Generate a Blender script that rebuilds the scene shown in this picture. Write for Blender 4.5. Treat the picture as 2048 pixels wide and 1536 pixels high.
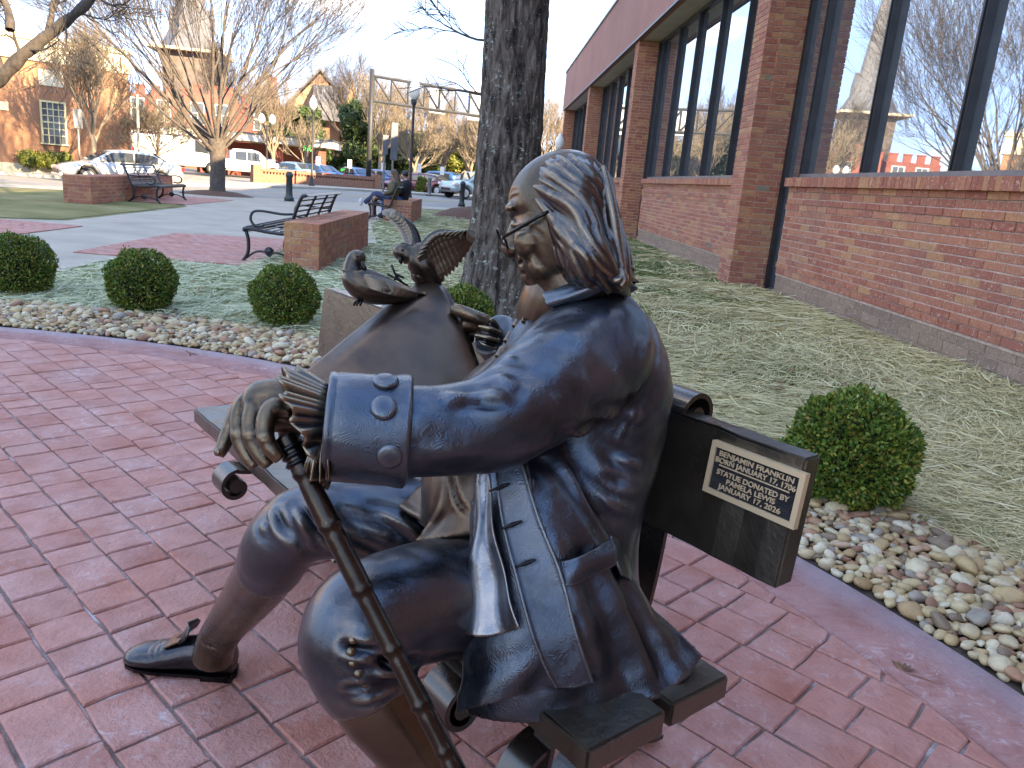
import bpy, bmesh, math, random
import numpy as np
from mathutils import Vector, Matrix

for o in list(bpy.data.objects):
    bpy.data.objects.remove(o)
SC = bpy.context.scene
COL = SC.collection

# ---------------------------------------------------------------- camera
EYE = 1.30
FOC = 1560.0                       # focal length in pixels of a 2048 px wide picture
ROT = np.array([[0.996, 0.074, 0.048], [-0.027, -0.253, 0.967], [0.084, -0.965, -0.250]])
_q = ROT.copy()
_q[1] /= np.linalg.norm(_q[1]); _q[2] -= _q[1] * _q[2].dot(_q[1]); _q[2] /= np.linalg.norm(_q[2])
_q[0] = np.cross(_q[1], _q[2]); ROT = _q
cam_d = bpy.data.cameras.new('camera')
cam = bpy.data.objects.new('camera', cam_d); COL.objects.link(cam)
cam_d.sensor_width = 36.0
cam_d.lens = FOC / 2048 * 36.0
cam_d.clip_start = 0.05; cam_d.clip_end = 2000
M = Matrix.Identity(4)
for i in range(3):
    M[i][0] = ROT[i, 0]; M[i][1] = -ROT[i, 1]; M[i][2] = -ROT[i, 2]
M[0][3], M[1][3], M[2][3] = 0, 0, EYE
cam.matrix_world = M
SC.camera = cam

# ---------------------------------------------------------------- light
SUN_AZ = np.array([0.70, -0.714]); SUN_EL = math.radians(18.5)
wd = bpy.data.worlds.new("World"); SC.world = wd; wd.use_nodes = True
nt = wd.node_tree
bg = nt.nodes['Background']
sky = nt.nodes.new('ShaderNodeTexSky'); sky.sky_type = 'NISHITA'; sky.sun_disc = False
sky.sun_elevation = SUN_EL
sky.sun_rotation = math.atan2(SUN_AZ[0], SUN_AZ[1])
sky.air_density = 0.6; sky.dust_density = 0.05; sky.ozone_density = 3.0; sky.altitude = 2500
HZ, HG = 0.5, (1.85, 2.5, 4.0)
# thin bright clouds drifting over the blue
tc = nt.nodes.new('ShaderNodeTexCoord'); mp = nt.nodes.new('ShaderNodeMapping')
mp.inputs['Scale'].default_value = (1.0, 1.0, 2.6); mp.inputs['Location'].default_value = (2, 8, 4)
cn = nt.nodes.new('ShaderNodeTexNoise'); cn.inputs['Scale'].default_value = 1.7
cn.inputs['Detail'].default_value = 7; cn.inputs['Roughness'].default_value = .62; cn.inputs['Distortion'].default_value = .5
cr = nt.nodes.new('ShaderNodeValToRGB')
cr.color_ramp.elements[0].position = .53; cr.color_ramp.elements[1].position = .74
cm = nt.nodes.new('ShaderNodeMix'); cm.data_type = 'RGBA'
cm.inputs['B'].default_value = (3.9, 3.75, 3.6, 1)
nt.links.new(tc.outputs['Generated'], mp.inputs['Vector']); nt.links.new(mp.outputs['Vector'], cn.inputs['Vector'])
nt.links.new(cn.outputs['Fac'], cr.inputs['Fac'])
nt.links.new(cr.outputs['Color'], cm.inputs['Factor'])
# tone curve and blue tint on the sky: evens out the very bright horizon against the zenith, the same in every direction
va_ = nt.nodes.new('ShaderNodeVectorMath'); va_.operation = 'MULTIPLY_ADD'; va_.inputs[1].default_value = (1 / HZ,) * 3; va_.inputs[2].default_value = (1, 1, 1)
vd_ = nt.nodes.new('ShaderNodeVectorMath'); vd_.operation = 'DIVIDE'; vs_ = nt.nodes.new('ShaderNodeVectorMath'); vs_.operation = 'MULTIPLY'; vs_.inputs[1].default_value = HG
nt.links.new(sky.outputs['Color'], va_.inputs[0]); nt.links.new(sky.outputs['Color'], vd_.inputs[0]); nt.links.new(va_.outputs[0], vd_.inputs[1]); nt.links.new(vd_.outputs[0], vs_.inputs[0])
nt.links.new(vs_.outputs[0], cm.inputs['A'])
nt.links.new(cm.outputs['Result'], bg.inputs['Color'])
bg.inputs['Strength'].default_value = 0.15
sd = bpy.data.lights.new('sun', 'SUN'); sd.energy = 2.0; sd.angle = math.radians(.53); sd.color = (1, .84, .62)
sun = bpy.data.objects.new('sun', sd); COL.objects.link(sun)
_s = Vector((SUN_AZ[0] * math.cos(SUN_EL), SUN_AZ[1] * math.cos(SUN_EL), math.sin(SUN_EL)))
sun.rotation_euler = _s.to_track_quat('Z', 'Y').to_euler(); sun.location = (20, -15, 30)
SC.view_settings.view_transform = 'Standard'; SC.view_settings.look = 'None'
SC.view_settings.gamma = 1; SC.view_settings.use_curve_mapping = False
SC.view_settings.exposure = 3.6
SC.view_settings.use_white_balance = True; SC.view_settings.white_balance_temperature = 7700   # camera balanced for the shade
SC.cycles.max_bounces = 6; SC.cycles.diffuse_bounces = 3; SC.cycles.glossy_bounces = 4
SC.cycles.transparent_max_bounces = 6; SC.cycles.caustics_reflective = False; SC.cycles.caustics_refractive = False
SC.cycles.sample_clamp_indirect = 8.0

rng = np.random.default_rng(7); random.seed(7)

# ---------------------------------------------------------------- helpers
def ray(u, v):
    return ROT @ np.array([u - 1024.0, v - 768.0, FOC])
def at(u, v, d):                      # point seen at (u, v), d metres in front of the lens
    return np.array([0, 0, EYE]) + ray(u, v) * d / FOC
def gz(x, y):                         # ground level: dips a little towards the street corner
    a = np.clip((y - 24) / 16.0, 0, 1); b = np.clip((-6 - x) / 10.0, 0, 1)
    c = np.clip((50 - y) / 10.0, 0, 1)
    return -0.32 * a * a * (3 - 2 * a) * b * b * (3 - 2 * b) * c * c * (3 - 2 * c)
def gnd(u, v, z=0.0):
    r = ray(u, v); return np.array([0, 0, EYE]) + r * (z - EYE) / r[2]
def on_y(u, v, y):
    r = ray(u, v); return np.array([0, 0, EYE]) + r * y / r[1]
def V(*a): return np.array(a, float)
def unit(v):
    v = np.asarray(v, float); return v / (np.linalg.norm(v) + 1e-12)

def tag(o, label=None, cat=None, group=None, kind=None):
    if label: o['label'] = label
    if cat: o['category'] = cat
    if group: o['group'] = group
    if kind: o['kind'] = kind
    return o
def empty(name, loc=(0, 0, 0), rz=0.0, label=None, cat=None, group=None):
    o = bpy.data.objects.new(name, None); COL.objects.link(o)
    o.location = loc; o.rotation_euler = (0, 0, rz); o.empty_display_size = .1
    return tag(o, label, cat, group)
def mesh_np(name, verts, faces, mat, parent=None, smooth=False, kind=None):
    """faces: (n,k) array or list of tuples"""
    me = bpy.data.meshes.new(name)
    verts = np.asarray(verts, np.float32)
    if isinstance(faces, np.ndarray):
        n, k = faces.shape
        me.vertices.add(len(verts)); me.vertices.foreach_set('co', verts.ravel())
        me.loops.add(n * k); me.loops.foreach_set('vertex_index', faces.astype(np.int32).ravel())
        me.polygons.add(n); me.polygons.foreach_set('loop_start', np.arange(0, n * k, k, dtype=np.int32))
        me.polygons.foreach_set('loop_total', np.full(n, k, np.int32))
        me.update(calc_edges=True)
    else:
        me.from_pydata(verts.tolist(), [], [tuple(map(int, f)) for f in faces]); me.update()
    return link(name, me, mat, parent, smooth, kind)
def link(name, me, mat, parent=None, smooth=False, kind=None):
    if mat is not None:
        me.materials.clear(); me.materials.append(mat)
    if smooth: me.polygons.foreach_set('use_smooth', np.ones(len(me.polygons), bool))
    o = bpy.data.objects.new(name, me); COL.objects.link(o)
    if parent is not None: o.parent = parent
    if kind: o['kind'] = kind
    return o
def put(name, me, parent, mat4):
    o = bpy.data.objects.new(name, me); COL.objects.link(o); o.parent = parent; o.matrix_local = mat4
    return o
def copy_tree(o, parent=None):
    c = o.copy(); COL.objects.link(c)
    if parent is not None: c.parent = parent
    for ch in list(o.children): copy_tree(ch, c)
    return c

class MB:
    """collects simple shapes into one mesh"""
    def __init__(s): s.v = []; s.f = []; s.n = 0
    def add(s, v, f):
        s.v.append(np.asarray(v, float)); s.f += [tuple(int(i) + s.n for i in q) for q in f]; s.n += len(v); return s
    def box(s, lo, hi, rz=0.0, c=None):
        x0, y0, z0 = lo; x1, y1, z1 = hi
        v = np.array([[x0, y0, z0], [x1, y0, z0], [x1, y1, z0], [x0, y1, z0], [x0, y0, z1], [x1, y0, z1], [x1, y1, z1], [x0, y1, z1]], float)
        if rz:
            c = np.array([(x0 + x1) / 2, (y0 + y1) / 2, 0]) if c is None else np.asarray(c, float)
            m = np.array([[math.cos(rz), -math.sin(rz), 0], [math.sin(rz), math.cos(rz), 0], [0, 0, 1]])
            v = (v - c) @ m.T + c
        return s.add(v, [(0, 3, 2, 1), (4, 5, 6, 7), (0, 1, 5, 4), (1, 2, 6, 5), (2, 3, 7, 6), (3, 0, 4, 7)])
    def obox(s, c, ax, ay, az):         # oriented box: centre and three half vectors
        c, ax, ay, az = map(lambda q: np.asarray(q, float), (c, ax, ay, az))
        v = [c + i * ax + j * ay + k * az for k in (-1, 1) for (i, j) in ((-1, -1), (1, -1), (1, 1), (-1, 1))]
        return s.add(v, [(0, 3, 2, 1), (4, 5, 6, 7), (0, 1, 5, 4), (1, 2, 6, 5), (2, 3, 7, 6), (3, 0, 4, 7)])
    def tube(s, pts, rad, n=8, ell=1.0, up=(0, 0, 1), cap=True):
        v, f = tube_geo(pts, rad, n, ell, up, cap); return s.add(v, f)
    def prism(s, poly, ext):            # planar polygon (3D points) extruded by a vector
        p = np.asarray(poly, float); n = len(p); q = p + np.asarray(ext, float)
        return s.add(np.vstack([p, q]), [tuple(range(n))[::-1], tuple(range(n, 2 * n))] + [(i, (i + 1) % n, n + (i + 1) % n, n + i) for i in range(n)])
    def lathe(s, prof, c, n=16, axis=(0, 0, 1)):
        a = unit(axis); t = unit(np.cross(a, (1, 0, 0) if abs(a[0]) < .9 else (0, 1, 0))); b = np.cross(a, t)
        v = []; m = len(prof)
        for r, h in prof:
            for i in range(n):
                w = 2 * math.pi * i / n
                v.append(np.asarray(c) + a * h + r * (math.cos(w) * t + math.sin(w) * b))
        f = [(j * n + i, j * n + (i + 1) % n, (j + 1) * n + (i + 1) % n, (j + 1) * n + i) for j in range(m - 1) for i in range(n)]
        f += [tuple(range(n))[::-1], tuple(range((m - 1) * n, m * n))]
        return s.add(v, f)
    def build(s, name, mat, parent=None, smooth=False, kind=None, bevel=0.0):
        o = mesh_np(name, np.vstack(s.v), s.f, mat, parent, smooth, kind)
        if bevel:
            b = bmesh.new(); b.from_mesh(o.data)
            bmesh.ops.bevel(b, geom=list(b.edges), offset=bevel, segments=2, affect='EDGES', profile=.6, clamp_overlap=True)
            b.to_mesh(o.data); b.free()
        return o

def catmull(P, n):
    """resample control points (k,d) to n points, centripetal-like Catmull-Rom, even in parameter"""
    P = np.asarray(P, float); k = len(P)
    if k == 2:
        t = np.linspace(0, 1, n)[:, None]; return P[0] * (1 - t) + P[1] * t
    Q = np.vstack([2 * P[0] - P[1], P, 2 * P[-1] - P[-2]])
    t = np.linspace(0, k - 1, n); i = np.minimum(t.astype(int), k - 2); u = (t - i)[:, None]
    a, b, c, d = Q[i], Q[i + 1], Q[i + 2], Q[i + 3]
    return .5 * (2 * b + (c - a) * u + (2 * a - 5 * b + 4 * c - d) * u ** 2 + (3 * b - a - 3 * c + d) * u ** 3)
def frames(P, up):
    P = np.asarray(P, float); T = np.gradient(P, axis=0); T /= np.linalg.norm(T, axis=1)[:, None] + 1e-12
    up = np.asarray(up, float); s = np.cross(T[0], up)
    if np.linalg.norm(s) < 1e-3: s = np.cross(T[0], (1, 0.3, 0.2))
    S = []
    s = unit(s)
    for t in T:
        s = unit(s - t * np.dot(s, t)); S.append(s)
    S = np.array(S); return T, S, np.cross(S, T)
def tube_geo(pts, rad, n=8, ell=1.0, up=(0, 0, 1), cap=True):
    P = np.asarray(pts, float); k = len(P); rad = np.broadcast_to(np.asarray(rad, float), (k,)); ell = np.broadcast_to(np.asarray(ell, float), (k,))
    T, S, U = frames(P, up)
    w = np.linspace(0, 2 * np.pi, n, endpoint=False)
    v = (P[:, None, :] + (rad[:, None] * np.cos(w))[..., None] * S[:, None, :] + ((rad * ell)[:, None] * np.sin(w))[..., None] * U[:, None, :]).reshape(-1, 3)
    i = np.arange(k - 1)[:, None] * n; j = np.arange(n)[None]; jj = (j + 1) % n
    f = np.stack([i + j, i + n + j, i + n + jj, i + jj], -1).reshape(-1, 4)
    f = [tuple(q) for q in f[:, ::-1]]
    if cap: f += [tuple(range(n))[::-1], tuple(range((k - 1) * n, k * n))]
    return v, f
def tubes_np(paths, n=5):
    """many open tubes of equal point count -> one vertex / quad array pair; paths = list of (pts, radii)"""
    P = np.array([p for p, r in paths]); Rr = np.array([r for p, r in paths]); m, k = P.shape[:2]
    T = np.gradient(P, axis=1); T /= np.linalg.norm(T, axis=2, keepdims=True) + 1e-12
    ref = np.where(np.abs(T[:, :1, 2:3]) > .95, np.array([1., .2, 0]), np.array([0, 0, 1.]))
    S = np.cross(T, np.broadcast_to(ref, T.shape)); S /= np.linalg.norm(S, axis=2, keepdims=True) + 1e-12; U = np.cross(S, T)
    w = np.linspace(0, 2 * np.pi, n, endpoint=False)
    v = P[:, :, None] + Rr[..., None, None] * (np.cos(w)[:, None] * S[:, :, None] + np.sin(w)[:, None] * U[:, :, None])
    i = np.arange(m)[:, None, None] * k * n + np.arange(k - 1)[None, :, None] * n; j = np.arange(n)[None, None]; jj = (j + 1) % n
    f = np.stack([i + j, i + jj, i + n + jj, i + n + j], -1).reshape(-1, 4)
    return v.reshape(-1, 3), f

# ---------------------------------------------------------------- materials
def new_mat(name):
    m = bpy.data.materials.new(name); m.use_nodes = True
    return m, m.node_tree, m.node_tree.nodes['Principled BSDF']
def node(nt, typ, **kw):
    n = nt.nodes.new(typ)
    for k, v in kw.items():
        if k in n.inputs: n.inputs[k].default_value = v
        else: setattr(n, k, v)
    return n
def ramp(nt, src, stops, interp='LINEAR'):
    r = nt.nodes.new('ShaderNodeValToRGB'); e = r.color_ramp.elements; r.color_ramp.interpolation = interp
    while len(e) < len(stops): e.new(.5)
    for el, (p, c) in zip(e, stops):
        el.position = p; el.color = (*c, 1) if len(c) == 3 else c
    nt.links.new(src, r.inputs['Fac']); return r.outputs['Color']
def coords(nt, kind='Object', scale=(1, 1, 1)):
    t = nt.nodes.new('ShaderNodeTexCoord'); m = nt.nodes.new('ShaderNodeMapping'); m.inputs['Scale'].default_value = scale
    nt.links.new(t.outputs[kind], m.inputs['Vector']); return m.outputs['Vector']
def gpos(nt, scale=(1, 1, 1)):           # world position, scaled
    g = nt.nodes.new('ShaderNodeNewGeometry'); m = nt.nodes.new('ShaderNodeMapping'); m.inputs['Scale'].default_value = scale
    nt.links.new(g.outputs['Position'], m.inputs['Vector']); return m.outputs['Vector']
def noise(nt, vec, scale, detail=4, rough=.55, dist=0.0):
    n = node(nt, 'ShaderNodeTexNoise', Scale=scale, Detail=detail, Roughness=rough, Distortion=dist)
    if vec is not None: nt.links.new(vec, n.inputs['Vector'])
    return n.outputs['Fac']
def mix(nt, fac, a, b, mode='MIX'):
    m = nt.nodes.new('ShaderNodeMix'); m.data_type = 'RGBA'; m.blend_type = mode
    for k, v in (('Factor', fac), ('A', a), ('B', b)):
        if hasattr(v, 'is_output'): nt.links.new(v, m.inputs[k])
        elif isinstance(v, (int, float)): m.inputs[k].default_value = v
        else: m.inputs[k].default_value = (*v, 1)
    return m.outputs['Result']
def bump(nt, bsdf, h, strength=.3, dist=.01, prev=None):
    b = node(nt, 'ShaderNodeBump', Strength=strength, Distance=dist); nt.links.new(h, b.inputs['Height'])
    if prev is not None: nt.links.new(prev, b.inputs['Normal'])
    nt.links.new(b.outputs['Normal'], bsdf.inputs['Normal']); return b.outputs['Normal']
def rnd(nt):                              # one random number per piece (object and island)
    g = nt.nodes.new('ShaderNodeNewGeometry'); oi = nt.nodes.new('ShaderNodeObjectInfo')
    a = nt.nodes.new('ShaderNodeMath'); a.operation = 'ADD'; nt.links.new(g.outputs['Random Per Island'], a.inputs[0]); nt.links.new(oi.outputs['Random'], a.inputs[1])
    f = nt.nodes.new('ShaderNodeMath'); f.operation = 'FRACT'; nt.links.new(a.outputs[0], f.inputs[0]); return f.outputs[0]
def plain(name, col, rough=.6, metal=0.0, var=.12, scale=8.0, bmp=0.0, spec=None):
    m, nt, b = new_mat(name)
    v = gpos(nt); n = noise(nt, v, scale, 5)
    c0 = tuple(max(0, x * (1 - var)) for x in col); c1 = tuple(min(1, x * (1 + var)) for x in col)
    nt.links.new(ramp(nt, n, [(.3, c0), (.7, c1)]), b.inputs['Base Color'])
    b.inputs['Roughness'].default_value = rough; b.inputs['Metallic'].default_value = metal
    if spec is not None: b.inputs['Specular IOR Level'].default_value = spec
    if bmp: bump(nt, b, noise(nt, v, scale * 6, 4), bmp, .01)
    return m
# ================================================================ the setting: ground, paving, street
UPV = np.array([0, 0, 1.0])
PC = np.array([-3.45, 0.20]); R_OUT = 5.37; R_BAND = 5.04
AX_S = np.array([0.770, 0.638]); NX_S = np.array([-0.638, 0.770])   # street direction and its normal
def street(a, o): return AX_S * a + NX_S * o                        # along, offset -> x, y

def mat_lawn():
    m, nt, b = new_mat('straw_lawn_ground')
    v = gpos(nt)
    base = ramp(nt, noise(nt, v, 1.1, 8, .65), [(.30, (.09, .13, .035)), (.45, (.20, .20, .085)), (.58, (.32, .285, .15)), (.75, (.38, .34, .20))])
    fine = ramp(nt, noise(nt, v, 55, 4, .7), [(.3, (.35, .35, .33)), (.7, (1.15, 1.15, 1.1))])
    nt.links.new(mix(nt, .75, base, fine, 'MULTIPLY'), b.inputs['Base Color'])
    b.inputs['Roughness'].default_value = .95; b.inputs['Specular IOR Level'].default_value = .1
    bump(nt, b, noise(nt, v, 40, 5, .7), .8, .03)
    return m
def mat_grass():
    m, nt, b = new_mat('winter_grass')
    v = gpos(nt)
    base = ramp(nt, noise(nt, v, .8, 7, .6), [(.3, (.12, .14, .045)), (.55, (.26, .225, .10)), (.75, (.36, .30, .15))])
    nt.links.new(mix(nt, .6, base, ramp(nt, noise(nt, v, 40, 4, .7), [(.3, (.4, .4, .4)), (.7, (1.1, 1.1, 1.1))]), 'MULTIPLY'), b.inputs['Base Color'])
    b.inputs['Roughness'].default_value = .95; b.inputs['Specular IOR Level'].default_value = .1
    return m
def mat_concrete(name, c0, c1, sc=3.0):
    m, nt, b = new_mat(name)
    v = gpos(nt)
    base = ramp(nt, noise(nt, v, sc, 8, .6), [(.3, c0), (.7, c1)])
    nt.links.new(mix(nt, .5, base, ramp(nt, noise(nt, v, 90, 3, .6), [(.3, (.75, .75, .75)), (.7, (1.05, 1.05, 1.05))]), 'MULTIPLY'), b.inputs['Base Color'])
    b.inputs['Roughness'].default_value = .85
    bump(nt, b, noise(nt, v, 120, 3), .15, .004)
    return m
M_LAWN = mat_lawn(); M_GRASS = mat_grass()
M_CONC = mat_concrete('concrete', (.31, .265, .20), (.43, .375, .29), 1.2)
M_ASPH = mat_concrete('asphalt', (.19, .17, .145), (.29, .265, .22), .8)
M_KERB = mat_concrete('kerb_concrete', (.3, .28, .24), (.38, .36, .31), 2)
M_YEL = plain('yellow_paint', (.55, .38, .05), .7)
M_SOIL = plain('bark_mulch', (.10, .045, .025), .95, var=.6, scale=40, bmp=.8)

def mat_paver(name, border=False):
    m, nt, b = new_mat(name)
    v = gpos(nt)
    r = rnd(nt)
    base = ramp(nt, r, [(0, (.37, .132, .092)), (.35, (.415, .158, .11)), (.7, (.445, .182, .132)), (1, (.395, .162, .118))])
    if border: base = ramp(nt, noise(nt, v, 2.2, 6), [(.3, (.23, .082, .068)), (.7, (.33, .125, .102))])
    mott = ramp(nt, noise(nt, v, 9, 6, .6), [(.3, (.80, .78, .78)), (.7, (1.12, 1.1, 1.08))])
    col = mix(nt, .8, base, mott, 'MULTIPLY')
    # chalky efflorescence, in patches and thin streaks
    big = ramp(nt, noise(nt, v, 2.3, 5, .6), [(.46, (0, 0, 0)), (.66, (1, 1, 1))])
    fin = ramp(nt, noise(nt, gpos(nt, (1, 1, 1)), 26, 8, .72, .8), [(.52, (0, 0, 0)), (.70, (1, 1, 1))])
    f = mix(nt, 1, big, fin, 'MULTIPLY')
    f = mix(nt, .8, (0, 0, 0), f)
    haze = ramp(nt, noise(nt, v, 4.5, 6, .6), [(.35, (0, 0, 0)), (.8, (.32, .32, .32))])
    f = mix(nt, 1, f, haze, 'ADD')
    col = mix(nt, f, col, (.52, .45, .45))
    if border:                                  # salt bloom and scuffs along the outer rim
        dv = nt.nodes.new('ShaderNodeVectorMath'); dv.operation = 'DISTANCE'; nt.links.new(v, dv.inputs[0]); dv.inputs[1].default_value = (PC[0], PC[1], 0)
        ad = node(nt, 'ShaderNodeMath', operation='MULTIPLY_ADD'); nt.links.new(noise(nt, v, 5, 6, .65), ad.inputs[0]); ad.inputs[1].default_value = .22; nt.links.new(dv.outputs['Value'], ad.inputs[2])
        mr_ = node(nt, 'ShaderNodeMapRange'); nt.links.new(ad.outputs[0], mr_.inputs['Value']); mr_.inputs['From Min'].default_value = R_OUT - .06; mr_.inputs['From Max'].default_value = R_OUT + .12; mr_.inputs['To Max'].default_value = .8
        rot = nt.nodes.new('ShaderNodeMapping'); rot.inputs['Rotation'].default_value = (0, 0, .85); rot.inputs['Scale'].default_value = (4, 40, 1); nt.links.new(v, rot.inputs['Vector'])
        st_ = ramp(nt, noise(nt, rot.outputs['Vector'], 1.6, 6, .7), [(.45, (0, 0, 0)), (.75, (.5, .5, .5))])
        col = mix(nt, mr_.outputs[0], col, (.40, .34, .37)); col = mix(nt, st_, col, (.36, .24, .22))
    specks = ramp(nt, noise(nt, v, 75, 2, .5), [(.70, (0, 0, 0)), (.74, (1, 1, 1))])
    col = mix(nt, mix(nt, .5, (0, 0, 0), specks), col, (.08, .05, .05))
    nt.links.new(col, b.inputs['Base Color'])
    b.inputs['Roughness'].default_value = .62; b.inputs['Specular IOR Level'].default_value = .35
    h = mix(nt, .35, noise(nt, v, 14, 8, .65, .6), noise(nt, v, 70, 4, .6))
    bump(nt, b, h, .9, .016)
    return m
M_PAVER = mat_paver('stamped_red_paver'); M_BAND = mat_paver('red_concrete_band', True)
def mat_joint():
    m, nt, b = new_mat('paver_joint')
    v = gpos(nt)
    nt.links.new(ramp(nt, noise(nt, v, 5, 7, .65), [(.38, (.13, .085, .07)), (.54, (.24, .175, .155)), (.66, (.50, .45, .44))]), b.inputs['Base Color'])
    b.inputs['Roughness'].default_value = .9; bump(nt, b, noise(nt, v, 150, 3), .6, .006)
    return m
M_JOINT = mat_joint()

def sheet(name, poly, z, mat, kind='structure', cut=2.0, thick=0.0):
    b = bmesh.new(); vs = [b.verts.new((x, y, 0)) for x, y in poly]; b.faces.new(vs)
    if cut:
        for ax in (0, 1):
            lo = min(p[ax] for p in poly); hi = max(p[ax] for p in poly)
            k = math.floor(lo / cut) * cut
            while k < hi:
                if k > (22 if ax == 1 else -80):
                    co = [0, 0, 0]; no = [0, 0, 0]; co[ax] = k; no[ax] = 1
                    bmesh.ops.bisect_plane(b, geom=b.verts[:] + b.edges[:] + b.faces[:], plane_co=co, plane_no=no)
                k += cut
    bmesh.ops.triangulate(b, faces=b.faces[:])
    if thick:
        r = bmesh.ops.extrude_face_region(b, geom=b.faces[:])
        for e in r['geom']:
            if isinstance(e, bmesh.types.BMVert): e.co.z = -thick
        bmesh.ops.recalc_face_normals(b, faces=b.faces[:])
    else:
        for f in b.faces:
            if f.normal.z < 0: f.normal_flip()
    for q in b.verts: q.co.z += z + float(gz(q.co.x, q.co.y))
    me = bpy.data.meshes.new(name); b.to_mesh(me); b.free()
    return link(name, me, mat, None, False, kind)

# base ground to the horizon
gx = np.concatenate([[-600, -300, -150, -90], np.arange(-60, 31, 2.0), [60, 120, 300, 600]])
gy = np.concatenate([[-300, -120, -40], np.arange(-10, 90, 2.0), [120, 200, 400, 900]])
XX, YY = np.meshgrid(gx, gy); ZZ = gz(XX, YY) - .012
nx_, ny_ = len(gx), len(gy)
ii = (np.arange(ny_ - 1)[:, None] * nx_ + np.arange(nx_ - 1)[None]).ravel()
mesh_np('ground', np.stack([XX, YY, ZZ], -1).reshape(-1, 3), np.stack([ii, ii + 1, ii + nx_ + 1, ii + nx_], -1), M_LAWN, kind='structure', smooth=True)
sheet('grass', [(-30, 13.75), (-8.1, 13.75), (-7.5, 14.3), (-7.8, 20.6), (-8.9, 22.3), (-11, 22.4), (-14.5, 24.5), (-40, 2)], -.004, M_GRASS)
# concrete walks of the small square
sheet('path', [(-4.35, 7.7), (-4.5, 9.35), (-3.0, 9.75), (-2.95, 14.6), (-2.0, 14.6), (-2.9, 20), (-2.7, 31.5), (-7.8, 28.3), (-10.2, 26.2), (-8.6, 22.4), (-7.6, 20.5), (-7.3, 14.1), (-8.06, 13.5),
               (-22, 13.5), (-22, 5.6), (-9.8, 5.6), (-7.5, 6.6)], -.004, M_CONC)
st = lambda a0, a1, o0, o1: [tuple(street(a, o)) for a, o in ((a0, o0), (a1, o0), (a1, o1), (a0, o1))]
sheet('pavement', st(-60, 120, 25.6, 27.3), .0, M_CONC)
sheet('kerb', st(-60, 120, 27.3, 27.5), .0, M_KERB)
sheet('road', st(-60, 120, 27.5, 41.5), -.004, M_ASPH)
sheet('road_marking', st(-60, 120, 33.9, 34.05), .002, M_YEL)
sheet('road_marking', st(-60, 120, 34.25, 34.4), .002, M_YEL)
sheet('kerb', st(-60, 120, 41.5, 41.75), .12, M_KERB, thick=.13)
sheet('pavement', st(-60, 120, 41.75, 44.4), .118, M_CONC)
sheet('parking_lot', st(-4, 120, 44.4, 75), .0, M_ASPH)
# red brick pads under the park benches
def pad(poly, nm='brick_pad'):
    return sheet(nm, poly, .002, M_PADB, cut=0)
def mat_pad():
    m, nt, b = new_mat('pad_brick')
    v = gpos(nt, (1, 1, 1))
    br = node(nt, 'ShaderNodeTexBrick', Scale=1.0, **{'Mortar Size': .012, 'Brick Width': .22, 'Row Height': .11})
    br.inputs['Color1'].default_value = (.26, .10, .085, 1); br.inputs['Color2'].default_value = (.20, .075, .065, 1); br.inputs['Mortar'].default_value = (.12, .085, .075, 1)
    mpp = nt.nodes.new('ShaderNodeMapping'); mpp.inputs['Rotation'].default_value = (0, 0, .25)
    nt.links.new(v, mpp.inputs['Vector']); nt.links.new(mpp.outputs['Vector'], br.inputs['Vector'])
    nt.links.new(mix(nt, .5, br.outputs['Color'], ramp(nt, noise(nt, v, 3, 6), [(.3, (.8, .8, .8)), (.7, (1.2, 1.2, 1.2))]), 'MULTIPLY'), b.inputs['Base Color'])
    b.inputs['Roughness'].default_value = .8
    return m
M_PADB = mat_pad()
PADS = [[(-5.08, 9.9), (-5.16, 13.35), (-3.0, 14.0), (-2.9, 9.95)], [(-6.55, 10.84), (-6.62, 13.25), (-12, 13.4), (-12, 10.6)], [(-9.3, 20.9), (-7.9, 21.2), (-8.0, 25.4), (-10.0, 25.2)]]
def pad_pieces(poly, w=.11, l=.215):
    """small clay pavers of a pad, each a raised brick with its own edge"""
    th = -.25; e = np.array([math.cos(th), math.sin(th)]); n = np.array([-e[1], e[0]])
    q = np.array(poly); c = q.mean(0); mb = MB()
    ar = sum(q[i][0] * q[(i + 1) % len(q)][1] - q[(i + 1) % len(q)][0] * q[i][1] for i in range(len(q))); sg_ = 1 if ar > 0 else -1
    def clip(pts):
        for i in range(len(q)):
            a, b_ = q[i], q[(i + 1) % len(q)]; f = lambda p: sg_ * ((b_[0] - a[0]) * (p[1] - a[1]) - (b_[1] - a[1]) * (p[0] - a[0])); o = []
            for j in range(len(pts)):
                s, t = pts[j], pts[(j + 1) % len(pts)]; fs_, ft = f(s), f(t)
                if fs_ >= 0: o.append(s)
                if fs_ * ft < 0: o.append(s + (t - s) * fs_ / (fs_ - ft))
            pts = o
            if len(pts) < 3: return []
        return pts
    for i in range(-40, 41):
        for j in range(-30, 31):
            p = c + n * (i * w) + e * (j * l + (i % 2) * l / 2)
            hz = .010 + random.uniform(-.002, .002); a, b_ = e * (l / 2 - .004), n * (w / 2 - .004)
            top = clip([p - a - b_, p + a - b_, p + a + b_, p - a + b_])
            if len(top) < 3: continue
            k = len(top); v = [np.r_[t, hz] for t in top] + [np.r_[t, hz - .012] for t in top]
            mb.add(v, [tuple(range(k))] + [(k + i_, k + (i_ + 1) % k, (i_ + 1) % k, i_) for i_ in range(k)])
    return mb
for k, p in enumerate(PADS):
    o = sheet('brick_pad', p, .000, M_JOINT, cut=0)
    pad_pieces(p).build('small_brick', M_PAVER, o, kind='stuff')

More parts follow.
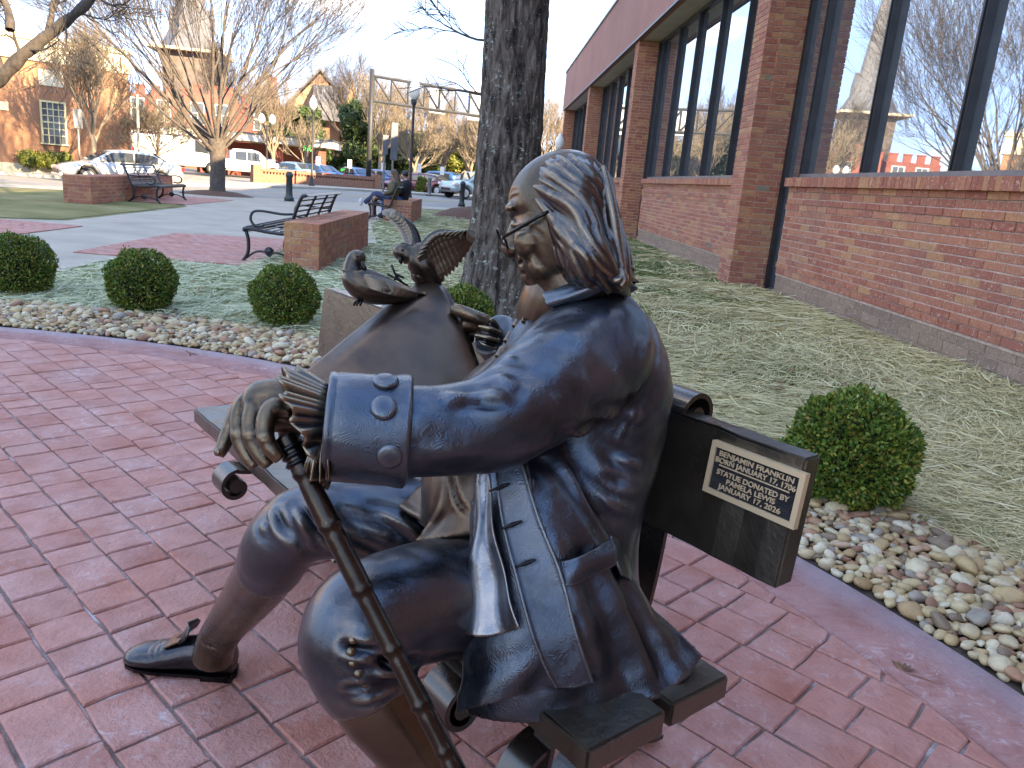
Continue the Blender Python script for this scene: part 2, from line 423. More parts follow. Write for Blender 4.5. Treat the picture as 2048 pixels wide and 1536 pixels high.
# ---------------- foreground plaza: stamped concrete pavers in a round, plain red band at its rim
plaza = empty('plaza_paving'); plaza['kind'] = 'structure'
a_ = np.linspace(0, 2 * np.pi, 181)[:-1]
ring = lambda r, z: np.stack([PC[0] + r * np.cos(a_), PC[1] + r * np.sin(a_), np.full(180, z)], -1)
n_ = 180; i_ = np.arange(n_); j_ = (i_ + 1) % n_
mesh_np('joint_bed', np.vstack([ring(R_BAND + .02, -.008), [[PC[0], PC[1], -.008]]]), [(i, (i + 1) % n_, n_) for i in range(n_)], M_JOINT, plaza)
vb = np.vstack([ring(R_BAND, -.02), ring(R_BAND + .006, .001), ring(R_OUT - .012, .002), ring(R_OUT, -.008), ring(R_OUT, -.12)])
fb = np.vstack([np.stack([k * n_ + i_, (k + 1) * n_ + i_, (k + 1) * n_ + j_, k * n_ + j_], -1)[:, ::-1] for k in range(4)])
mesh_np('border_band', vb, fb, M_BAND, plaza, smooth=False)
TH = math.radians(-45.8); EA = np.array([math.cos(TH), math.sin(TH)]); EN = np.array([-math.sin(TH), math.cos(TH)])
def in_view(p, m=60):
    c = ROT.T @ (np.asarray(p) - np.array([0, 0, EYE]))
    if c[2] < .2: return None
    u, v = 1024 + FOC * c[0] / c[2], 768 + FOC * c[1] / c[2]
    return c[2] if -m < u < 2048 + m and -m < v < 1536 + m else None
pav = []
row = -46
while row < 30:
    o0 = .5115 + .1565 * row; o1 = o0 + .1565; row += 1
    s = -9.0 + random.random() * .3
    while s < 9:
        L = random.choice([.125, .14, .155, .165, .18, .20, .235]); s0, s1 = s, s + L; s += L
        cxy = EA * (s0 + s1) / 2 + EN * (o0 + o1) / 2
        if np.linalg.norm(cxy - PC) > R_BAND + .06: continue
        pav.append((s0, s1, o0, o1, cxy))
def paver_geo(p):
    s0, s1, o0, o1, c = p; g = .0033; rows = []
    jit = lambda: random.uniform(-.003, .003)
    for inset, z in ((g, -.012), (g + .001, -.004), (g + .0055, .0)):
        zz = z + 0
        pts = []
        for (s, o) in ((s0 + inset, o0 + inset), ((s0 + s1) / 2, o0 + inset), (s1 - inset, o0 + inset), (s1 - inset, (o0 + o1) / 2), (s1 - inset, o1 - inset), ((s0 + s1) / 2, o1 - inset), (s0 + inset, o1 - inset), (s0 + inset, (o0 + o1) / 2)):
            q = EA * s + EN * o; d = q - PC; r = np.linalg.norm(d)
            if r > R_BAND - .004: q = PC + d / r * (R_BAND - .004)
            pts.append([q[0], q[1], zz])
        rows.append(np.array(pts))
    w = np.array([[jit(), jit(), 0] for _ in range(8)])
    tilt = random.uniform(-.0015, .0015)
    for r in rows: r += w
    rows[2][:, 2] += tilt + np.array([random.uniform(-.001, .001) for _ in range(8)])
    v = np.vstack(rows) - np.array([c[0], c[1], 0])
    f = [(k * 8 + i, k * 8 + (i + 1) % 8, (k + 1) * 8 + (i + 1) % 8, (k + 1) * 8 + i) for k in range(2) for i in range(8)] + [tuple(range(16, 24))]
    return v, f
scored = []
for p in pav:
    d = in_view((p[4][0], p[4][1], 0)); scored.append(0 if d is None else (p[1] - p[0]) / d ** 3)
order = np.argsort(-np.array(scored))
mb = MB()
for k, i in enumerate(order):
    v, f = paver_geo(pav[i]); c = pav[i][4]
    if k < 300 and scored[i] > 0:
        o = mesh_np('paver', v, f, M_PAVER, plaza); o.location = (c[0], c[1], 0)
    else: mb.add(v + np.array([c[0], c[1], 0]), f)
mb.build('pavers', M_PAVER, plaza, kind='stuff')

# ---------------- river stones round the plaza
def mat_stone():
    m, nt, b = new_mat('river_stone')
    v = coords(nt, 'Object'); w = gpos(nt)
    base = ramp(nt, rnd(nt), [(0, (0.441, 0.337, 0.176)), (.12, (0.546, 0.465, 0.302)), (.22, (0.357, 0.233, 0.109)), (.32, (0.504, 0.406, 0.235)), (.42, (0.263, 0.129, 0.076)), (.50, (0.420, 0.297, 0.143)), (.60, (0.578, 0.515, 0.370)), (.70, (0.210, 0.153, 0.097)), (.78, (0.378, 0.208, 0.118)), (.85, (0.462, 0.376, 0.227)), (.91, (0.284, 0.247, 0.197)), (.96, (0.483, 0.327, 0.218))], 'CONSTANT')
    col = mix(nt, .7, base, ramp(nt, noise(nt, w, 30, 6, .65), [(.3, (.66, .62, .56)), (.7, (1.15, 1.13, 1.1))]), 'MULTIPLY')
    col = mix(nt, mix(nt, .5, (0, 0, 0), ramp(nt, noise(nt, w, 22, 4, .6, 1.2), [(.60, (0, 0, 0)), (.66, (1, 1, 1))])), col, (.33, .17, .10))
    nt.links.new(col, b.inputs['Base Color']); b.inputs['Roughness'].default_value = .65
    bump(nt, b, noise(nt, w, 90, 4), .25, .006)
    return m
M_STONE = mat_stone()
bed = empty('river_stone_bed'); bed['kind'] = 'structure'
R_IN = 5.385; R_EDGE = 6.22
def edge_r(a): return R_EDGE + .07 * math.sin(5 * a + 1) + .05 * math.sin(11 * a)
va, fa = [], []
for k, a in enumerate(np.radians(np.arange(-60, 171, 3.0))):
    for r, z in ((R_IN - .012, -.006), ((R_IN + edge_r(a)) / 2, .022), (edge_r(a) + .02, -.006)):
        va.append((PC[0] + r * math.cos(a), PC[1] + r * math.sin(a), z))
nk = len(va) // 3
fa = [(3 * k + j, 3 * k + j + 1, 3 * k + 4 + j, 3 * k + 3 + j) for k in range(nk - 1) for j in range(2)]
mesh_np('bed_soil', va, [f for f in fa], plain('bed_soil', (.06, .045, .035), .95, var=.4, scale=30), bed)
b_ = bmesh.new(); bmesh.ops.create_icosphere(b_, subdivisions=2, radius=1.0)
ICO_V = np.array([v.co[:] for v in b_.verts]); ICO_F = np.array([[v.index for v in f.verts] for f in b_.faces]); b_.free()
def stone_shape(k):
    r2 = np.random.default_rng(100 + k); v = ICO_V.copy()
    for _ in range(5):
        d = unit(r2.normal(size=3)); t = v @ d; v -= d * (np.clip(t - r2.uniform(.55, .85), 0, 9) * .75)[:, None]
    v *= 1 + .10 * np.sin(v @ r2.normal(size=3) * 2.2 + k)[:, None]
    return v
SHAPES = [stone_shape(k) for k in range(14)]
SH_ME = []
for k, s in enumerate(SHAPES):
    me = bpy.data.meshes.new('river_stone'); me.from_pydata(s.tolist(), [], ICO_F.tolist()); me.materials.append(M_STONE)
    me.polygons.foreach_set('use_smooth', np.ones(len(ICO_F), bool)); SH_ME.append(me)
SHRUBS = [(-3.95, 6.80, .27), (-2.80, 6.50, .265), (-1.58, 6.30, .262), (1.72, 3.30, .270), (-0.13, 6.10, .25)]
stones = []; cells = {}
def crowded(x, y, r, k):
    i, j = int(x // .1), int(y // .1)
    for a in (-1, 0, 1):
        for b in (-1, 0, 1):
            for (X_, Y_, R_) in cells.get((i + a, j + b), ()):
                if (X_ - x) ** 2 + (Y_ - y) ** 2 < (k * (r + R_)) ** 2: return True
    cells.setdefault((i, j), []).append((x, y, r)); return False
for n_try in range(110000):
    a = math.radians(random.uniform(-50, 150)); r = math.sqrt(random.uniform(R_IN ** 2, (edge_r(a) + .03) ** 2))
    low = n_try > 55000
    sz = random.uniform(.014, .026) if low else random.choice([random.uniform(.025, .037), random.uniform(.029, .049), random.uniform(.019, .03)])
    if r < R_IN + sz * .7: r = R_IN - .012 + sz * random.uniform(.55, .9)
    x, y = PC[0] + r * math.cos(a), PC[1] + r * math.sin(a)
    if in_view((x, y, .02), 120) is None or crowded(x, y, sz, (.80 if not low else .5)): continue
    mound = .028 * math.sin(math.pi * np.clip((r - R_IN) / (R_EDGE - R_IN), 0, 1)) ** .6
    stones.append((x, y, sz * (.35 if not low else .1) + mound + random.uniform(-.004, .012), sz, .2 if low else .8))
    if len(stones) > 11000: break
def stone_mat(s, k):
    x, y, z, sz, _ = s; rr = random.Random(k)
    sx, sy, sz_ = sz * rr.uniform(.95, 1.45), sz * rr.uniform(.75, 1.0), sz * rr.uniform(.5, .78)
    e = Matrix.Translation((x, y, z)) @ Matrix.Rotation(rr.uniform(0, 6.28), 4, 'Z') @ Matrix.Rotation(rr.uniform(-.45, .45), 4, 'X') @ Matrix.Rotation(rr.uniform(-.4, .4), 4, 'Y')
    return e @ Matrix.Diagonal((sx, sy, sz_, 1))
ssc = np.array([(0 if s[4] < .45 else s[3] / math.hypot(s[0], s[1], EYE)) for s in stones]); so = np.argsort(-ssc)
vs, fs, off = [], [], 0
for k, i in enumerate(so):
    mt = stone_mat(stones[i], int(i)); sh = int(i) % 14
    if k < 300: put('river_stone', SH_ME[sh], bed, mt)
    else:
        m_ = np.array(mt); vs.append(SHAPES[sh] @ m_[:3, :3].T + m_[:3, 3]); fs.append(ICO_F + off); off += len(ICO_V)
mesh_np('river_stones', np.vstack(vs), np.vstack(fs), M_STONE, bed, smooth=True, kind='stuff')

# ---------------- loose straw over the seeded lawn
def mat_straw():
    m, nt, b = new_mat('straw')
    v = gpos(nt)
    base = ramp(nt, rnd(nt), [(0, (.56, .46, .22)), (.3, (.68, .58, .32)), (.6, (.44, .365, .17)), (.85, (.78, .69, .43)), (1, (.30, .27, .11))])
    g = ramp(nt, noise(nt, v, .9, 4), [(.42, (0, 0, 0)), (.62, (1, 1, 1))])
    col = mix(nt, mix(nt, .18, (0, 0, 0), g), base, (.38, .38, .18))
    sx = nt.nodes.new('ShaderNodeSeparateXYZ'); nt.links.new(v, sx.inputs[0])
    lf = node(nt, 'ShaderNodeMapRange'); nt.links.new(sx.outputs['X'], lf.inputs['Value'])
    lf.inputs['From Min'].default_value = .5; lf.inputs['From Max'].default_value = -1.6; lf.inputs['To Max'].default_value = .55
    col = mix(nt, lf.outputs[0], col, (.46, .55, .38))       # green-tinted mulch netting on the left part
    nt.links.new(col, b.inputs['Base Color']); b.inputs['Roughness'].default_value = .8; b.inputs['Specular IOR Level'].default_value = .2
    return m
M_STRAW = mat_straw()
N = 170000
gpx = rng.uniform(-60, 2120, N * 3); gpy = rng.uniform(400, 1150, N * 3)
A_ = np.stack([gpx - 1024, gpy - 768, np.full(N * 3, FOC)], -1) @ ROT.T
t_ = -EYE / np.minimum(A_[:, 2], -1e-3); X = A_[:, 0] * t_; Y = A_[:, 1] * t_
keep = (A_[:, 2] < -60) & (rng.random(N * 3) < np.where(Y < 12, 1, .35)) & (Y < 30)
rr = np.hypot(X - PC[0], Y - PC[1])
keep &= (rr > R_EDGE + rng.uniform(-.12, .15, N * 3)) & (X < 4.25) & (X > -4.6)
keep &= ~((X < -2.95) & (Y > 9.6)) & ~((X < -4.3) & (Y > 7.4)) & (Y > (-.5 * (X + 4.4) + 5.0))
patch = np.sin(X * 2.1 + 1.3 * np.sin(Y * 1.7)) + np.sin(Y * 2.6 + X) + .6 * np.sin(7 * X + 3) * np.sin(6 * Y)
keep &= (rng.random(N * 3) < np.clip(.85 - .28 * np.maximum(-patch, -0) * (X > .8), .15, 1))
idx = np.where(keep)[0][:N]; X, Y, patch = X[idx], Y[idx], patch[idx]; n = len(X)
D = np.hypot(X, Y)
Ls = rng.uniform(.07, .28, n) * np.clip(D / 5, .8, 1.4); ws = rng.uniform(.0010, .0022, n) * np.clip(D / 4.0, .9, 3.0)
az = rng.normal(.35, .75, n) + .8 * np.sin(X * 1.1 + Y * .7); el = rng.normal(0.03, .12, n)
dx = np.stack([np.cos(az) * np.cos(el), np.sin(az) * np.cos(el), np.sin(el)], -1)
side = np.stack([-np.sin(az), np.cos(az), rng.normal(0, .5, n)], -1)
zc = np.abs(rng.normal(.012, .018, n)) + .035 * np.clip((X - 3.0), 0, 1.2) * np.clip(1.2 - .05 * Y, 0, 1) + .02 * np.maximum(patch, 0) * rng.random(n)
c = np.stack([X, Y, zc + .004], -1)
bend = np.zeros_like(c); bend[:, 2] = rng.normal(.004, .008, n)
p0 = c - dx * Ls[:, None] / 2; p1 = c + bend; p2 = c + dx * Ls[:, None] / 2
for p in (p0, p2): p[:, 2] = np.maximum(p[:, 2], -.004)
s_ = side * ws[:, None]
vv = np.stack([p0 - s_ * .6, p0 + s_ * .6, p1 - s_, p1 + s_, p2 - s_ * .5, p2 + s_ * .5], 1).reshape(-1, 3)
k6 = np.arange(n)[:, None] * 6
ff = np.vstack([k6 + np.array([[0, 1, 3, 2]]), k6 + np.array([[2, 3, 5, 4]])])
mesh_np('straw', vv, ff, M_STRAW, kind='stuff')
# short new grass between the straw, thicker in patches beside the wall
ng = 70000
gx2 = rng.uniform(.9, 4.2, ng * 4); gy2 = 3.5 + 22 * rng.random(ng * 4) ** 1.7
pt = np.sin(gx2 * 2.1 + 1.3 * np.sin(gy2 * 1.7)) + np.sin(gy2 * 2.6 + gx2) + .6 * np.sin(7 * gx2 + 3) * np.sin(6 * gy2)
kk = np.where((pt < .05) & (np.hypot(gx2 - PC[0], gy2 - PC[1]) > R_EDGE + .35) & (gy2 > 5.0))[0][:ng]
gx2, gy2 = gx2[kk], gy2[kk]; n = len(kk)
h = rng.uniform(.02, .055, n); w = .0022 * np.clip(gy2 / 5, .9, 3); a = rng.uniform(0, 6.28, n)
lean = rng.normal(0, .018, (n, 2))
p = np.stack([gx2, gy2, np.zeros(n)], -1); s = np.stack([np.cos(a) * w, np.sin(a) * w, np.zeros(n)], -1)
tip = p + np.stack([lean[:, 0], lean[:, 1], h], -1)
M_BLADE, nt, b = new_mat('grass_blade')
nt.links.new(ramp(nt, rnd(nt), [(0, (.055, .12, .02)), (.6, (.09, .16, .03)), (1, (.15, .19, .06))]), b.inputs['Base Color']); b.inputs['Roughness'].default_value = .6
mesh_np('grass', np.stack([p - s, p + s, tip], 1).reshape(-1, 3), np.arange(n * 3).reshape(-1, 3), M_BLADE, kind='stuff')

# dry leaves blown over the lawn, and bits on the paving
M_DRY = plain('dry_leaf', (.20, .10, .05), .85, var=.5, scale=30)
n = 420; lx = rng.uniform(-4.2, 4.1, n); ly = 5.2 + 20 * rng.random(n) ** 1.6
ok = (np.hypot(lx - PC[0], ly - PC[1]) > R_EDGE - .6) & ~((lx < -2.9) & (ly > 7.2)); lx, ly = lx[ok], ly[ok]; n = len(lx)
c = np.stack([lx, ly, .03 + .02 * rng.random(n)], -1); a = rng.uniform(0, 6.28, n); L = rng.uniform(.02, .045, n)[:, None]
e = np.stack([np.cos(a), np.sin(a), rng.normal(0, .35, n)], -1); s = np.stack([-np.sin(a), np.cos(a), rng.normal(0, .5, n)], -1); up_ = np.array([0, 0, 1.0])
vv = np.stack([c - e * L, c - s * L * .5 + up_ * .008, c + e * L * 1.1 + up_ * .012, c + s * L * .5 + up_ * .010], 1).reshape(-1, 3)
mesh_np('fallen_leaves', vv, np.arange(4 * n).reshape(-1, 4), M_DRY, kind='stuff')
p = gnd(1805, 1345)
q = MB(); R_ = random.Random(3)
for k in range(5):
    an = .3 + .35 * k + R_.uniform(-.1, .1); d = np.array([math.cos(an), math.sin(an), 0]); sd = np.array([-d[1], d[0], 0])
    q.add([p + d * .005 + UPV * .003, p + d * .03 - sd * .006 + UPV * .010, p + d * .055 + UPV * .006, p + d * .03 + sd * .006 + UPV * .004], [(0, 1, 2, 3)])
q.tube([p, p + np.array([.03, -.02, .004]), p + np.array([.075, -.045, .002])], .0015, 5)
lf_ = q.build('dry_leaf', M_DRY); tag(lf_, 'curled dry leaf with its stalk lying on the red border band at the right', 'leaf')
q = MB(); p = gnd(372, 703)
q.tube([p + UPV * .004, p + np.array([.05, -.06, .008]), p + np.array([.07, -.12, .004])], .004, 5).tube([p + np.array([.05, -.06, .008]), p + np.array([.11, -.09, .004])], .003, 5)
tag(q.build('twig', M_DRY), 'thin forked twig on the red border band beside the stones at the left', 'twig')
# ================================================================ the brick office building on the right
XF, XS, XW = 3.85, 4.30, 4.47          # front of the pillars, spandrel face, window plane
PER = 11.05; ZS = 1.69; ZSOF = 5.40; ZTOP = 7.40
def mat_brick(name, cols, grime=True):
    m, nt, b = new_mat(name)
    v = gpos(nt)
    base = ramp(nt, rnd(nt), cols, 'CONSTANT')
    mott = ramp(nt, noise(nt, v, 26, 5, .65), [(.25, (.55, .5, .48)), (.55, (1, 1, 1)), (.8, (1.3, 1.28, 1.25))])
    col = mix(nt, .75, base, mott, 'MULTIPLY')
    # pale folded-clay scars of hand-moulded bricks
    n1 = noise(nt, gpos(nt, (1, 1, 1.3)), 17, 3, .55, 2.2)
    col = mix(nt, mix(nt, .7, (0, 0, 0), ramp(nt, n1, [(.60, (0, 0, 0)), (.66, (1, 1, 1))])), col, (.60, .42, .32))
    if grime:
        g = ramp(nt, noise(nt, v, .9, 5), [(.45, (0, 0, 0)), (.8, (.35, .35, .35))])
        col = mix(nt, g, col, (.22, .16, .13))
    nt.links.new(col, b.inputs['Base Color']); b.inputs['Roughness'].default_value = .85
    bump(nt, b, mix(nt, .5, noise(nt, v, 30, 5, .6, 1), n1), .6, .01)
    return m
RED = [(0, (0.385, 0.137, 0.077)), (.2, (0.426, 0.164, 0.088)), (.38, (0.333, 0.106, 0.062)), (.55, (0.406, 0.151, 0.080)), (.70, (0.447, 0.202, 0.094)), (.80, (0.343, 0.106, 0.062)), (.90, (0.458, 0.224, 0.099)), (.985, (0.250, 0.196, 0.130)), (.996, (0.166, 0.134, 0.094))]
M_BRICK = mat_brick('red_wire_cut_brick', RED)
M_BRICKD = mat_brick('painted_base_brick', [(0, (.27, .185, .125)), (.5, (.30, .205, .14)), (.8, (.24, .165, .115))])
M_MORT = plain('mortar', (.50, .36, .28), .95, var=.25, scale=14, bmp=.4)
M_FASC = None
def mat_fascia():
    m, nt, b = new_mat('fascia_panel')
    v = gpos(nt, (1, 14, 1.2)); r = noise(nt, v, 3.0, 7, .7)
    nt.links.new(mix(nt, .7, ramp(nt, noise(nt, gpos(nt), .6, 4), [(.3, (.29, .128, .094)), (.7, (.36, .165, .122))]), ramp(nt, r, [(.3, (.72, .72, .72)), (.7, (1.2, 1.2, 1.2))]), 'MULTIPLY'), b.inputs['Base Color'])
    b.inputs['Roughness'].default_value = .8; bump(nt, b, r, .8, .02)
    return m
M_FASC = mat_fascia()
M_SOFF = plain('soffit_board', (.5, .44, .38), .9, var=.12, scale=1.5)
M_TRIM = plain('roof_edge_metal', (.22, .27, .25), .5, metal=.3)
M_FRAME = plain('window_frame_metal', (.030, .031, .034), .42, metal=.5, var=.3, scale=5)
M_SILLM = plain('sill_metal', (.16, .165, .18), .4, metal=.6, var=.2, scale=4)
def mat_glass():
    m, nt, b = new_mat('reflective_glass')
    b.inputs['Base Color'].default_value = (.50, .55, .60, 1); b.inputs['Metallic'].default_value = .92; b.inputs['Roughness'].default_value = .012
    bump(nt, b, noise(nt, gpos(nt, (1, .5, .5)), 1.1, 2), .02, .02)
    return m
M_GLASS = mat_glass()
M_DARK = plain('dark_interior', (.02, .02, .022), .9)

bld = empty('brick_building', (XF, 1.0, 0), label='long red brick office building with mirror windows beside the lawn', cat='building')
IN_W = Matrix.Translation((-XF, -1.0, 0))
BL, BH, GJ = .295, .0833, .013
BRK = {}
def brick_me(l, h, d, mat, key):
    k = (round(l, 3), round(h, 3), round(d, 3), key)
    if k not in BRK:
        q = MB(); x, y, z = l / 2, d / 2, h / 2; c = .003
        # front face slightly inset: softened arrises on a wall piece (front towards -y of its own frame)
        v = [(-x, y, -z), (x, y, -z), (x, y, z), (-x, y, z), (-x, -y + c, -z), (x, -y + c, -z), (x, -y + c, z), (-x, -y + c, z),
             (-x + c, -y, -z + c), (x - c, -y, -z + c), (x - c, -y, z - c), (-x + c, -y, z - c)]
        f = [(0, 3, 2, 1)]
        f += [(i, (i + 1) % 4, 4 + (i + 1) % 4, 4 + i) for i in range(4)] + [(4 + i, 4 + (i + 1) % 4, 8 + (i + 1) % 4, 8 + i) for i in range(4)] + [(8, 9, 10, 11)]
        me = bpy.data.meshes.new('brick'); me.from_pydata(v, [], f); me.materials.append(mat)
        bm = bmesh.new(); bm.from_mesh(me); bmesh.ops.recalc_face_normals(bm, faces=bm.faces[:]); bm.to_mesh(me); bm.free()
        BRK[k] = me
    return BRK[k]
class Wall:
    """bricks of one wall: (matrix, mesh, score)"""
    def __init__(s): s.items = []
    def lay(s, p, ang, l, h, d, mat, key, jit=.0015):
        p = np.array(p, float) + np.array([random.uniform(-jit, jit) for _ in range(3)])
        m = Matrix.Translation(p) @ Matrix.Rotation(ang, 4, 'Z')
        dd = in_view(p, 20)
        s.items.append((m, brick_me(l, h, d, mat, key), 0 if dd is None else l / dd ** 2))
    def finish(s, parent, inv, mat, name='brick', n_ind=300, rest='bricks'):
        s.items.sort(key=lambda t: -t[2]); vs, fs, off = [], [], 0
        for k, (m, me, sc) in enumerate(s.items):
            m = inv @ m
            if k < n_ind and sc > 0: put(name, me, parent, m)
            else:
                n = len(me.vertices); c = np.empty(n * 3); me.vertices.foreach_get('co', c); a = np.array(m)
                vs.append(c.reshape(-1, 3) @ a[:3, :3].T + a[:3, 3]); fs += [tuple(i + off for i in p.vertices) for p in me.polygons]; off += n
        if vs: mesh_np(rest, np.vstack(vs), fs, mat, parent, kind='stuff')
ANG_X = -math.pi / 2      # piece front (-y) turned to face -x
def spandrel(y0, y1, n_ind, label=None):
    core = MB().box((XS + .007, y0 + .005, .30), (XS + .16, y1 - .005, ZS - .13)).box((XS + .022, y0 + .02, -.1), (XS + .14, y1 - .02, .31))
    w = core.build('spandrel_wall', M_MORT, bld); w.matrix_local = IN_W
    wl = Wall()
    ncr = 15
    for r in range(ncr):
        z = .325 + BH * (r + .5)
        x = XS - (.010 if r in (0, 1, ncr - 4) else 0) - (.016 if r in (ncr - 1, ncr - 3) else 0)
        y = y0 - (r % 2) * (BL + GJ) / 2
        while y < y1:
            a, b = max(y, y0), min(y + BL, y1)
            if b - a > .05: wl.lay((x + .045, (a + b) / 2, z), ANG_X, b - a, BH - GJ, .09, M_BRICK, 'a')
            y += BL + GJ
    wl.finish(w, Matrix.Identity(4), M_BRICK, n_ind=n_ind)
    bs = Wall()
    for r in range(3):
        y = y0 + .02 - (r % 2) * .2
        while y < y1:
            a, b = max(y, y0 + .02), min(y + .40, y1 - .02)
            if b - a > .05: bs.lay((XS + .012 - .03 * (r == 0) + .045, (a + b) / 2, -.02 + .115 * (r + .5)), ANG_X, b - a, .115 - .008, .09, M_BRICKD, 'b')
            y += .408
    bs.finish(w, Matrix.Identity(4), M_BRICKD, name='base_brick', n_ind=30 if n_ind else 0, rest='base_bricks')
    sl = MB().box((XS - .05, y0, ZS - .115), (XS + .15, y1, ZS - .008)).build('sill', M_MORT, bld); sl.matrix_local = IN_W
    rs = Wall(); y = y0
    while y < y1 - .05:
        rs.lay((XS - .065 + .10, y + .0385, ZS - .062), ANG_X, .077, .122, .22, M_BRICK, 'r', .002); y += .0835
    rs.finish(sl, Matrix.Identity(4), M_BRICK, name='sill_brick', n_ind=80 if n_ind else 0, rest='sill_bricks')
def pillar(yc, n_ind):
    # stepped plan: front pilaster and a wider body behind it
    w = MB().box((XF + .010, yc - .29, -.2), (XF + .30, yc + .29, ZSOF - .006)).box((XF + .205, yc - .345, -.2), (XW + .3, yc + .345, ZSOF - .004)).build('pillar', M_MORT, bld); w.matrix_local = IN_W
    wl = Wall()
    for r in range(66):
        z = -.10 + BH * (r + .5); o = r % 2
        if z > ZSOF - .04: break
        h = BH - GJ
        # front (-x) face
        for a, b in (((-.3, -.005), (.005, .3)) if o else ((-.3, -.16), (-.15, .145), (.155, .3))):
            wl.lay((XF + .045, yc + (a + b) / 2, z), ANG_X, b - a, h, .09, M_BRICK, 'a')
        for sgn, ang in ((-1, 0.0), (1, math.pi)):
            if sgn > 0 and n_ind == 0: continue
            # short return of the pilaster, then the body's own face
            wl.lay((XF + .002 + .10, yc + sgn * (.30 - .045), z), ang, .196, h, .09, M_BRICK, 'a')
            segs = ((.20, .39), (.40, .695), (.705, .92)) if o else ((.20, .495), (.505, .80), (.81, .92))
            for a, b in segs: wl.lay((XF + (a + b) / 2, yc + sgn * (.355 - .045), z), ang, b - a, h, .09, M_BRICK, 'a')
        for sgn in (-1, 1):
            wl.lay((XF + .20 + .045 - .006, yc + sgn * .328, z), ANG_X, .05, h, .09, M_BRICK, 'a')
    wl.finish(w, Matrix.Identity(4), M_BRICK, n_ind=n_ind)
P_Y = [1.45, 12.50, 23.60, 34.65, 45.80]
for k, y in enumerate(P_Y): pillar(y, 150 if k == 1 else 0)
for k in range(4): spandrel(P_Y[k] + 1.0 - .55, P_Y[k + 1] - 1.02, 190 if k == 0 else 0)
# windows: frame members, panes, a tall end light beside each pillar
for k in range(4):
    y0, y1 = P_Y[k] + .36, P_Y[k + 1] - .36
    f = MB()
    ms = [y1 - 1.0 + .21 + .02 - 1.87 * i for i in range(0, 6)]
    ms = [m for m in ms if m > y0 + .3]
    f.box((XW - .07, y1 - .10, -.05), (XW + .05, y1, ZSOF - .003)).box((XW - .07, y0, -.05), (XW + .05, y0 + .10, ZSOF - .003))
    f.box((XW - .055, y0 + .1, ZSOF - .10), (XW + .05, y1 - .1, ZSOF - .005))
    for m in ms:
        f.box((XW - .09, m - .045, ZS + .062 if m < y1 - .9 else -.04), (XW + .05, m + .045, ZSOF - .11)); f.box((XW - .105, m - .012, ZS + .07), (XW - .085, m + .012, ZSOF - .11))
    wfr = f.build('window', M_FRAME, bld); wfr.matrix_local = IN_W
    MB().box((XW - .10, y0 + .105, ZS - .005), (XW + .04, y1 - .80, ZS + .06)).build('window_sill', M_SILLM, wfr)
    MB().box((XW - .08, y1 - .75, -.06), (XW + .04, y1 - .105, .03)).build('foot_rail', M_SILLM, wfr)
    edges = [y0 + .1] + sorted(ms) + [y1 - .1]
    for a, b in zip(edges[:-1], edges[1:]):
        if b - a < .1: continue
        lo = -.03 if a > y1 - 1.0 else ZS + .05
        if b > P_Y[1] + 30: pass
        pn = MB().box((XW, a - .03, lo), (XW + .012, b + .03, ZSOF - .05)); pn.build('pane', M_GLASS, wfr)
# fascia, soffit, roof
fa = MB().box((XF - .06, -12, ZSOF + .012), (XF + .10, 46.4, ZTOP)).build('fascia', M_FASC, bld, bevel=0); fa.matrix_local = IN_W
MB().box((XF - .085, -12, ZSOF - .01), (XF - .045, 46.42, ZSOF + .045)).build('drip_edge', M_FRAME, fa)
MB().box((XF - .11, -12.03, ZTOP), (XF + .28, 46.46, ZTOP + .07)).build('roof_trim', M_TRIM, fa)
so_ = MB().box((XF + .10, -12, ZSOF + .002), (XW + .5, 46.38, ZSOF + .06)).build('soffit', M_SOFF, bld); so_.matrix_local = IN_W
rf = MB().box((XF + .10, -12, ZTOP - .2), (16, 46.38, ZTOP - .02)).build('roof', M_DARK, bld); rf.matrix_local = IN_W
bw = MB().box((XW + .35, -12, -.2), (15.9, 46.2, ZTOP - .22)).build('inner_wall', M_DARK, bld); bw.matrix_local = IN_W
ew = MB().box((XF + .02, -14, -.2), (XW + .34, P_Y[0] - .36, ZSOF)).build('end_wall', M_BRICK, bld); ew.matrix_local = IN_W
# ================================================================ across the street
def dirang(d): return math.atan2(d[1], d[0])
A_ST = dirang(AX_S)
M_STONEW = plain('pale_limestone', (.62, .55, .40), .8, var=.15, scale=1.5)
M_TAN = mat_brick('tan_brick', [(0, (.34, .17, .09)), (.3, (.38, .20, .11)), (.6, (.31, .15, .08)), (.85, (.40, .23, .13))])
M_RED2 = mat_brick('dark_red_brick', [(0, (.26, .068, .05)), (.5, (.29, .082, .058)), (.8, (.23, .058, .045))])
M_TOWER = plain('dark_tower_stone', (.13, .105, .09), .85, var=.3, scale=2)
M_LOWB = mat_brick('low_wall_brick', [(0, (.26, .12, .075)), (.4, (.29, .14, .085)), (.8, (.24, .11, .07))])
M_SLATE = plain('slate_roof', (.115, .115, .125), .7, var=.3, scale=3, bmp=.3)
M_WHITE = plain('white_trim', (.72, .70, .64), .6, var=.06, scale=3)
M_CREAM = plain('cream_window_paint', (.62, .56, .32), .6, var=.08)
M_BLACK = plain('black_painted_metal', (.018, .02, .022), .4, var=.3, scale=6)
M_GREYM = plain('grey_metal', (.16, .165, .16), .45, metal=.4, var=.2, scale=3)
M_BLACKG = plain('weathered_dark_steel', (.04, .04, .04), .55, metal=.2, var=.2, scale=3)
M_SIGNB = plain('sign_back_metal', (.13, .14, .16), .5, metal=.5, var=.2, scale=2)
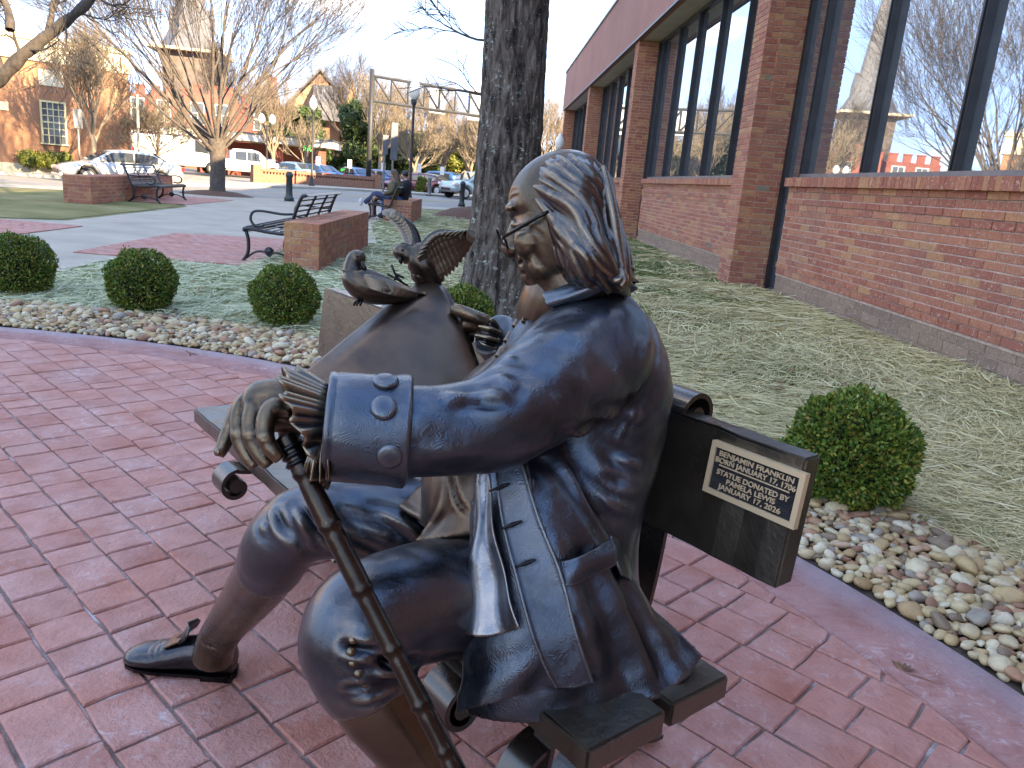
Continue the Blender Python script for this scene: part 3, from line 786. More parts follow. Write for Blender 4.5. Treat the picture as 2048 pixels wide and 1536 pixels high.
M_PANE, _nt, _b = new_mat('window_pane'); _b.inputs['Base Color'].default_value = (.08, .09, .1, 1); _b.inputs['Roughness'].default_value = .06; _b.inputs['Specular IOR Level'].default_value = .9
M_BARK = plain('grey_bark', (.085, .068, .056), .9, var=.45, scale=14, bmp=.6)
M_BARKP = plain('pale_bark', (.22, .175, .125), .9, var=.3, scale=9, bmp=.5)
M_BARKD = plain('dark_bark', (.065, .052, .042), .9, var=.4, scale=12, bmp=.6)

def facade_frame(a, o, z=0):           # matrix: x along the street, y away from us, z up
    p = street(a, o); return Matrix.Translation((p[0], p[1], z)) @ Matrix.Rotation(A_ST, 4, 'Z')
def win(parent, x0, x1, z0, z1, y=0.0, cols=4, rows=6, fm=None, depth=.10, name='window'):
    fm = fm or M_CREAM; w = .09
    f = MB().box((x0 - w, y - .07, z0 - w), (x0, y + depth, z1 + w)).box((x1, y - .07, z0 - w), (x1 + w, y + depth, z1 + w))
    f.box((x0, y - .07, z1), (x1, y + depth, z1 + w)).box((x0 - .15, y - .14, z0 - w - .06), (x1 + .15, y + depth, z0 - w))
    for i in range(1, cols):
        x = x0 + (x1 - x0) * i / cols; f.box((x - .02, y - .03, z0 - w), (x + .02, y + .02, z1))
    for j in range(1, rows):
        z = z0 + (z1 - z0) * j / rows; f.box((x0, y - .028, z - (.035 if j == rows // 2 else .02)), (x1, y + .018, z + (.035 if j == rows // 2 else .02)))
    o = f.build(name, fm, parent)
    MB().box((x0, y + .0, z0 - w), (x1, y + .03, z1)).build('pane', M_PANE, o)
    return o

# ---- tan brick hall with stone parapet (left edge of the picture)
hall = empty('brick_hall', label='sunlit tan brick hall with a pale stone parapet and cream sash window', cat='building')
hall.matrix_world = facade_frame(13.5, 47)
wb = MB().box((-26, 0, -.6), (0, 14, 5.1)); hw = wb.build('wall', M_TAN, hall)
MB().box((-26.1, -.14, 5.1), (.12, 14.1, 5.55)).box((-26.05, -.06, 5.55), (.06, 14.05, 6.05)).box((-26.15, -.2, 6.05), (.18, 14.15, 6.3)).build('parapet', M_STONEW, hall)
MB().box((-26.1, -.1, -.6), (.1, .02, .12)).build('plinth', M_STONEW, hall)
win(hall, -4.15, -3.15, 1.3, 3.2, -.02); win(hall, -8.6, -7.6, 1.3, 3.2, -.02)
MB().box((-4.2, -.05, 4.0), (-3.1, .02, 4.75)).build('stone_panel', M_STONEW, hall); MB().box((-8.6, -.05, 4.0), (-7.5, .02, 4.75)).build('stone_panel', M_STONEW, hall)
MB().box((-7.0, -.12, 2.6), (-5.6, .02, 3.0)).build('stone_panel', M_STONEW, hall)
# ---- dark red brick block behind the canopy, battlements along its top
rb = empty('red_brick_block', label='dark red brick block with battlements behind the white canopy', cat='building')
rb.matrix_world = Matrix.Translation((-36.0, 80, 0)) @ Matrix.Rotation(.10, 4, 'Z')
MB().box((0, 0, -.5), (15.0, 12, 6.5)).build('wall', M_RED2, rb)
MB().box((6.3, -1.2, -.5), (11.0, 0, 6.9)).build('projecting_bay', M_RED2, rb)
for k in range(11):
    cre = MB()
    x = .2 + 1.4 * k; y = -1.2 if 6.3 < x < 10.6 else 0
    zb_ = 6.9 if y < 0 else 6.5; cre.box((x, y, zb_), (x + .75, y + .4, zb_ + .7)); cre.box((x - .05, y - .05, zb_ + .7), (x + .8, y + .45, zb_ + .82))
    cre.build('merlon', M_RED2, rb)
for x in (1.2, 3.6, 12.6): win(rb, x, x + 1.1, 4.2, 6.0, -.02, 2, 2, M_WHITE); win(rb, x, x + 1.1, 1.2, 3.0, -.02, 2, 2, M_WHITE)
win(rb, 7.0, 8.1, 4.2, 6.0, -1.22, 2, 2, M_WHITE); win(rb, 9.2, 10.3, 4.2, 6.0, -1.22, 2, 2, M_WHITE)
ch_ = MB().box((13.0, 4, 6.5), (13.9, 5, 9.6)).build('chimney', M_RED2, rb)
# ---- wing further left, seen in the windows
rb2 = empty('red_brick_wing', label='red brick wing with battlements left of the canopy, far side of the street', cat='building')
rb2.matrix_world = Matrix.Translation((-62, 72, 0)) @ Matrix.Rotation(.25, 4, 'Z')
MB().box((0, 0, -.5), (20, 12, 7.0)).box((4, -2, -.5), (8, 0, 7.6)).box((13, -2, -.5), (16, 0, 7.8)).build('wall', M_RED2, rb2)
for k in range(14):
    cre = MB()
    x = .2 + 1.4 * k; y = -2 if (4 < x < 7.5 or 13 < x < 15.5) else 0
    cre.box((x, y, 7.0), (x + .75, y + .4, 8.5))
    cre.build('merlon', M_RED2, rb2)
MB().box((10, 5, 7), (11, 6, 11.5)).build('chimney', M_RED2, rb2)
for x in (1.5, 9.5, 17.5): win(rb2, x, x + 1.1, 3.6, 5.4, -.02, 2, 2, M_WHITE)
# ---- church: slate spire and sunlit gable
chur = empty('church', label='church with slate spire and steep gable above the roofs', cat='church')
chur.matrix_world = Matrix.Translation((-34.8, 96, 0)) @ Matrix.Rotation(.15, 4, 'Z')
MB().box((-2.6, -2.6, -.5), (2.6, 2.6, 12.4)).build('tower', M_TOWER, chur)
sp = MB(); ringp = lambda r, z, n=8: [(r * math.cos(2 * math.pi * (i + .5) / n), r * math.sin(2 * math.pi * (i + .5) / n), z) for i in range(n)]
lv = [(3.6, 12.4), (3.1, 13.0), (2.2, 14.8), (1.75, 16.4), (.05, 30.5)]
vv_ = sum([ringp(r, z) for r, z in lv], [])
sp.add(vv_, [(k * 8 + i, k * 8 + (i + 1) % 8, (k + 1) * 8 + (i + 1) % 8, (k + 1) * 8 + i) for k in range(4) for i in range(8)] + [tuple(range(8))[::-1]])
spire = sp.build('spire', M_SLATE, chur)
for i in range(4):
    an = i * math.pi / 2 + math.pi / 8 * 0; c = np.array([2.2 * math.cos(an), 2.2 * math.sin(an), 15.0]); t = np.array([-math.sin(an), math.cos(an), 0]); n_o = np.array([math.cos(an), math.sin(an), 0])
    MB().prism([c + t * .8 - [0, 0, 1], c - t * .8 - [0, 0, 1], c - t * .8 + [0, 0, .6], c + [0, 0, 2.0], c + t * .8 + [0, 0, .6]], -n_o * 1.6).build('dormer', M_SLATE, spire)
MB().box((-4.0, -4.0, 12.15), (4.0, 4.0, 12.42)).build('eaves', M_STONEW, chur)
MB().box((-.06, -.06, 30.3), (.06, .06, 32)).box((-.5, -.05, 31.1), (.5, .05, 31.25)).build('cross', M_WHITE, spire)
# nave with its gable end
MB().prism([(9.5, 0, -.5), (19.0, 0, -.5), (19.0, 0, 6.4), (14.2, 0, 11.6), (9.5, 0, 6.4)], (0, 22, 0)).build('nave', M_TAN, chur)
MB().prism([(8.9, -.1, 6.1), (14.2, -.1, 12.0), (19.6, -.1, 6.1), (19.6, -.1, 6.4), (14.2, -.1, 12.35), (8.9, -.1, 6.4)], (0, 22.3, 0)).build('roof', M_SLATE, chur)
MB().prism([(16.9, -2.0, -.5), (19.2, -2.0, -.5), (19.2, -2.0, 6.6), (18.0, -2.0, 11.3), (16.9, -2.0, 6.6)], (0, 2.0, 0)).build('gable', plain('sunlit_tan_stone', (.46, .27, .12), .85), chur)
MB().prism([(13.5, -1.8, 6.4), (16.9, -1.8, 6.4), (16.9, -1.8, 8.6), (13.5, -1.8, 8.6)], (0, 1.7, 1.8)).build('side_roof', M_SLATE, chur)
# ---- white flat canopy of the drive-through
can = empty('drive_through_canopy', label='long white flat canopy on brick piers across the street', cat='canopy')
can.matrix_world = Matrix.Translation((-24.2, 62, 0)) @ Matrix.Rotation(.06, 4, 'Z')
MB().box((-.3, -3, 2.55), (12.3, 3, 3.05)).build('roof_slab', M_WHITE, can)
MB().box((-.4, -3.1, 3.05), (12.4, 3.1, 3.15)).build('roof_edge', M_GREYM, can)
for x in (.5, 4.2, 8.2, 11.3): MB().box((x, -2.4, -.5), (x + .5, -1.9, 2.55)).build('pier', M_RED2, can)
MB().box((1.5, 1.5, -.5), (11, 2.9, 2.5)).build('back_wall', M_RED2, can)
m_, nt_, b__ = new_mat('green_lit_sign'); b__.inputs['Base Color'].default_value = (.0, .2, .03, 1); b__.inputs['Emission Color'].default_value = (.02, 1, .12, 1); b__.inputs['Emission Strength'].default_value = .9
MB().box((10.35, -3.06, 2.22), (10.95, -2.98, 2.5)).build('lit_sign', m_, can)
# ---- low brick wall with a row of openings
lw = empty('low_brick_wall', label='low sunlit brick wall with a row of small openings along the far pavement', cat='wall')
lw.matrix_world = facade_frame(20.0, 45.0, .05)
q = MB().box((0, 0, -.1), (7.6, .3, .5)).box((0, -.03, .62), (7.6, .33, .80)).box((-.5, -.08, -.1), (0, .38, .98)).box((7.6, -.08, -.1), (8.1, .38, .95))
for k in range(38): q.box((.03 + .2 * k, .02, .5), (.13 + .2 * k, .28, .62))
q.build('wall', M_LOWB, lw)
# ---- lamps, signs, gantry, bollards
M_GLOBE, nt_, b__ = new_mat('frosted_globe'); b__.inputs['Base Color'].default_value = (.82, .80, .72, 1); b__.inputs['Roughness'].default_value = .3
M_GLOBE.node_tree.nodes['Principled BSDF'].inputs['Subsurface Weight'].default_value = .2
def lamp(x, y, h, label, sc=1.0, z=0.0):
    t = empty('street_lamp', (x, y, z), label=label, cat='street lamp', group='acorn globe street lamps')
    MB().lathe([(.20 * sc, 0), (.20 * sc, .12), (.14 * sc, .3), (.10 * sc, .45), (.062 * sc, .7), (.05 * sc, h - 1.0), (.055 * sc, h - .95), (.10 * sc, h - .85), (.12 * sc, h - .72)], (0, 0, 0), 12).build('post', M_BLACK, t, smooth=True)
    MB().lathe([(.10 * sc, h - .72), (.19 * sc, h - .55), (.22 * sc, h - .38), (.17 * sc, h - .16), (.10 * sc, h - .09), (.08 * sc, h - .03), (.015, h + .06)], (0, 0, 0), 14).build('globe', M_GLOBE, t, smooth=True)
    return t
p = gnd(627, 376); lamp(*street(22.28, 43.2), 5.05, 'acorn globe lamp on a black post in front of the low brick wall')
lamp(-2.98, 30.2, 4.6, 'acorn globe lamp whose post rises behind the seated people', .95)
lamp(3.05, 37.5, 3.6, 'acorn globe lamp just right of the thick trunk, near the end of the office building')
dl = empty('twin_lamp', tuple(np.r_[street(23.5, 52), 0]), label='lamp post with two white globes beside the canopy', cat='street lamp')
MB().tube([(0, 0, 0), (0, 0, 3.6)], .05).tube([(-.35, 0, 3.65), (0, 0, 3.45), (.35, 0, 3.65)], .03).build('post', M_BLACK, dl)
for s in (-.35, .35): MB().lathe([(.06, 3.65), (.2, 3.8), (.22, 4.0), (.14, 4.2), (.02, 4.28)], (s, 0, 0), 10).build('globe', M_GLOBE, dl, smooth=True)
def sign(x, y, z0, z1, w, label, post=.03, mat=None, rz=None, z=0):
    t = empty('road_sign', (x, y, z), A_ST if rz is None else rz, label=label, cat='sign')
    MB().box((-w / 2, -.015, z0), (w / 2, .015, z1)).build('panel', mat or M_SIGNB, t, bevel=.006)
    MB().box((-post, .02, 0), (post, .02 + 2 * post, z1 - .05)).build('post', M_GREYM, t)
    return t
sign(-17.9, 35.9, 1.95, 2.75, .36, 'narrow dark road sign on a thin pole before the tan hall')
sign(-15.6, 36.5, 2.2, 3.6, .10, 'bare pale sign pole beside the silver saloon car', .045, M_STONEW)
sign(-5.35, 44.5, 1.9, 3.85, .42, 'tall dark back of a road sign behind the seated people', .04)
sign(-5.75, 44.0, 2.15, 3.15, .34, 'shorter dark back of a road sign next to the gantry pole', .04)
for u, v, l in ((636, 330, 'small white parking sign behind the low wall, beside the lamp'), (699, 336, 'small white parking sign above the parked blue saloon'), (766, 342, 'small white parking sign between the road sign backs'), (838, 345, 'small white parking sign behind the second lamp post'), (884, 350, 'small white parking sign left of the silver off-roader')):
    pp = on_y(u, v, 56); sign(pp[0], pp[1], pp[2] + .0, pp[2] + .55, .32, l, .02, M_WHITE)
gt = empty('sign_gantry', tuple(np.r_[street(27.77, 46.0), 0]), A_ST, label='steel overhead truss arm on a single tall pole across the street', cat='gantry')
MB().tube([(0, 0, 0), (0, 0, 7.45)], [.18, .14], 10).build('pole', M_BLACKG, gt, smooth=True)
tr = MB()
for z in (5.55, 7.05): tr.tube([(0, 0, z), (11.5, 0, z + .12)], .10, 6)
for k in range(9):
    x = .15 + 1.3 * k
    tr.tube([(x, 0, 5.55), (x, 0, 7.05)], .06, 5)
    if k < 8: tr.tube([(x, 0, 7.02), (x + 1.3, 0, 5.6)], .05, 5)
tr.build('truss', M_BLACKG, gt)
for x0, x1, z0, z1 in ((4.6, 5.9, 5.4, 7.0), (7.9, 10.3, 5.3, 7.4)):
    s_ = MB()
    for k in range(9):
        zz = z0 + (z1 - z0) * k / 9; s_.box((x0, .1, zz), (x1, .14, zz + (z1 - z0) / 9 - .02)); 
    s_.build('sign_panel', plain('sign_back_aluminium', (.42, .43, .46), .5, metal=.5), gt)
def bollard(x, y, h, label, mat=None):
    t = empty('bollard', (x, y, 0), label=label, cat='bollard', group='round bollards at the kerb')
    MB().lathe([(.17, 0), (.17, .1), (.13, .16), (.115, .25), (.105, h - .2), (.13, h - .17), (.13, h - .1), (.115, h - .08), (.09, h - .02), (.02, h)], (0, 0, 0), 14).build('post', mat or M_GREENM, t, smooth=True)
M_GREENM = plain('dark_green_metal', (.02, .035, .035), .4)
bollard(-6.95, 28.2, 1.0, 'dark green bollard between the vase shaped tree and the nearer bench')
p = gnd(923, 413); bollard(p[0], p[1], 1.15, 'black bollard in front of the silver off-roader', M_BLACK)
p = gnd(858, 392); bollard(p[0], p[1], 1.2, 'grey bollard beside the small yellow bush', M_GREYM)

p = on_y(541, 332, 57); bs_ = sign(p[0], p[1], p[2] - .35, p[2] + .45, .75, 'small blue and white board in front of the white pickup', .04, plain('blue_board', (.05, .10, .35), .5))
MB().box((-.3, -.03, p[2] - .1), (.3, -.017, p[2] + .12)).build('white_stripe', M_WHITE, bs_)
# ================================================================ vehicles
def car_paint(name, col, metal=.3):
    m, nt, b = new_mat(name); b.inputs['Base Color'].default_value = (*col, 1); b.inputs['Metallic'].default_value = metal; b.inputs['Roughness'].default_value = .28
    b.inputs['Coat Weight'].default_value = .6; b.inputs['Coat Roughness'].default_value = .06
    n = noise(nt, gpos(nt), 3, 4); mr = node(nt, 'ShaderNodeMapRange'); nt.links.new(n, mr.inputs['Value']); mr.inputs['To Min'].default_value = .22; mr.inputs['To Max'].default_value = .4
    nt.links.new(mr.outputs[0], b.inputs['Roughness']); return m
M_TYRE = plain('tyre_rubber', (.02, .02, .02), .85); M_RIM = plain('alloy_rim', (.45, .45, .46), .3, metal=.8)
M_LENS, _n, _b = new_mat('headlamp_lens'); _b.inputs['Base Color'].default_value = (.75, .76, .78, 1); _b.inputs['Roughness'].default_value = .1; _b.inputs['Metallic'].default_value = .4
M_AMBER = plain('amber_lens', (.7, .22, .03), .2); M_REDL = plain('red_lens', (.45, .02, .02), .2)
M_CGLASS, _n, _b = new_mat('car_glass'); _b.inputs['Base Color'].default_value = (.03, .035, .04, 1); _b.inputs['Roughness'].default_value = .04; _b.inputs['Specular IOR Level'].default_value = 1.0
# front of every vehicle looks along +x
KIND = {
 'saloon': dict(W=.89, body=[(-2.42, .42, .78, .72), (-2.36, .30, .98, .82), (-1.9, .24, 1.0, .88), (-.9, .22, .96, .89), (.8, .22, .93, .89), (1.5, .24, .86, .88), (2.1, .28, .74, .83), (2.36, .36, .62, .72), (2.42, .40, .56, .62)],
                cab=[(-1.95, .98, .99, .76, .70), (-1.15, .96, 1.42, .80, .60), (-.2, .95, 1.47, .81, .60), (.45, .94, 1.40, .81, .58), (1.35, .88, .90, .78, .72)], wins=[(-1.35, -.42), (-.36, .72)], wheels=(-1.38, 1.42), wr=.33),
 'suv': dict(W=.92, body=[(-2.25, .5, .95, .80), (-2.2, .36, 1.08, .88), (-1.7, .32, 1.08, .92), (.9, .32, 1.06, .92), (1.5, .34, 1.04, .91), (2.05, .38, .98, .88), (2.22, .42, .86, .82), (2.26, .5, .7, .78)],
                cab=[(-2.15, 1.05, 1.5, .82, .66), (-1.9, 1.05, 1.70, .84, .68), (-.4, 1.05, 1.74, .85, .70), (.35, 1.05, 1.68, .85, .68), (1.15, 1.04, 1.08, .82, .76)], wins=[(-1.8, -1.1), (-1.05, -.2), (-.14, .62)], wheels=(-1.35, 1.38), wr=.37),
 'van': dict(W=.98, body=[(-2.85, .5, 1.2, .94), (-2.8, .40, 1.3, .98), (1.3, .40, 1.3, .98), (1.7, .42, 1.25, .96), (2.5, .45, 1.05, .90), (2.75, .5, .85, .84)],
                cab=[(-2.83, 1.28, 2.0, .95, .88), (-2.7, 1.28, 2.12, .96, .88), (.6, 1.28, 2.16, .96, .88), (1.1, 1.26, 2.06, .95, .84), (2.1, 1.12, 1.18, .90, .84)], wins=[(.72, 1.5)], wheels=(-1.75, 1.75), wr=.36),
 'pickup': dict(W=.98, body=[(-2.85, .55, 1.15, .94), (-2.8, .45, 1.2, .97), (1.0, .42, 1.18, .98), (1.7, .44, 1.18, .97), (2.6, .5, 1.08, .92), (2.8, .55, .9, .88)],
                cab=[(-.85, 1.15, 1.75, .88, .74), (-.7, 1.15, 1.88, .89, .74), (.6, 1.15, 1.92, .9, .74), (1.0, 1.15, 1.82, .9, .72), (1.65, 1.14, 1.2, .88, .80)], wins=[(-.62, .12), (.18, .98)], wheels=(-1.75, 1.85), wr=.40),
}
def car(kind, name, label, cat, x, y, z, head, paint, group=None, badge=None):
    K = KIND[kind]; t = empty(name, (x, y, z), head, label=label, cat=cat, group=group)
    def loft(st, n):
        v = np.vstack(st); k = len(st); f = [(j * n + i, j * n + (i + 1) % n, (j + 1) * n + (i + 1) % n, (j + 1) * n + i) for j in range(k - 1) for i in range(n)]
        return v, f + [tuple(range(n))[::-1], tuple(range((k - 1) * n, k * n))]
    xs = np.linspace(K['body'][0][0], K['body'][-1][0], 40)
    Bd = np.array(K['body']); st = []
    for x_ in xs:
        lo, hi, w = [np.interp(x_, Bd[:, 0], Bd[:, i]) for i in (1, 2, 3)]
        for wx in K['wheels']:
            d = abs(x_ - wx)
            if d < K['wr'] + .06: lo = max(lo, math.sqrt((K['wr'] + .06) ** 2 - d * d) + K['wr'] - .02 if d < K['wr'] + .05 else lo)
        m = (lo + hi) / 2
        st.append(np.array([(x_, -w + .1, lo), (x_, -w, lo + .1), (x_, -w - .01, max(m, lo + .12)), (x_, -w + .03, hi - .06), (x_, -w + .12, hi), (x_, 0, hi + .03), (x_, w - .12, hi), (x_, w - .03, hi - .06), (x_, w + .01, max(m, lo + .12)), (x_, w, lo + .1), (x_, w - .1, lo)]))
    mb_ = MB().add(*loft(st, 11))
    Cb = np.array(K['cab']); st = []
    for x_ in np.linspace(Cb[0, 0], Cb[-1, 0], 26):
        zb, zt, wb_, wt = [np.interp(x_, Cb[:, 0], Cb[:, i]) for i in (1, 2, 3, 4)]
        st.append(np.array([(x_, -wb_, zb - .05), (x_, -wt - .04, zb + (zt - zb) * .86), (x_, -wt + .05, zt - .01), (x_, 0, zt + .02), (x_, wt - .05, zt - .01), (x_, wt + .04, zb + (zt - zb) * .86), (x_, wb_, zb - .05)]))
    mb_.add(*loft(st, 7))
    body = mb_.build('body', paint, t, smooth=True)
    body.data.polygons.foreach_set('use_smooth', np.ones(len(body.data.polygons), bool))
    ci = lambda x_, i: float(np.interp(x_, Cb[:, 0], Cb[:, i]))
    for sgn in (-1, 1):
        for a, b in K['wins']:
            top, bot = [], []
            for x_ in np.linspace(a, b, 5):
                zb, zt, wb_, wt = [ci(x_, i) for i in (1, 2, 3, 4)]
                h = zb + (zt - zb) * .80
                if h < zb + .06: h = zb + .06
                k = .80 * (1 / .86); bot.append((x_, sgn * (wb_ - .02 + .022), zb + .02)); top.append((x_, sgn * (wb_ + (wt + .04 - wb_) * k * .97 + .018), h))
            poly = bot + top[::-1]
            MB().prism(poly, (0, sgn * .006, 0)).build('window', M_CGLASS, t)
        MB().obox((K['wins'][-1][1] + .12, sgn * (K['W'] + .08), ci(K['wins'][-1][1], 1) + .12), (.08, 0, 0), (0, .09, 0), (0, 0, .07)).build('mirror', paint, t, bevel=.02)
    # windscreen and rear screen
    for i0, i1 in ((-1, -2), (0, 1)):
        a, b = Cb[i0], Cb[i1]; s = 1 if i0 == -1 else -1
        ps = []
        for k, (f0, ww) in enumerate(((.12, .94), (.88, .90))):
            x_ = a[0] + (b[0] - a[0]) * f0; zt = a[2] + (b[2] - a[2]) * f0; wt = a[4] + (b[4] - a[4]) * f0
            ps.append((x_ + s * .02, -wt * ww + .02, zt + .022)); ps.append((x_ + s * .02, wt * ww - .02, zt + .022))
        MB().prism([ps[0], ps[1], ps[3], ps[2]], (s * .006, 0, .008)).build('windscreen' if s > 0 else 'rear_window', M_CGLASS, t)
    for wx in K['wheels']:
        for sgn in (-1, 1):
            w = MB().lathe([(K['wr'] * .62, -.10), (K['wr'] * .9, -.11), (K['wr'], -.07), (K['wr'], .07), (K['wr'] * .9, .11), (K['wr'] * .62, .10)], (wx, sgn * (K['W'] - .12), K['wr']), 20, (0, 1, 0)).build('wheel', M_TYRE, t, smooth=True)
            r_ = MB().lathe([(K['wr'] * .63, -.02), (K['wr'] * .63, .02), (K['wr'] * .55, .03)], (wx, sgn * (K['W'] - .035), K['wr']), 16, (0, sgn, 0))
            for k in range(7):
                an = 2 * math.pi * k / 7; d = np.array([math.cos(an), 0, math.sin(an)]); c = np.array([wx, sgn * (K['W'] - .005), K['wr']]) + d * K['wr'] * .3
                r_.obox(c, d * K['wr'] * .3, np.cross(d, (0, 1, 0)) * .03, (0, .012, 0))
            r_.build('rim', M_RIM, w)
    xf = K['body'][-1][0]; Bz = lambda x_, i: float(np.interp(x_, Bd[:, 0], Bd[:, i]))
    for sgn in (-1, 1):
        x_ = xf - .22; w = Bz(x_, 3); h = Bz(x_, 2)
        MB().obox((x_ + .06, sgn * (w - .12), h - .12), (.14, -sgn * .05, 0), (.02, sgn * .16, 0), (0, 0, .07)).build('headlight', M_LENS, t, bevel=.02)
        MB().obox((x_ - .10, sgn * (w - .0), h - .13), (.06, 0, 0), (0, .03, 0), (0, 0, .04)).build('indicator', M_AMBER, t, bevel=.01)
        xr = K['body'][0][0] + .06
        MB().obox((xr, sgn * (Bz(xr + .1, 3) - .12), Bz(xr + .1, 2) - .14), (.06, 0, 0), (0, .14, 0), (0, 0, .09)).build('tail_light', M_REDL, t, bevel=.02)
    MB().box((xf - .06, -.45, Bd[-1, 1] - .02), (xf + .025, .45, Bd[-1, 1] + .12)).build('grille', M_BLACK, t)
    MB().box((xf - .1, -.7, Bd[-1, 1] - .12), (xf + .03, .7, Bd[-1, 1] - .03)).build('bumper', paint if kind == 'saloon' else M_GREYM, t, bevel=.02)
    if badge: badge(t, K)
    return t
HL = A_ST + math.pi                     # heading to the left along the street
PT_SILVER = car_paint('silver_paint', (.50, .51, .52), .55); PT_WHITE = car_paint('white_paint', (.80, .80, .79), 0.0)
PT_SAGE = car_paint('pale_green_silver_paint', (.42, .50, .48), .4); PT_BLUE = car_paint('blue_paint', (.03, .10, .24), .3); PT_LBLUE = car_paint('light_blue_paint', (.20, .33, .48), .3)
PT_RED = car_paint('dark_red_paint', (.16, .015, .02), .2); PT_GREY = car_paint('grey_paint', (.2, .21, .23), .4)
s_ = street(10.15, 37.0); car('saloon', 'parked_car', 'silver four-door saloon car driving left behind the far bench', 'car', s_[0], s_[1], float(gz(*s_)), HL, PT_SILVER)
s_ = street(18.2, 53.0); car('van', 'cargo_van', 'white cargo van with a roof ladder rack facing right', 'van', s_[0], s_[1], .15, A_ST - .2, PT_WHITE)
rk = MB()
for x in (-1.8, 0, .5): rk.box((x, -.8, 2.14), (x + .06, .8, 2.32))
rk.box((-2.2, -.75, 2.3), (.8, -.70, 2.36)).box((-2.2, .70, 2.3), (.8, .75, 2.36))
van_o = bpy.data.objects['cargo_van']; rk.build('roof_rack', M_WHITE, van_o)
def pk_badge(t, K):                      # faint script on the door, too far off to be read
    q = MB(); R_ = random.Random(4)
    for x0, x1, z in ((-.55, .95, .92), (-.6, 1.0, .70)):
        x = x0; P = []
        while x < x1: P.append((x, -.992, z + R_.uniform(-.05, .07))); x += R_.uniform(.035, .06)
        q.tube(P, .012, 4)
    q.build('door_lettering', M_BLACKG, t)
s_ = street(22.9, 54.5); car('pickup', 'pickup_truck', 'white crew cab pickup truck facing right behind the vase shaped tree', 'pickup truck', s_[0], s_[1], .0, A_ST - .25, PT_WHITE)
s_ = street(31.9, 40.0); car('suv', 'off_roader', 'pale silver green off-roader at the kerb left of the thick trunk', 'car', s_[0], s_[1], 0, HL, PT_SAGE)
for (u, v, yy, pt, kd, hd, lab) in ((583, 340, 57, PT_LBLUE, 'saloon', .9, 'light blue saloon parked behind the low wall by the lamp, leftmost of the row'), (628, 348, 57, PT_BLUE, 'saloon', .9, 'dark blue saloon parked right of the lamp post'), (705, 345, 58, PT_BLUE, 'saloon', .7, 'dark blue saloon parked beneath the small white sign'),
                           (757, 350, 60, PT_BLUE, 'saloon', .8, 'blue saloon parked behind the gantry pole'), (848, 363, 62, PT_LBLUE, 'saloon', 1.0, 'light blue saloon nearest the second lamp post'), (872, 362, 64, PT_BLUE, 'suv', 1.0, 'dark blue car parked between the yellow bush and the off-roader'), (828, 368, 58, PT_RED, 'saloon', 2.2, 'dark red car half hidden by the second lamp post'), (893, 366, 70, PT_GREY, 'saloon', 1.2, 'grey car parked furthest back beside the off-roader')):
    pp = on_y(u, v, yy); car(kd, 'parked_car', lab, 'car', pp[0], pp[1], min(.35, max(-.1, pp[2] - 1.1)), hd + math.pi / 2, pt, group='cars in the car park')
# ================================================================ trees, shrubs
def grow(p, d, L, r, depth, R, out, spread=.6, up=.25, kids=(2, 3), shrink=.72, wob=.18, rmin=.004, first=.35, nk=None):
    """one limb and its children; out collects (points, radii)"""
    n = 6; pts = [np.array(p, float)]; dd = unit(d)
    for i in range(n):
        dd = unit(dd + R.normal(0, wob, 3) * .5 + np.array([0, 0, up * .12])); pts.append(pts[-1] + dd * L / n)
    P = np.array(pts); rad = np.linspace(r, max(r * .55, rmin), n + 1)
    out.append((P, rad))
    if depth == 0: return
    k = nk or R.integers(kids[0], kids[1] + 1)
    for j in range(k):
        t = first + (1 - first) * (j + R.random() * .8) / k; t = min(t, 1.0)
        i = min(int(t * n), n - 1); q = P[i] + (P[i + 1] - P[i]) * (t * n - i)
        base = unit(P[i + 1] - P[i]); ax = unit(np.cross(base, R.normal(size=3))); a = spread * R.uniform(.6, 1.25)
        nd = unit(base * math.cos(a) + ax * math.sin(a) + np.array([0, 0, up * .3]))
        grow(q, nd, L * shrink * R.uniform(.75, 1.1), max(rad[i] * .62, rmin), depth - 1, R, out, spread, up, kids, shrink, wob, rmin, first)
    grow(P[-1], dd, L * shrink, max(rad[-1] * .9, rmin), depth - 1, R, out, spread, up, kids, shrink, wob, rmin, first)
def bare_tree(name, x, y, z, label, stems, mat, seed, group=None, trunk=None, sides=(7, 4), cat='tree', buds=None):
    t = empty(name, (x, y, z), label=label, cat=cat, group=group); R = np.random.default_rng(seed)
    if trunk is not None:
        P, rad = trunk; v, f = tube_geo(catmull(P, 24), catmull(np.array(rad)[:, None], 24)[:, 0], 14)
        v = v + .03 * rad[0] * np.sin(v * 23 + 3)
        mesh_np('trunk', v, f, mat, t, smooth=True)
    out = []
    for s in stems: grow(*s[:5], R, out, **s[5])
    big = [o for o in out if o[1][0] > .03]; small = [o for o in out if o[1][0] <= .03]
    if big: v, f = tubes_np(big, sides[0]); mesh_np('limbs', v, f, mat, t, smooth=True)
    if small: v, f = tubes_np(small, sides[1] if len(small) < 9000 else 3); mesh_np('crown', v, f, mat, t)
    if buds:
        tips = np.array([o[0][-1] for o in small]); tips = tips[R.random(len(tips)) < buds[0]]
        n = len(tips); a = R.normal(0, buds[1], (n, 3, 3)); mesh_np('dry_leaves', (tips[:, None] + a).reshape(-1, 3), np.arange(3 * n).reshape(-1, 3), buds[2], t)
    return t
M_BUD = plain('dry_seed_heads', (.16, .07, .05), .9, var=.5)
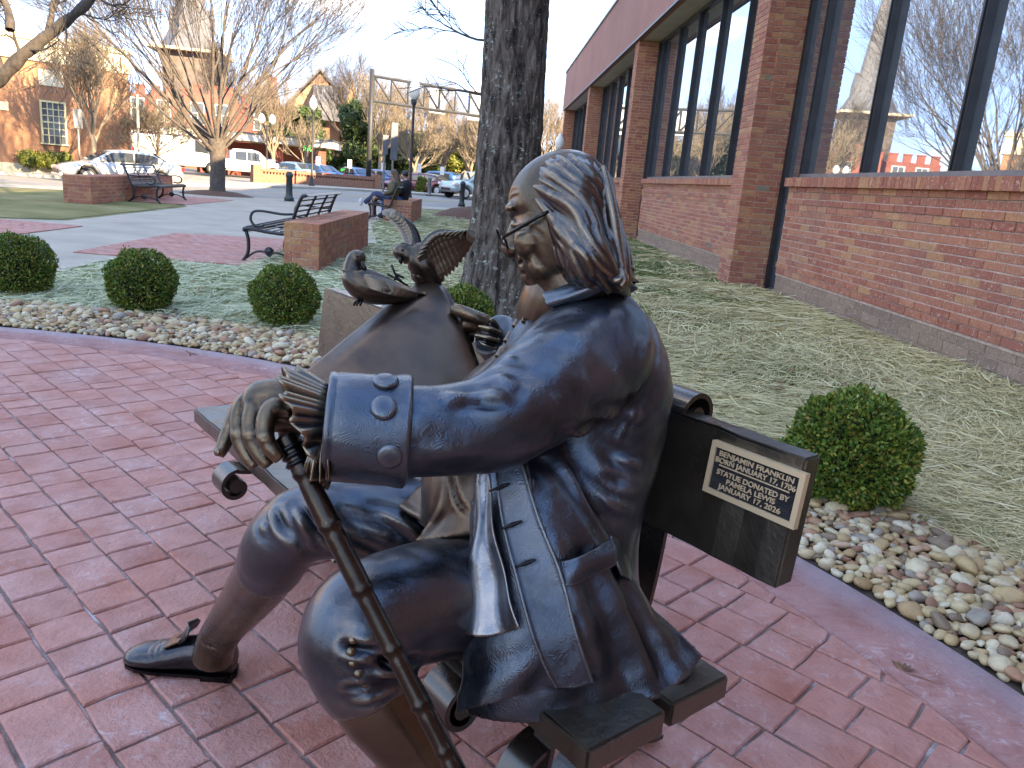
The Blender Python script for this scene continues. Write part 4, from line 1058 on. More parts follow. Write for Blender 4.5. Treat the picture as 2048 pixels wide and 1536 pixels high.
# vase shaped tree of many stems
stems = []
R0 = np.random.default_rng(3)
for k in range(19):
    a = 2 * math.pi * k / 19 + R0.uniform(-.2, .2); tilt = R0.uniform(.2, 1.15)
    d = np.array([math.cos(a) * math.sin(tilt), math.sin(a) * math.sin(tilt), math.cos(tilt)])
    stems.append(((math.cos(a) * .10, math.sin(a) * .10, R0.uniform(1.3, 2.0)), d, R0.uniform(2.6, 3.4), R0.uniform(.05, .085), 6, dict(spread=.36, up=.17, kids=(2, 2), shrink=.75, wob=.14, rmin=.0042)))
p = gnd(435, 389)
bare_tree('vase_shaped_tree', p[0], p[1], -.03, 'leafless vase shaped tree with many slim stems beside the far bench', stems, M_BARK, 11, trunk=([(0, 0, -.1), (0, 0, .25), (.02, 0, 1.0), (0, .02, 1.9)], (.36, .27, .25, .30)), buds=(.18, .022, M_BUD))
mu = np.linspace(0, 2 * np.pi, 30)[:-1]
vv_ = [(0, 0, .16)] + [(r * math.cos(a), r * math.sin(a), h) for r, h in ((.7, .10), (1.25, -.01)) for a in mu]
mo = mesh_np('mulch_ring', vv_, [(0, 1 + i, 1 + (i + 1) % 29) for i in range(29)] + [(1 + i, 30 + i, 30 + (i + 1) % 29, 1 + (i + 1) % 29) for i in range(29)], M_SOIL, kind='stuff', smooth=True); mo.location = (p[0], p[1], 0)
mo2 = mo.copy(); COL.objects.link(mo2); mo2.location = (-.35, 27.5, .0); mo2.scale = (1.3, 1.3, 2.6)

# thick trunk right behind the statue, furrowed bark with lichen
def mat_bigbark():
    m, nt, b = new_mat('furrowed_bark')
    v = coords(nt, 'Object', (1, 1, .28)); w = coords(nt, 'Object')
    n1 = noise(nt, v, 15, 6, .62, .6); n2 = noise(nt, v, 40, 5, .6)
    col = ramp(nt, n1, [(.36, (.018, .014, .012)), (.48, (.085, .066, .053)), (.60, (.16, .13, .105)), (.75, (.23, .20, .165))])
    col = mix(nt, .5, col, ramp(nt, n2, [(.3, (.5, .5, .5)), (.7, (1.2, 1.2, 1.2))]), 'MULTIPLY')
    big = ramp(nt, noise(nt, w, 3.2, 3, .5), [(.50, (0, 0, 0)), (.68, (1, 1, 1))])
    sp = ramp(nt, noise(nt, w, 24, 6, .7), [(.55, (0, 0, 0)), (.62, (1, 1, 1))])
    col = mix(nt, mix(nt, 1, big, sp, 'MULTIPLY'), col, (.36, .40, .35))
    col = mix(nt, ramp(nt, noise(nt, w, 46, 3, .6), [(.66, (0, 0, 0)), (.70, (.8, .8, .8))]), col, (.42, .44, .40))
    nt.links.new(col, b.inputs['Base Color']); b.inputs['Roughness'].default_value = .92; b.inputs['Specular IOR Level'].default_value = .2
    bump(nt, b, mix(nt, .3, n1, n2), 1.0, .04); return m
M_BIGB = mat_bigbark()
TX, TY = .155, 7.55
bt = empty('big_tree', (TX, TY, 0), label='thick furrowed grey trunk with lichen standing right behind the seated statue', cat='tree')
nr, nc = 420, 150
zz = np.concatenate([np.linspace(-.1, 4.6, 340), np.linspace(4.62, 9.0, 80)]); th = np.linspace(0, 2 * np.pi, nc, endpoint=False)
Z, T = np.meshgrid(zz, th, indexing='ij')
rad = .285 + .30 * np.exp(-np.maximum(Z + .05, 0) / .22) * (1 + .35 * np.sin(5 * T + 1)) * .55 + .075 * np.exp(-Z / 1.0) - .006 * Z
ph = T * 11 + 1.4 * np.sin(Z * 2.2 + 2 * np.sin(T * 3)) + 1.1 * np.sin(Z * 5.3 + T * 4) + .6 * np.sin(Z * 13 + 7 * T)
rid = np.abs(np.sin(ph)) ** .6
ph2 = T * 23 + 1.7 * np.sin(Z * 6.1 + 5 * T) + 1.2 * np.sin(Z * 15 - 3 * T)
rad = rad + .020 * (rid - .6) + .008 * (np.abs(np.sin(ph2)) - .5) + .004 * np.sin(Z * 31 + T * 17) * np.sin(T * 41)
cx = .03 * np.sin(Z * .8) - .019 * Z; cy = 0 * Z
vv_ = np.stack([cx + rad * np.cos(T), cy + rad * np.sin(T), Z], -1).reshape(-1, 3)
i, j = np.meshgrid(np.arange(nr - 1), np.arange(nc), indexing='ij'); jj = (j + 1) % nc
mesh_np('trunk', vv_, np.stack([i * nc + j, i * nc + jj, (i + 1) * nc + jj, (i + 1) * nc + j], -1).reshape(-1, 4), M_BIGB, bt, smooth=True)
out = []; R1 = np.random.default_rng(21)
kw = dict(spread=.55, up=.10, kids=(2, 3), shrink=.72, wob=.28, rmin=.0035)
for (z, d, L, r, dep) in ((2.85, (-1, .35, .75), 1.6, .030, 4), (2.45, (-.8, .3, .22), .5, .012, 3), (2.05, (-.9, .5, .2), .45, .012, 2), (3.3, (-.7, .8, .7), 1.8, .04, 4), (3.9, (-1, -.1, .8), 1.9, .05, 4),
                          (3.6, (.7, .9, .45), 1.1, .012, 3), (4.3, (.8, .9, .9), 1.6, .03, 4), (4.4, (-.5, -.5, .9), 2.6, .09, 4), (4.8, (.7, -.2, .9), 2.6, .09, 4), (6.0, (.1, .7, 1), 2.6, .1, 4), (7.5, (-.5, .3, 1), 2.6, .11, 4), (8.4, (.4, -.3, 1), 2.6, .11, 4), (2.9, (.3, 1, .5), 1.0, .014, 3)):
    dd_ = unit(d); grow(np.array([-.012 * z, 0, z]) + dd_ * .2, d, L, r, dep, R1, out, **kw)
v, f = tubes_np([o for o in out if o[1][0] > .02], 7); mesh_np('limbs', v, f, M_BARKD, bt, smooth=True)
v, f = tubes_np([o for o in out if o[1][0] <= .02], 4); mesh_np('crown', v, f, M_BARKD, bt)

# heavy limb that leans in at the top left corner
lt = empty('leaning_tree', (-9.3, 12.6, 0), label='heavy crooked limbs leaning in at the top left corner', cat='tree')
q = lambda u, v, d: at(u, v, d) - np.array([-9.3, 12.6, 0])
Pl = [q(-420, 420, 14.6), q(-330, 330, 14.5), q(-120, 230, 14.2), q(-5, 160, 14), q(40, 116, 13.9), q(95, 72, 13.8), q(135, 40, 13.7), q(190, -10, 13.6), q(250, -90, 13.5)]
v, f = tube_geo(catmull(Pl, 60), catmull(np.array([.38, .32, .2, .125, .11, .10, .09, .075, .06])[:, None], 60)[:, 0], 12)
mesh_np('trunk', v + .012 * np.sin(v * 19), f, M_BARKD, lt, smooth=True)
out = []
for (a, b_, r, dep) in ((q(-5, 160, 14), q(-60, -60, 13.6), .16, 3), (q(40, 116, 13.9), q(28, 45, 13.9), .035, 3), (q(95, 72, 13.8), q(110, -30, 13.6), .06, 3), (q(135, 40, 13.7), q(60, 140, 13.5), .018, 2), (q(60, 100, 13.8), q(160, 110, 13.5), .02, 3), (q(190, -10, 13.6), q(280, 20, 13.4), .03, 3), (q(20, 60, 13.5), q(35, -80, 13.5), .08, 2), (q(150, 20, 13.7), q(230, 60, 13.7), .02, 3)):
    d = np.array(b_) - np.array(a); grow(a, d, np.linalg.norm(d) * .8, r, dep, R1, out, spread=.6, up=.15, kids=(2, 3), shrink=.75, wob=.3, rmin=.005)
v, f = tubes_np(out, 6); mesh_np('limbs', v, f, M_BARKD, lt, smooth=True)

def small_tree(x, y, z, h, label, mat, seed, tr=.09, spread=.45, dep=5, group='young bare street trees', fork=.28, stem_n=7, tilt=(.2, .6)):
    R = np.random.default_rng(seed); st_ = []
    for k in range(stem_n):
        a = 2 * math.pi * k / stem_n + R.uniform(-.3, .3); tl = R.uniform(*tilt)
        st_.append(((0, 0, h * fork * R.uniform(.75, 1.05)), (math.cos(a) * math.sin(tl), math.sin(a) * math.sin(tl), math.cos(tl)), h * .28, tr * .55, dep, dict(spread=spread, up=.4, kids=(2, 3), shrink=.72, wob=.2, rmin=.009)))
    st_.append(((0, 0, h * fork * .9), (0.03, 0, 1), h * .3, tr * .7, dep, dict(spread=spread, up=.4, kids=(2, 3), shrink=.72, wob=.15, rmin=.009)))
    return bare_tree('street_tree', x, y, z, label, st_, mat, seed, group, trunk=([(0, 0, -.2), (0, 0, .3), (.02, 0, h * fork)], (tr * 1.35, tr, tr * .9)), sides=(6, 3))
small_tree(-18.6, 38.6, -.1, 6.6, 'bare forked tree in front of the tan hall, behind the silver saloon', M_BARKP, 31, .13, .5)
small_tree(-17.6, 43.5, .0, 4.2, 'low wide bare tree at the right corner of the tan hall', M_BARKP, 32, .08, .6, tilt=(.5, 1.1))
small_tree(-15.6, 58.5, 0, 6.9, 'pale bare tree in front of the right end of the white canopy', M_BARKP, 33, .15, .45)
small_tree(-13.4, 58.5, 0, 4.6, 'slender pale young tree just right of the first lamp', M_BARKP, 34, .10, .35, dep=4)
for k, (x, y, h, m, lb) in enumerate(((-9.5, 70, 9.0, M_BARKP, 'tall bare tree seen through the gantry, left one'), (-6.2, 66, 6.0, M_BARKP, 'spreading pale bare tree behind the tall road sign'), (-4.2, 72, 8.5, M_BARKP, 'bare tree right of the second lamp'), (-1.8, 68, 6.5, M_BARKP, 'bare tree just left of the thick trunk'), (-14.0, 84, 12, M_BARK, 'tall grey bare tree to the right of the church gable'), (-8.5, 90, 11, M_BARK, 'tall grey bare tree behind the gantry truss'), (1.2, 66, 7.0, M_BARKP, 'tan bare tree between the trunk and the end of the office building'), (4.5, 70, 8.5, M_BARKP, 'tan bare tree behind the far end of the office building'), (-27, 84, 12, M_BARK, 'tall bare tree behind the red brick block'), (-46, 66, 9, M_BARK, 'tall bare tree left of the red brick block, seen in the windows'))):
    small_tree(x, y, 0, h, lb, m, 40 + k, .12 + h * .012, .55, 5, group='bare winter trees across the street', tilt=(.25, .95), stem_n=6)

# ---- evergreens: crowns of many small leaf sprays
def leaf_mat(name, stops, rough=.6):
    m, nt, b = new_mat(name)
    nt.links.new(ramp(nt, rnd(nt), stops), b.inputs['Base Color']); b.inputs['Roughness'].default_value = rough
    b.inputs['Specular IOR Level'].default_value = .3
    return m
M_EVD = leaf_mat('dark_evergreen_leaf', [(0, (.025, .045, .014)), (.6, (.045, .075, .022)), (1, (.07, .10, .03))])
M_EVY = leaf_mat('yellow_green_leaf', [(0, (.10, .12, .02)), (.6, (.15, .17, .03)), (1, (.20, .20, .05))])
def sprays(clumps, per, size, R):
    vs = []
    for (c, rad) in clumps:
        d = R.normal(size=(per, 3)); d /= np.linalg.norm(d, axis=1)[:, None]
        p_ = np.array(c) + d * np.array(rad) * (R.uniform(.55, 1.08, (per, 1)))
        a = R.normal(size=(per, 3)); a /= np.linalg.norm(a, axis=1)[:, None]; b_ = np.cross(a, d + .3 * R.normal(size=(per, 3))); b_ /= np.linalg.norm(b_, axis=1)[:, None] + 1e-9
        s = size * R.uniform(.5, 1.3, (per, 1)); vs.append(np.stack([p_ - a * s, p_ + b_ * s * .6, p_ + a * s, p_ - b_ * s * .6], 1))
    v = np.concatenate(vs).reshape(-1, 3); return v, np.arange(len(v)).reshape(-1, 4)
def evergreen(x, y, w, h, label, mat, seed, z=0.0, base=.6):
    R = np.random.default_rng(seed); t = empty('evergreen_tree', (x, y, z), label=label, cat='tree', group='evergreen trees behind the car park')
    cl = []
    for k in range(34):
        f = R.random(); zc = base + (h - base) * f; rr_ = w * (.25 + .75 * math.sqrt(max(.03, 1 - abs(2 * f - .8) ** 2 * .6))) * .55; a = R.uniform(0, 6.28)
        cl.append(((rr_ * math.cos(a) * R.uniform(.3, 1), rr_ * math.sin(a) * R.uniform(.3, 1), zc), (w * R.uniform(.12, .28), w * R.uniform(.12, .28), h * R.uniform(.06, .14))))
    v, f = sprays(cl, 260, .13 + .012 * w, R); mesh_np('crown', v, f, mat, t)
    MB().tube([(0, 0, -.3), (0, 0, h * .5), (.1, 0, h * .85)], [.16, .11, .03], 7).build('trunk', M_BARKD, t)
for k, (x, y, w, h, mt, lb) in enumerate(((-16.4, 72, 3.4, 5.6, M_EVD, 'dark evergreen behind the right end of the canopy'), (-12.6, 74, 4.2, 6.6, M_EVD, 'broad dark evergreen behind the slender young tree'), (-9.6, 78, 3.4, 5.8, M_EVD, 'dark evergreen seen left of the gantry pole'), (-6.6, 80, 4.0, 5.0, M_EVY, 'olive evergreen behind the tall road sign'), (-3.6, 76, 2.6, 4.4, M_EVY, 'yellow green evergreen right of the second lamp'), (-1.0, 76, 2.0, 4.0, M_EVY, 'yellow green evergreen beside the thick trunk'), (-19.6, 74, 3.0, 5.0, M_EVD, 'dark evergreen under the church gable'))):
    evergreen(x, y, w, h, lb, mt, 60 + k)
bp = gnd(843, 386)
evergreen(bp[0], bp[1] - 1, .55, 1.0, 'small yellow green bush by the grey bollard', M_EVY, 70, base=.1); bpy.data.objects['evergreen_tree.007'].name = 'small_bush'
bb = bpy.data.objects['small_bush']; bb['category'] = 'bush'; del bb['group']
for k, (a, w) in enumerate(((8.6, .62), (9.5, .42), (10.1, .38))):
    xy = street(a, 46.3); R = np.random.default_rng(80 + k); t = empty('low_bush', (xy[0], xy[1], 0.0), label=('larger', 'middle', 'smaller right-hand')[k] + ' rounded olive bush at the foot of the tan hall', cat='bush', group='low bushes at the foot of the hall')
    v, f = sprays([((0, 0, .4), (w, w, .45))], 900, .09, R); mesh_np('foliage', v, f, M_EVY, t)
# far wood that closes the view
R = np.random.default_rng(90); cl = []
for k in range(150):
    x = R.uniform(-75, 45); y = 112 + R.uniform(-6, 10); h = R.uniform(2.5, 6.5); cl.append(((x, y, h * .6), (3.2, 2, h * .6)))
v, f = sprays(cl, 160, .5, R); mesh_np('far_wood', v, f, plain('winter_twigs', (.15, .115, .085), .95, var=.5, scale=.6), kind='stuff')

# ---- clipped boxwood balls in the stone bed
M_BOX = leaf_mat('boxwood_leaf', [(0, (.035, .075, .014)), (.25, (.06, .12, .02)), (.52, (.10, .175, .028)), (.76, (.19, .24, .035)), (.92, (.29, .27, .05)), (1, (.28, .16, .05))], .42)
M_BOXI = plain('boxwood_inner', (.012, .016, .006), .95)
def boxwood(x, y, r, label, seed, n):
    R = np.random.default_rng(seed); t = empty('boxwood_ball', (x, y, 0), label=label, cat='shrub', group='clipped boxwood balls in the river stones')
    d = R.normal(size=(n, 3)); d /= np.linalg.norm(d, axis=1)[:, None]
    lump = 1 + .05 * np.sin(d @ np.array([7, 3, 5]) + seed) + .03 * np.sin(d @ np.array([-4, 9, 6])) + .03 * np.sin(d @ np.array([13, -11, 9])) + np.where(R.random(n) < .03, R.uniform(.02, .10, n), 0)
    c = d * (r * lump * (1 - .20 * R.random(n) ** 2.2))[:, None]; c[:, 2] = c[:, 2] * .98 + r * .93
    low = c[:, 2] < .05 * r; c[low, 2] = .02 + .1 * R.random(low.sum())
    L = R.uniform(.008, .0145, n) * (r / .30) * 1.15; tdir = d * .75 + R.normal(0, .55, (n, 3)) + np.array([0, 0, .35]); tdir /= np.linalg.norm(tdir, axis=1)[:, None]
    s = np.cross(tdir, R.normal(size=(n, 3))); s /= np.linalg.norm(s, axis=1)[:, None]; nn = np.cross(s, tdir)
    w = (L * .55)[:, None]; L = L[:, None]
    v = np.stack([c, c + tdir * L * .9 + s * w, c + tdir * L * 2.0 + nn * L * .25, c + tdir * L * .9 - s * w], 1).reshape(-1, 3)
    mesh_np('foliage', v, np.arange(4 * n).reshape(-1, 4), M_BOX, t)
    mesh_np('inner_core', ICO_V * (r * .80) + np.array([0, 0, r * .93]), ICO_F, M_BOXI, t, smooth=True)  # solid near-black ball filling the inside behind the leaves
    MB().tube([(0, 0, -.06), (.01, 0, r * .5)], [.02, .015], 6).build('stem', M_BARKD, t)
lbs = ['boxwood ball cut by the left edge of the picture', 'boxwood ball between the left one and the one by the bench wall', 'boxwood ball in front of the end of the near brick seat wall', 'largest and nearest boxwood ball, just behind the plaque', 'boxwood ball half hidden by the bronze sheet and the trunk']
for k, (x, y, r) in enumerate(SHRUBS): boxwood(x, y, r, lbs[k], 200 + k, 22000 if k == 3 else 12000)

# ================================================================ park benches and their brick walls
def seat_wall(x0, x1, y0, y1, h, label, n_ind, rz=0.0):
    t = empty('seat_wall', ((x0 + x1) / 2, (y0 + y1) / 2, 0), rz, label=label, cat='brick wall', group='low brick walls behind the park benches')
    lx, ly = (x1 - x0) / 2, (y1 - y0) / 2
    MB().box((-lx + .008, -ly + .008, -.05), (lx - .008, ly - .008, h - .012)).build('mortar_core', M_MORT, t)
    ncr = 7; bh = (h - .10) / (ncr - 1); W_ = Wall(); inv = t.matrix_basis.inverted(); c, s = math.cos(rz), math.sin(rz)
    ox, oy = (x0 + x1) / 2, (y0 + y1) / 2
    def lay(p, ang, l, hh, d): W_.lay((ox + c * p[0] - s * p[1], oy + s * p[0] + c * p[1], p[2]), ang + rz, l, hh, d, M_BRICK, 'w', .002)
    for r in range(ncr - 1):
        z = bh * (r + .5); o = (r % 2) * .11
        for sx, ang in ((-1, -math.pi / 2), (1, math.pi / 2)):
            y = -ly - o
            while y < ly:
                a, b = max(y, -ly), min(y + .21, ly)
                if b - a > .04: lay((sx * (lx - .045), (a + b) / 2, z), ang, b - a, bh - .010, .09)
                y += .22
        for sy, ang in ((-1, 0), (1, math.pi)):
            x = -lx - o
            while x < lx:
                a, b = max(x, -lx), min(x + .21, lx)
                if b - a > .04: lay(((a + b) / 2, sy * (ly - .045), z), ang, b - a, bh - .010, .09)
                x += .22
    y = -ly
    while y < ly - .03:                                  # cap of headers on edge
        for k in range(2):
            w = lx - .005; lay((-lx + w / 2 + k * (w + .01), y + .036, h - .048), 0, w, .096, .070)
        y += .078
    W_.finish(t, Matrix.Translation((-ox, -oy, 0)) if not rz else (Matrix.Rotation(-rz, 4, 'Z') @ Matrix.Translation((-ox, -oy, 0))), M_BRICK, n_ind=n_ind)
seat_wall(-2.46, -2.03, 9.75, 13.75, .60, 'low red brick wall behind the nearest park bench', 220)
seat_wall(-2.80, -2.05, 21.5, 24.8, .56, 'low dark brick wall behind the bench with two people', 60)
seat_wall(-9.95, -9.35, 18.5, 24.9, .61, 'low brick wall behind the far bench beside the silver saloon', 60, .10)

def make_park_bench():
    t = empty('park_bench', (0, 0, 0), label='x', cat='bench', group='black slatted park benches')
    hl = 1.05
    seat = catmull([(-.36, 0, .385), (-.385, 0, .42), (-.35, 0, .452), (-.2, 0, .44), (.0, 0, .42), (.16, 0, .425), (.20, 0, .46)], 13)
    back = catmull([(.205, 0, .50), (.24, 0, .62), (.29, 0, .76), (.35, 0, .89), (.39, 0, .92), (.43, 0, .90)], 11)
    sm = MB().box((-.012, -hl, -.006), (.012, hl, .006)).build('slat', M_BLACK, t).data
    first = t.children[0]; bpy.data.objects.remove(first)
    for path in (seat, back):
        T = np.gradient(path, axis=0)
        for p_, d in zip(path, T): put('slat', sm, t, Matrix.Translation(p_) @ Matrix.Rotation(-math.atan2(d[2], d[0]), 4, 'Y'))
    for y in (-hl, hl):
        m = MB()
        m.tube(catmull([(-.37, y, .39), (-.385, y, .42), (-.3, y, .425), (0, y, .395), (.17, y, .41), (.24, y, .58), (.30, y, .76), (.36, y, .89), (.41, y, .90)], 26), .024, 6, 1.5, up=(0, 1, 0))
        m.tube(catmull([(-.36, y, .40), (-.33, y, .28), (-.335, y, .12), (-.40, y, .0)], 12), .024, 6, up=(0, 1, 0)); m.tube(catmull([(.19, y, .42), (.14, y, .25), (.18, y, .1), (.27, y, .0)], 12), .024, 6, up=(0, 1, 0))
        m.tube(catmull([(-.375, y, .03), (-.24, y, .13), (-.12, y, .14), (-.06, y, .09), (0, y, .14), (.12, y, .12), (.22, y, .03)], 22), .014, 6, up=(0, 1, 0))
        m.lathe([(.06, -.012), (.06, .012)], (-.06, y, .15), 10, (0, 1, 0))
        m.build('end_frame', M_BLACK, t, smooth=True)
        MB().tube(catmull([(.27, y, .66), (.1, y, .645), (-.16, y, .665), (-.27, y, .64), (-.30, y, .55), (-.25, y, .475), (-.16, y, .47), (-.12, y, .50)], 30), .017, 7, up=(0, 1, 0)).build('armrest', M_BLACK, t, smooth=True)
    for y in (-.35, .35):
        MB().tube(catmull([(-.36, y, .385), (-.2, y, .42), (0, y, .398), (.18, y, .41), (.25, y, .62), (.31, y, .76), (.37, y, .885)], 24), .017, 6, 1.6, up=(0, 1, 0)).build('rib', M_BLACK, t, smooth=True)
    return t
bench0 = make_park_bench(); bench0['label'] = 'black slatted park bench in front of the near brick seat wall'
bench0.location = (-2.76, 11.6, 0); bench0.scale = (1.0, 1.12, 1.0)
b3 = copy_tree(bench0); b3.location = (-2.78, 22.45, 0); b3['label'] = 'black slatted park bench the two people sit on'
b1 = copy_tree(bench0); b1.location = (-8.95, 21.9, 0); b1.scale = (1.15, 1.15, 1.0); b1.rotation_euler = (0, 0, math.pi + .10); b1['label'] = 'black slatted park bench facing us beside the silver saloon'

# ================================================================ two people on the far bench
def fuse(name, parts, voxel, mat, parent=None, smooth=3, loc=None):
    vs, fs, o = [], [], 0
    for v, f in parts:
        vs.append(v); fs += [tuple(int(i) + o for i in q_) for q_ in f]; o += len(v)
    me = bpy.data.meshes.new(name); me.from_pydata(np.vstack(vs).tolist(), [], fs)
    ob = bpy.data.objects.new(name, me); COL.objects.link(ob)
    md = ob.modifiers.new('r', 'REMESH'); md.mode = 'VOXEL'; md.voxel_size = voxel
    if smooth:
        ms_ = ob.modifiers.new('s', 'SMOOTH'); ms_.iterations = smooth; ms_.factor = .5
    me2 = bpy.data.meshes.new_from_object(ob.evaluated_get(bpy.context.evaluated_depsgraph_get()))
    bpy.data.objects.remove(ob); bpy.data.meshes.remove(me); me2.name = name
    return link(name, me2, mat, parent, True)
def tb(pts, rad, n=12, ell=1.0, up=(0, 0, 1), k=None):
    pts = np.asarray(pts, float); k = k or 6 * len(pts)
    r = np.broadcast_to(np.asarray(rad, float), (len(pts),)); e = np.broadcast_to(np.asarray(ell, float), (len(pts),))
    return tube_geo(catmull(pts, k), np.maximum(catmull(r[:, None], k)[:, 0], 1e-4), n, catmull(e[:, None], k)[:, 0], up)
def ball(c, r, seg=2):
    return ICO_V * np.asarray(r) + np.asarray(c), [tuple(q_) for q_ in ICO_F]
M_SKIN = plain('skin', (.42, .25, .18), .6); M_HAIRB = plain('brown_hair', (.10, .05, .03), .6, var=.4, scale=40); M_HAIRK = plain('black_hair', (.012, .011, .012), .5)
M_OLIVE = plain('olive_jacket', (.10, .085, .045), .9); M_DENIM = plain('dark_denim', (.025, .04, .09), .9); M_BLUE = plain('bright_blue_trousers', (.03, .12, .36), .9); M_BLKC = plain('black_cloth', (.015, .015, .018), .9); M_SHOE = plain('white_trainer', (.6, .58, .55), .6)
def sitter(y, label, top, legs, hair, hairlen, cross, seed, x=-2.62):
    # sits facing -x; local origin on the ground under the hips
    t = empty('person', (x, y, 0), label=label, cat='person', group='people sitting on the far bench')
    hip = (-.06, 0, .55); ch = (.08, 0, .98); nk = (.06, 0, 1.12); hd = (.02, 0, 1.24)
    fuse('body', [tb([hip, (.0, 0, .75), ch, nk], [.12, .11, .12, .05], 10), ball(hd, (.085, .072, .11)), ball((-.065, 0, 1.225), (.022, .016, .02)), tb([nk, hd], [.05, .05], 8)]
         + [tb([(.06, s * .17, 1.04), (.0, s * .21, .80), (-.2, s * .12, .70)], [.045, .04, .03], 8) for s in (-1, 1)] + [ball((-.23, s * .11, .70), (.045, .03, .035)) for s in (-1, 1)]
         + [tb([hip, (-.45, s * .1, .58), (-.5, s * .1, .1)], [.08, .06, .04], 8) for s in (-1, 1)], .014, M_SKIN, t)
    fuse('jacket', [tb([(-.02, 0, .50), (.02, 0, .72), (.08, 0, .98), (.06, 0, 1.10)], [.165, .165, .17, .07], 14, [.85, .85, .8, 1], up=(0, 1, 0))] + [tb([(.06, s * .15, 1.03), (.02, s * .22, .80), (-.18, s * .14, .71)], [.075, .065, .05], 10) for s in (-1, 1)], .016, top, t)
    lp = [tb([(-.02, .1, .53), (-.42, .12, .60), (-.50, .12, .30), (-.48, .12, .06)], [.11, .09, .085, .09], 12)]
    lp += [tb([(-.02, -.1, .56), (-.40, -.06, .66), (-.56, .10, .56), (-.74, .2, .42)], [.11, .095, .075, .065], 12)] if cross else [tb([(-.02, -.1, .53), (-.44, -.12, .60), (-.48, -.12, .30), (-.44, -.12, .06)], [.11, .09, .075, .075], 12)]
    fuse('trousers', lp, .016, legs, t)
    sh = [((-.58, .12, .05), (.13, .045, .045))] + ([((-.86, .24, .42), (.06, .05, .12))] if cross else [((-.52, -.12, .05), (.13, .045, .045))])
    for c, r in sh: fuse('shoe', [ball(c, r)], .012, M_SHOE if cross else M_BLKC, t)
    hp = [ball((.035, 0, 1.265), (.10, .088, .105))]
    if hairlen: hp += [tb([(.07, 0, 1.25), (.13, 0, 1.05), (.12, .02, .86)], [.085, .10, .05], 10)]
    fuse('hair', hp, .014, hair, t)
    return t
sitter(21.75, 'person with long brown hair, olive jacket and dark jeans, legs crossed', M_OLIVE, M_DENIM, M_HAIRB, True, True, 1)
sitter(22.5, 'person in black with short dark hair and bright blue trousers, sitting beyond', M_BLKC, M_BLUE, M_HAIRK, False, False, 2, -2.40)
# ================================================================ bronze: the seated figure, its bench, cane, broadsheet and doves
def bronze(name, dark, mid, bright, rough=(.26, .42), whorl=0.0, hammer=.25, edge=.6, metal=.92, coat=.25):
    m, nt, b = new_mat(name); v = gpos(nt)
    base = ramp(nt, noise(nt, v, 7, 5, .55, .4), [(.30, dark), (.52, mid), (.74, tuple(x * .75 + y * .25 for x, y in zip(mid, bright)))])
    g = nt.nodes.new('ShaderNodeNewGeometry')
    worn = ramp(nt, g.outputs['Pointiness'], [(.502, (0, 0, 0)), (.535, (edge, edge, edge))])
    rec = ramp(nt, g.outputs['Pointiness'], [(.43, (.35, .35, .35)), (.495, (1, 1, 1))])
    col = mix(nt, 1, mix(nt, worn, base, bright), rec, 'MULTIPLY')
    nt.links.new(col, b.inputs['Base Color']); b.inputs['Metallic'].default_value = metal; b.inputs['Coat Weight'].default_value = coat; b.inputs['Coat Roughness'].default_value = .22
    mr = node(nt, 'ShaderNodeMapRange'); nt.links.new(noise(nt, v, 11, 4), mr.inputs['Value'])
    mr.inputs['From Min'].default_value = .3; mr.inputs['From Max'].default_value = .7
    mr.inputs['To Min'].default_value = rough[0]; mr.inputs['To Max'].default_value = rough[1]; nt.links.new(mr.outputs[0], b.inputs['Roughness'])
    prev = bump(nt, b, noise(nt, v, 60, 4, .6), hammer, .004)
    if whorl:
        n = noise(nt, v, 19, 2, .4, .3); mu = node(nt, 'ShaderNodeMath', operation='MULTIPLY'); nt.links.new(n, mu.inputs[0]); mu.inputs[1].default_value = 300
        sn = node(nt, 'ShaderNodeMath', operation='SINE'); nt.links.new(mu.outputs[0], sn.inputs[0])
        bump(nt, b, sn.outputs[0], whorl, .0012, prev)
    return m
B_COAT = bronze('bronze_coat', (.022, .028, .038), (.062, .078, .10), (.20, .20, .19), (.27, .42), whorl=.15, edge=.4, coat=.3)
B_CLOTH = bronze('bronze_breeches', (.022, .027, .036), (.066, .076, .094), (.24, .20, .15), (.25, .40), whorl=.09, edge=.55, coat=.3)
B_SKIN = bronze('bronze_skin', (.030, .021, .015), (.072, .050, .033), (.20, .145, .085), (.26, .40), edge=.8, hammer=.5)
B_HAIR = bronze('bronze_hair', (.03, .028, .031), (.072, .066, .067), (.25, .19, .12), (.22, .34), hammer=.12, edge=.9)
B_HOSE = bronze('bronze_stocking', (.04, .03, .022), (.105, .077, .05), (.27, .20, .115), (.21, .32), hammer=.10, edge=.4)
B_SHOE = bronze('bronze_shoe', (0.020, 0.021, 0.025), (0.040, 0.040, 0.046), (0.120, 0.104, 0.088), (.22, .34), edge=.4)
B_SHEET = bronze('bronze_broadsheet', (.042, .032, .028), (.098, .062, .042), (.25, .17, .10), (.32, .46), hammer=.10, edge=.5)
B_BRIGHT = bronze('bronze_lining_sky_sheen', (.12, .13, .15), (.21, .22, .24), (.38, .34, .28), (.24, .36), hammer=.3, edge=.5)  # polished lining; bright sky reflection put into its pale blue colour
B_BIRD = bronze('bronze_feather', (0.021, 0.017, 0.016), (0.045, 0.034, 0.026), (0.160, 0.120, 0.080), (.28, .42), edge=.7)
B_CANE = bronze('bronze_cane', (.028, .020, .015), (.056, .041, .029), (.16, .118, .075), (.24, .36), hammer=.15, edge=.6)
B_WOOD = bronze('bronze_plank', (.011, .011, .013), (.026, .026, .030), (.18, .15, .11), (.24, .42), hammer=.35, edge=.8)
B_IRON = bronze('bronze_strap', (.02, .02, .025), (.042, .042, .048), (.16, .13, .10), (.22, .34), hammer=.1, edge=.5)
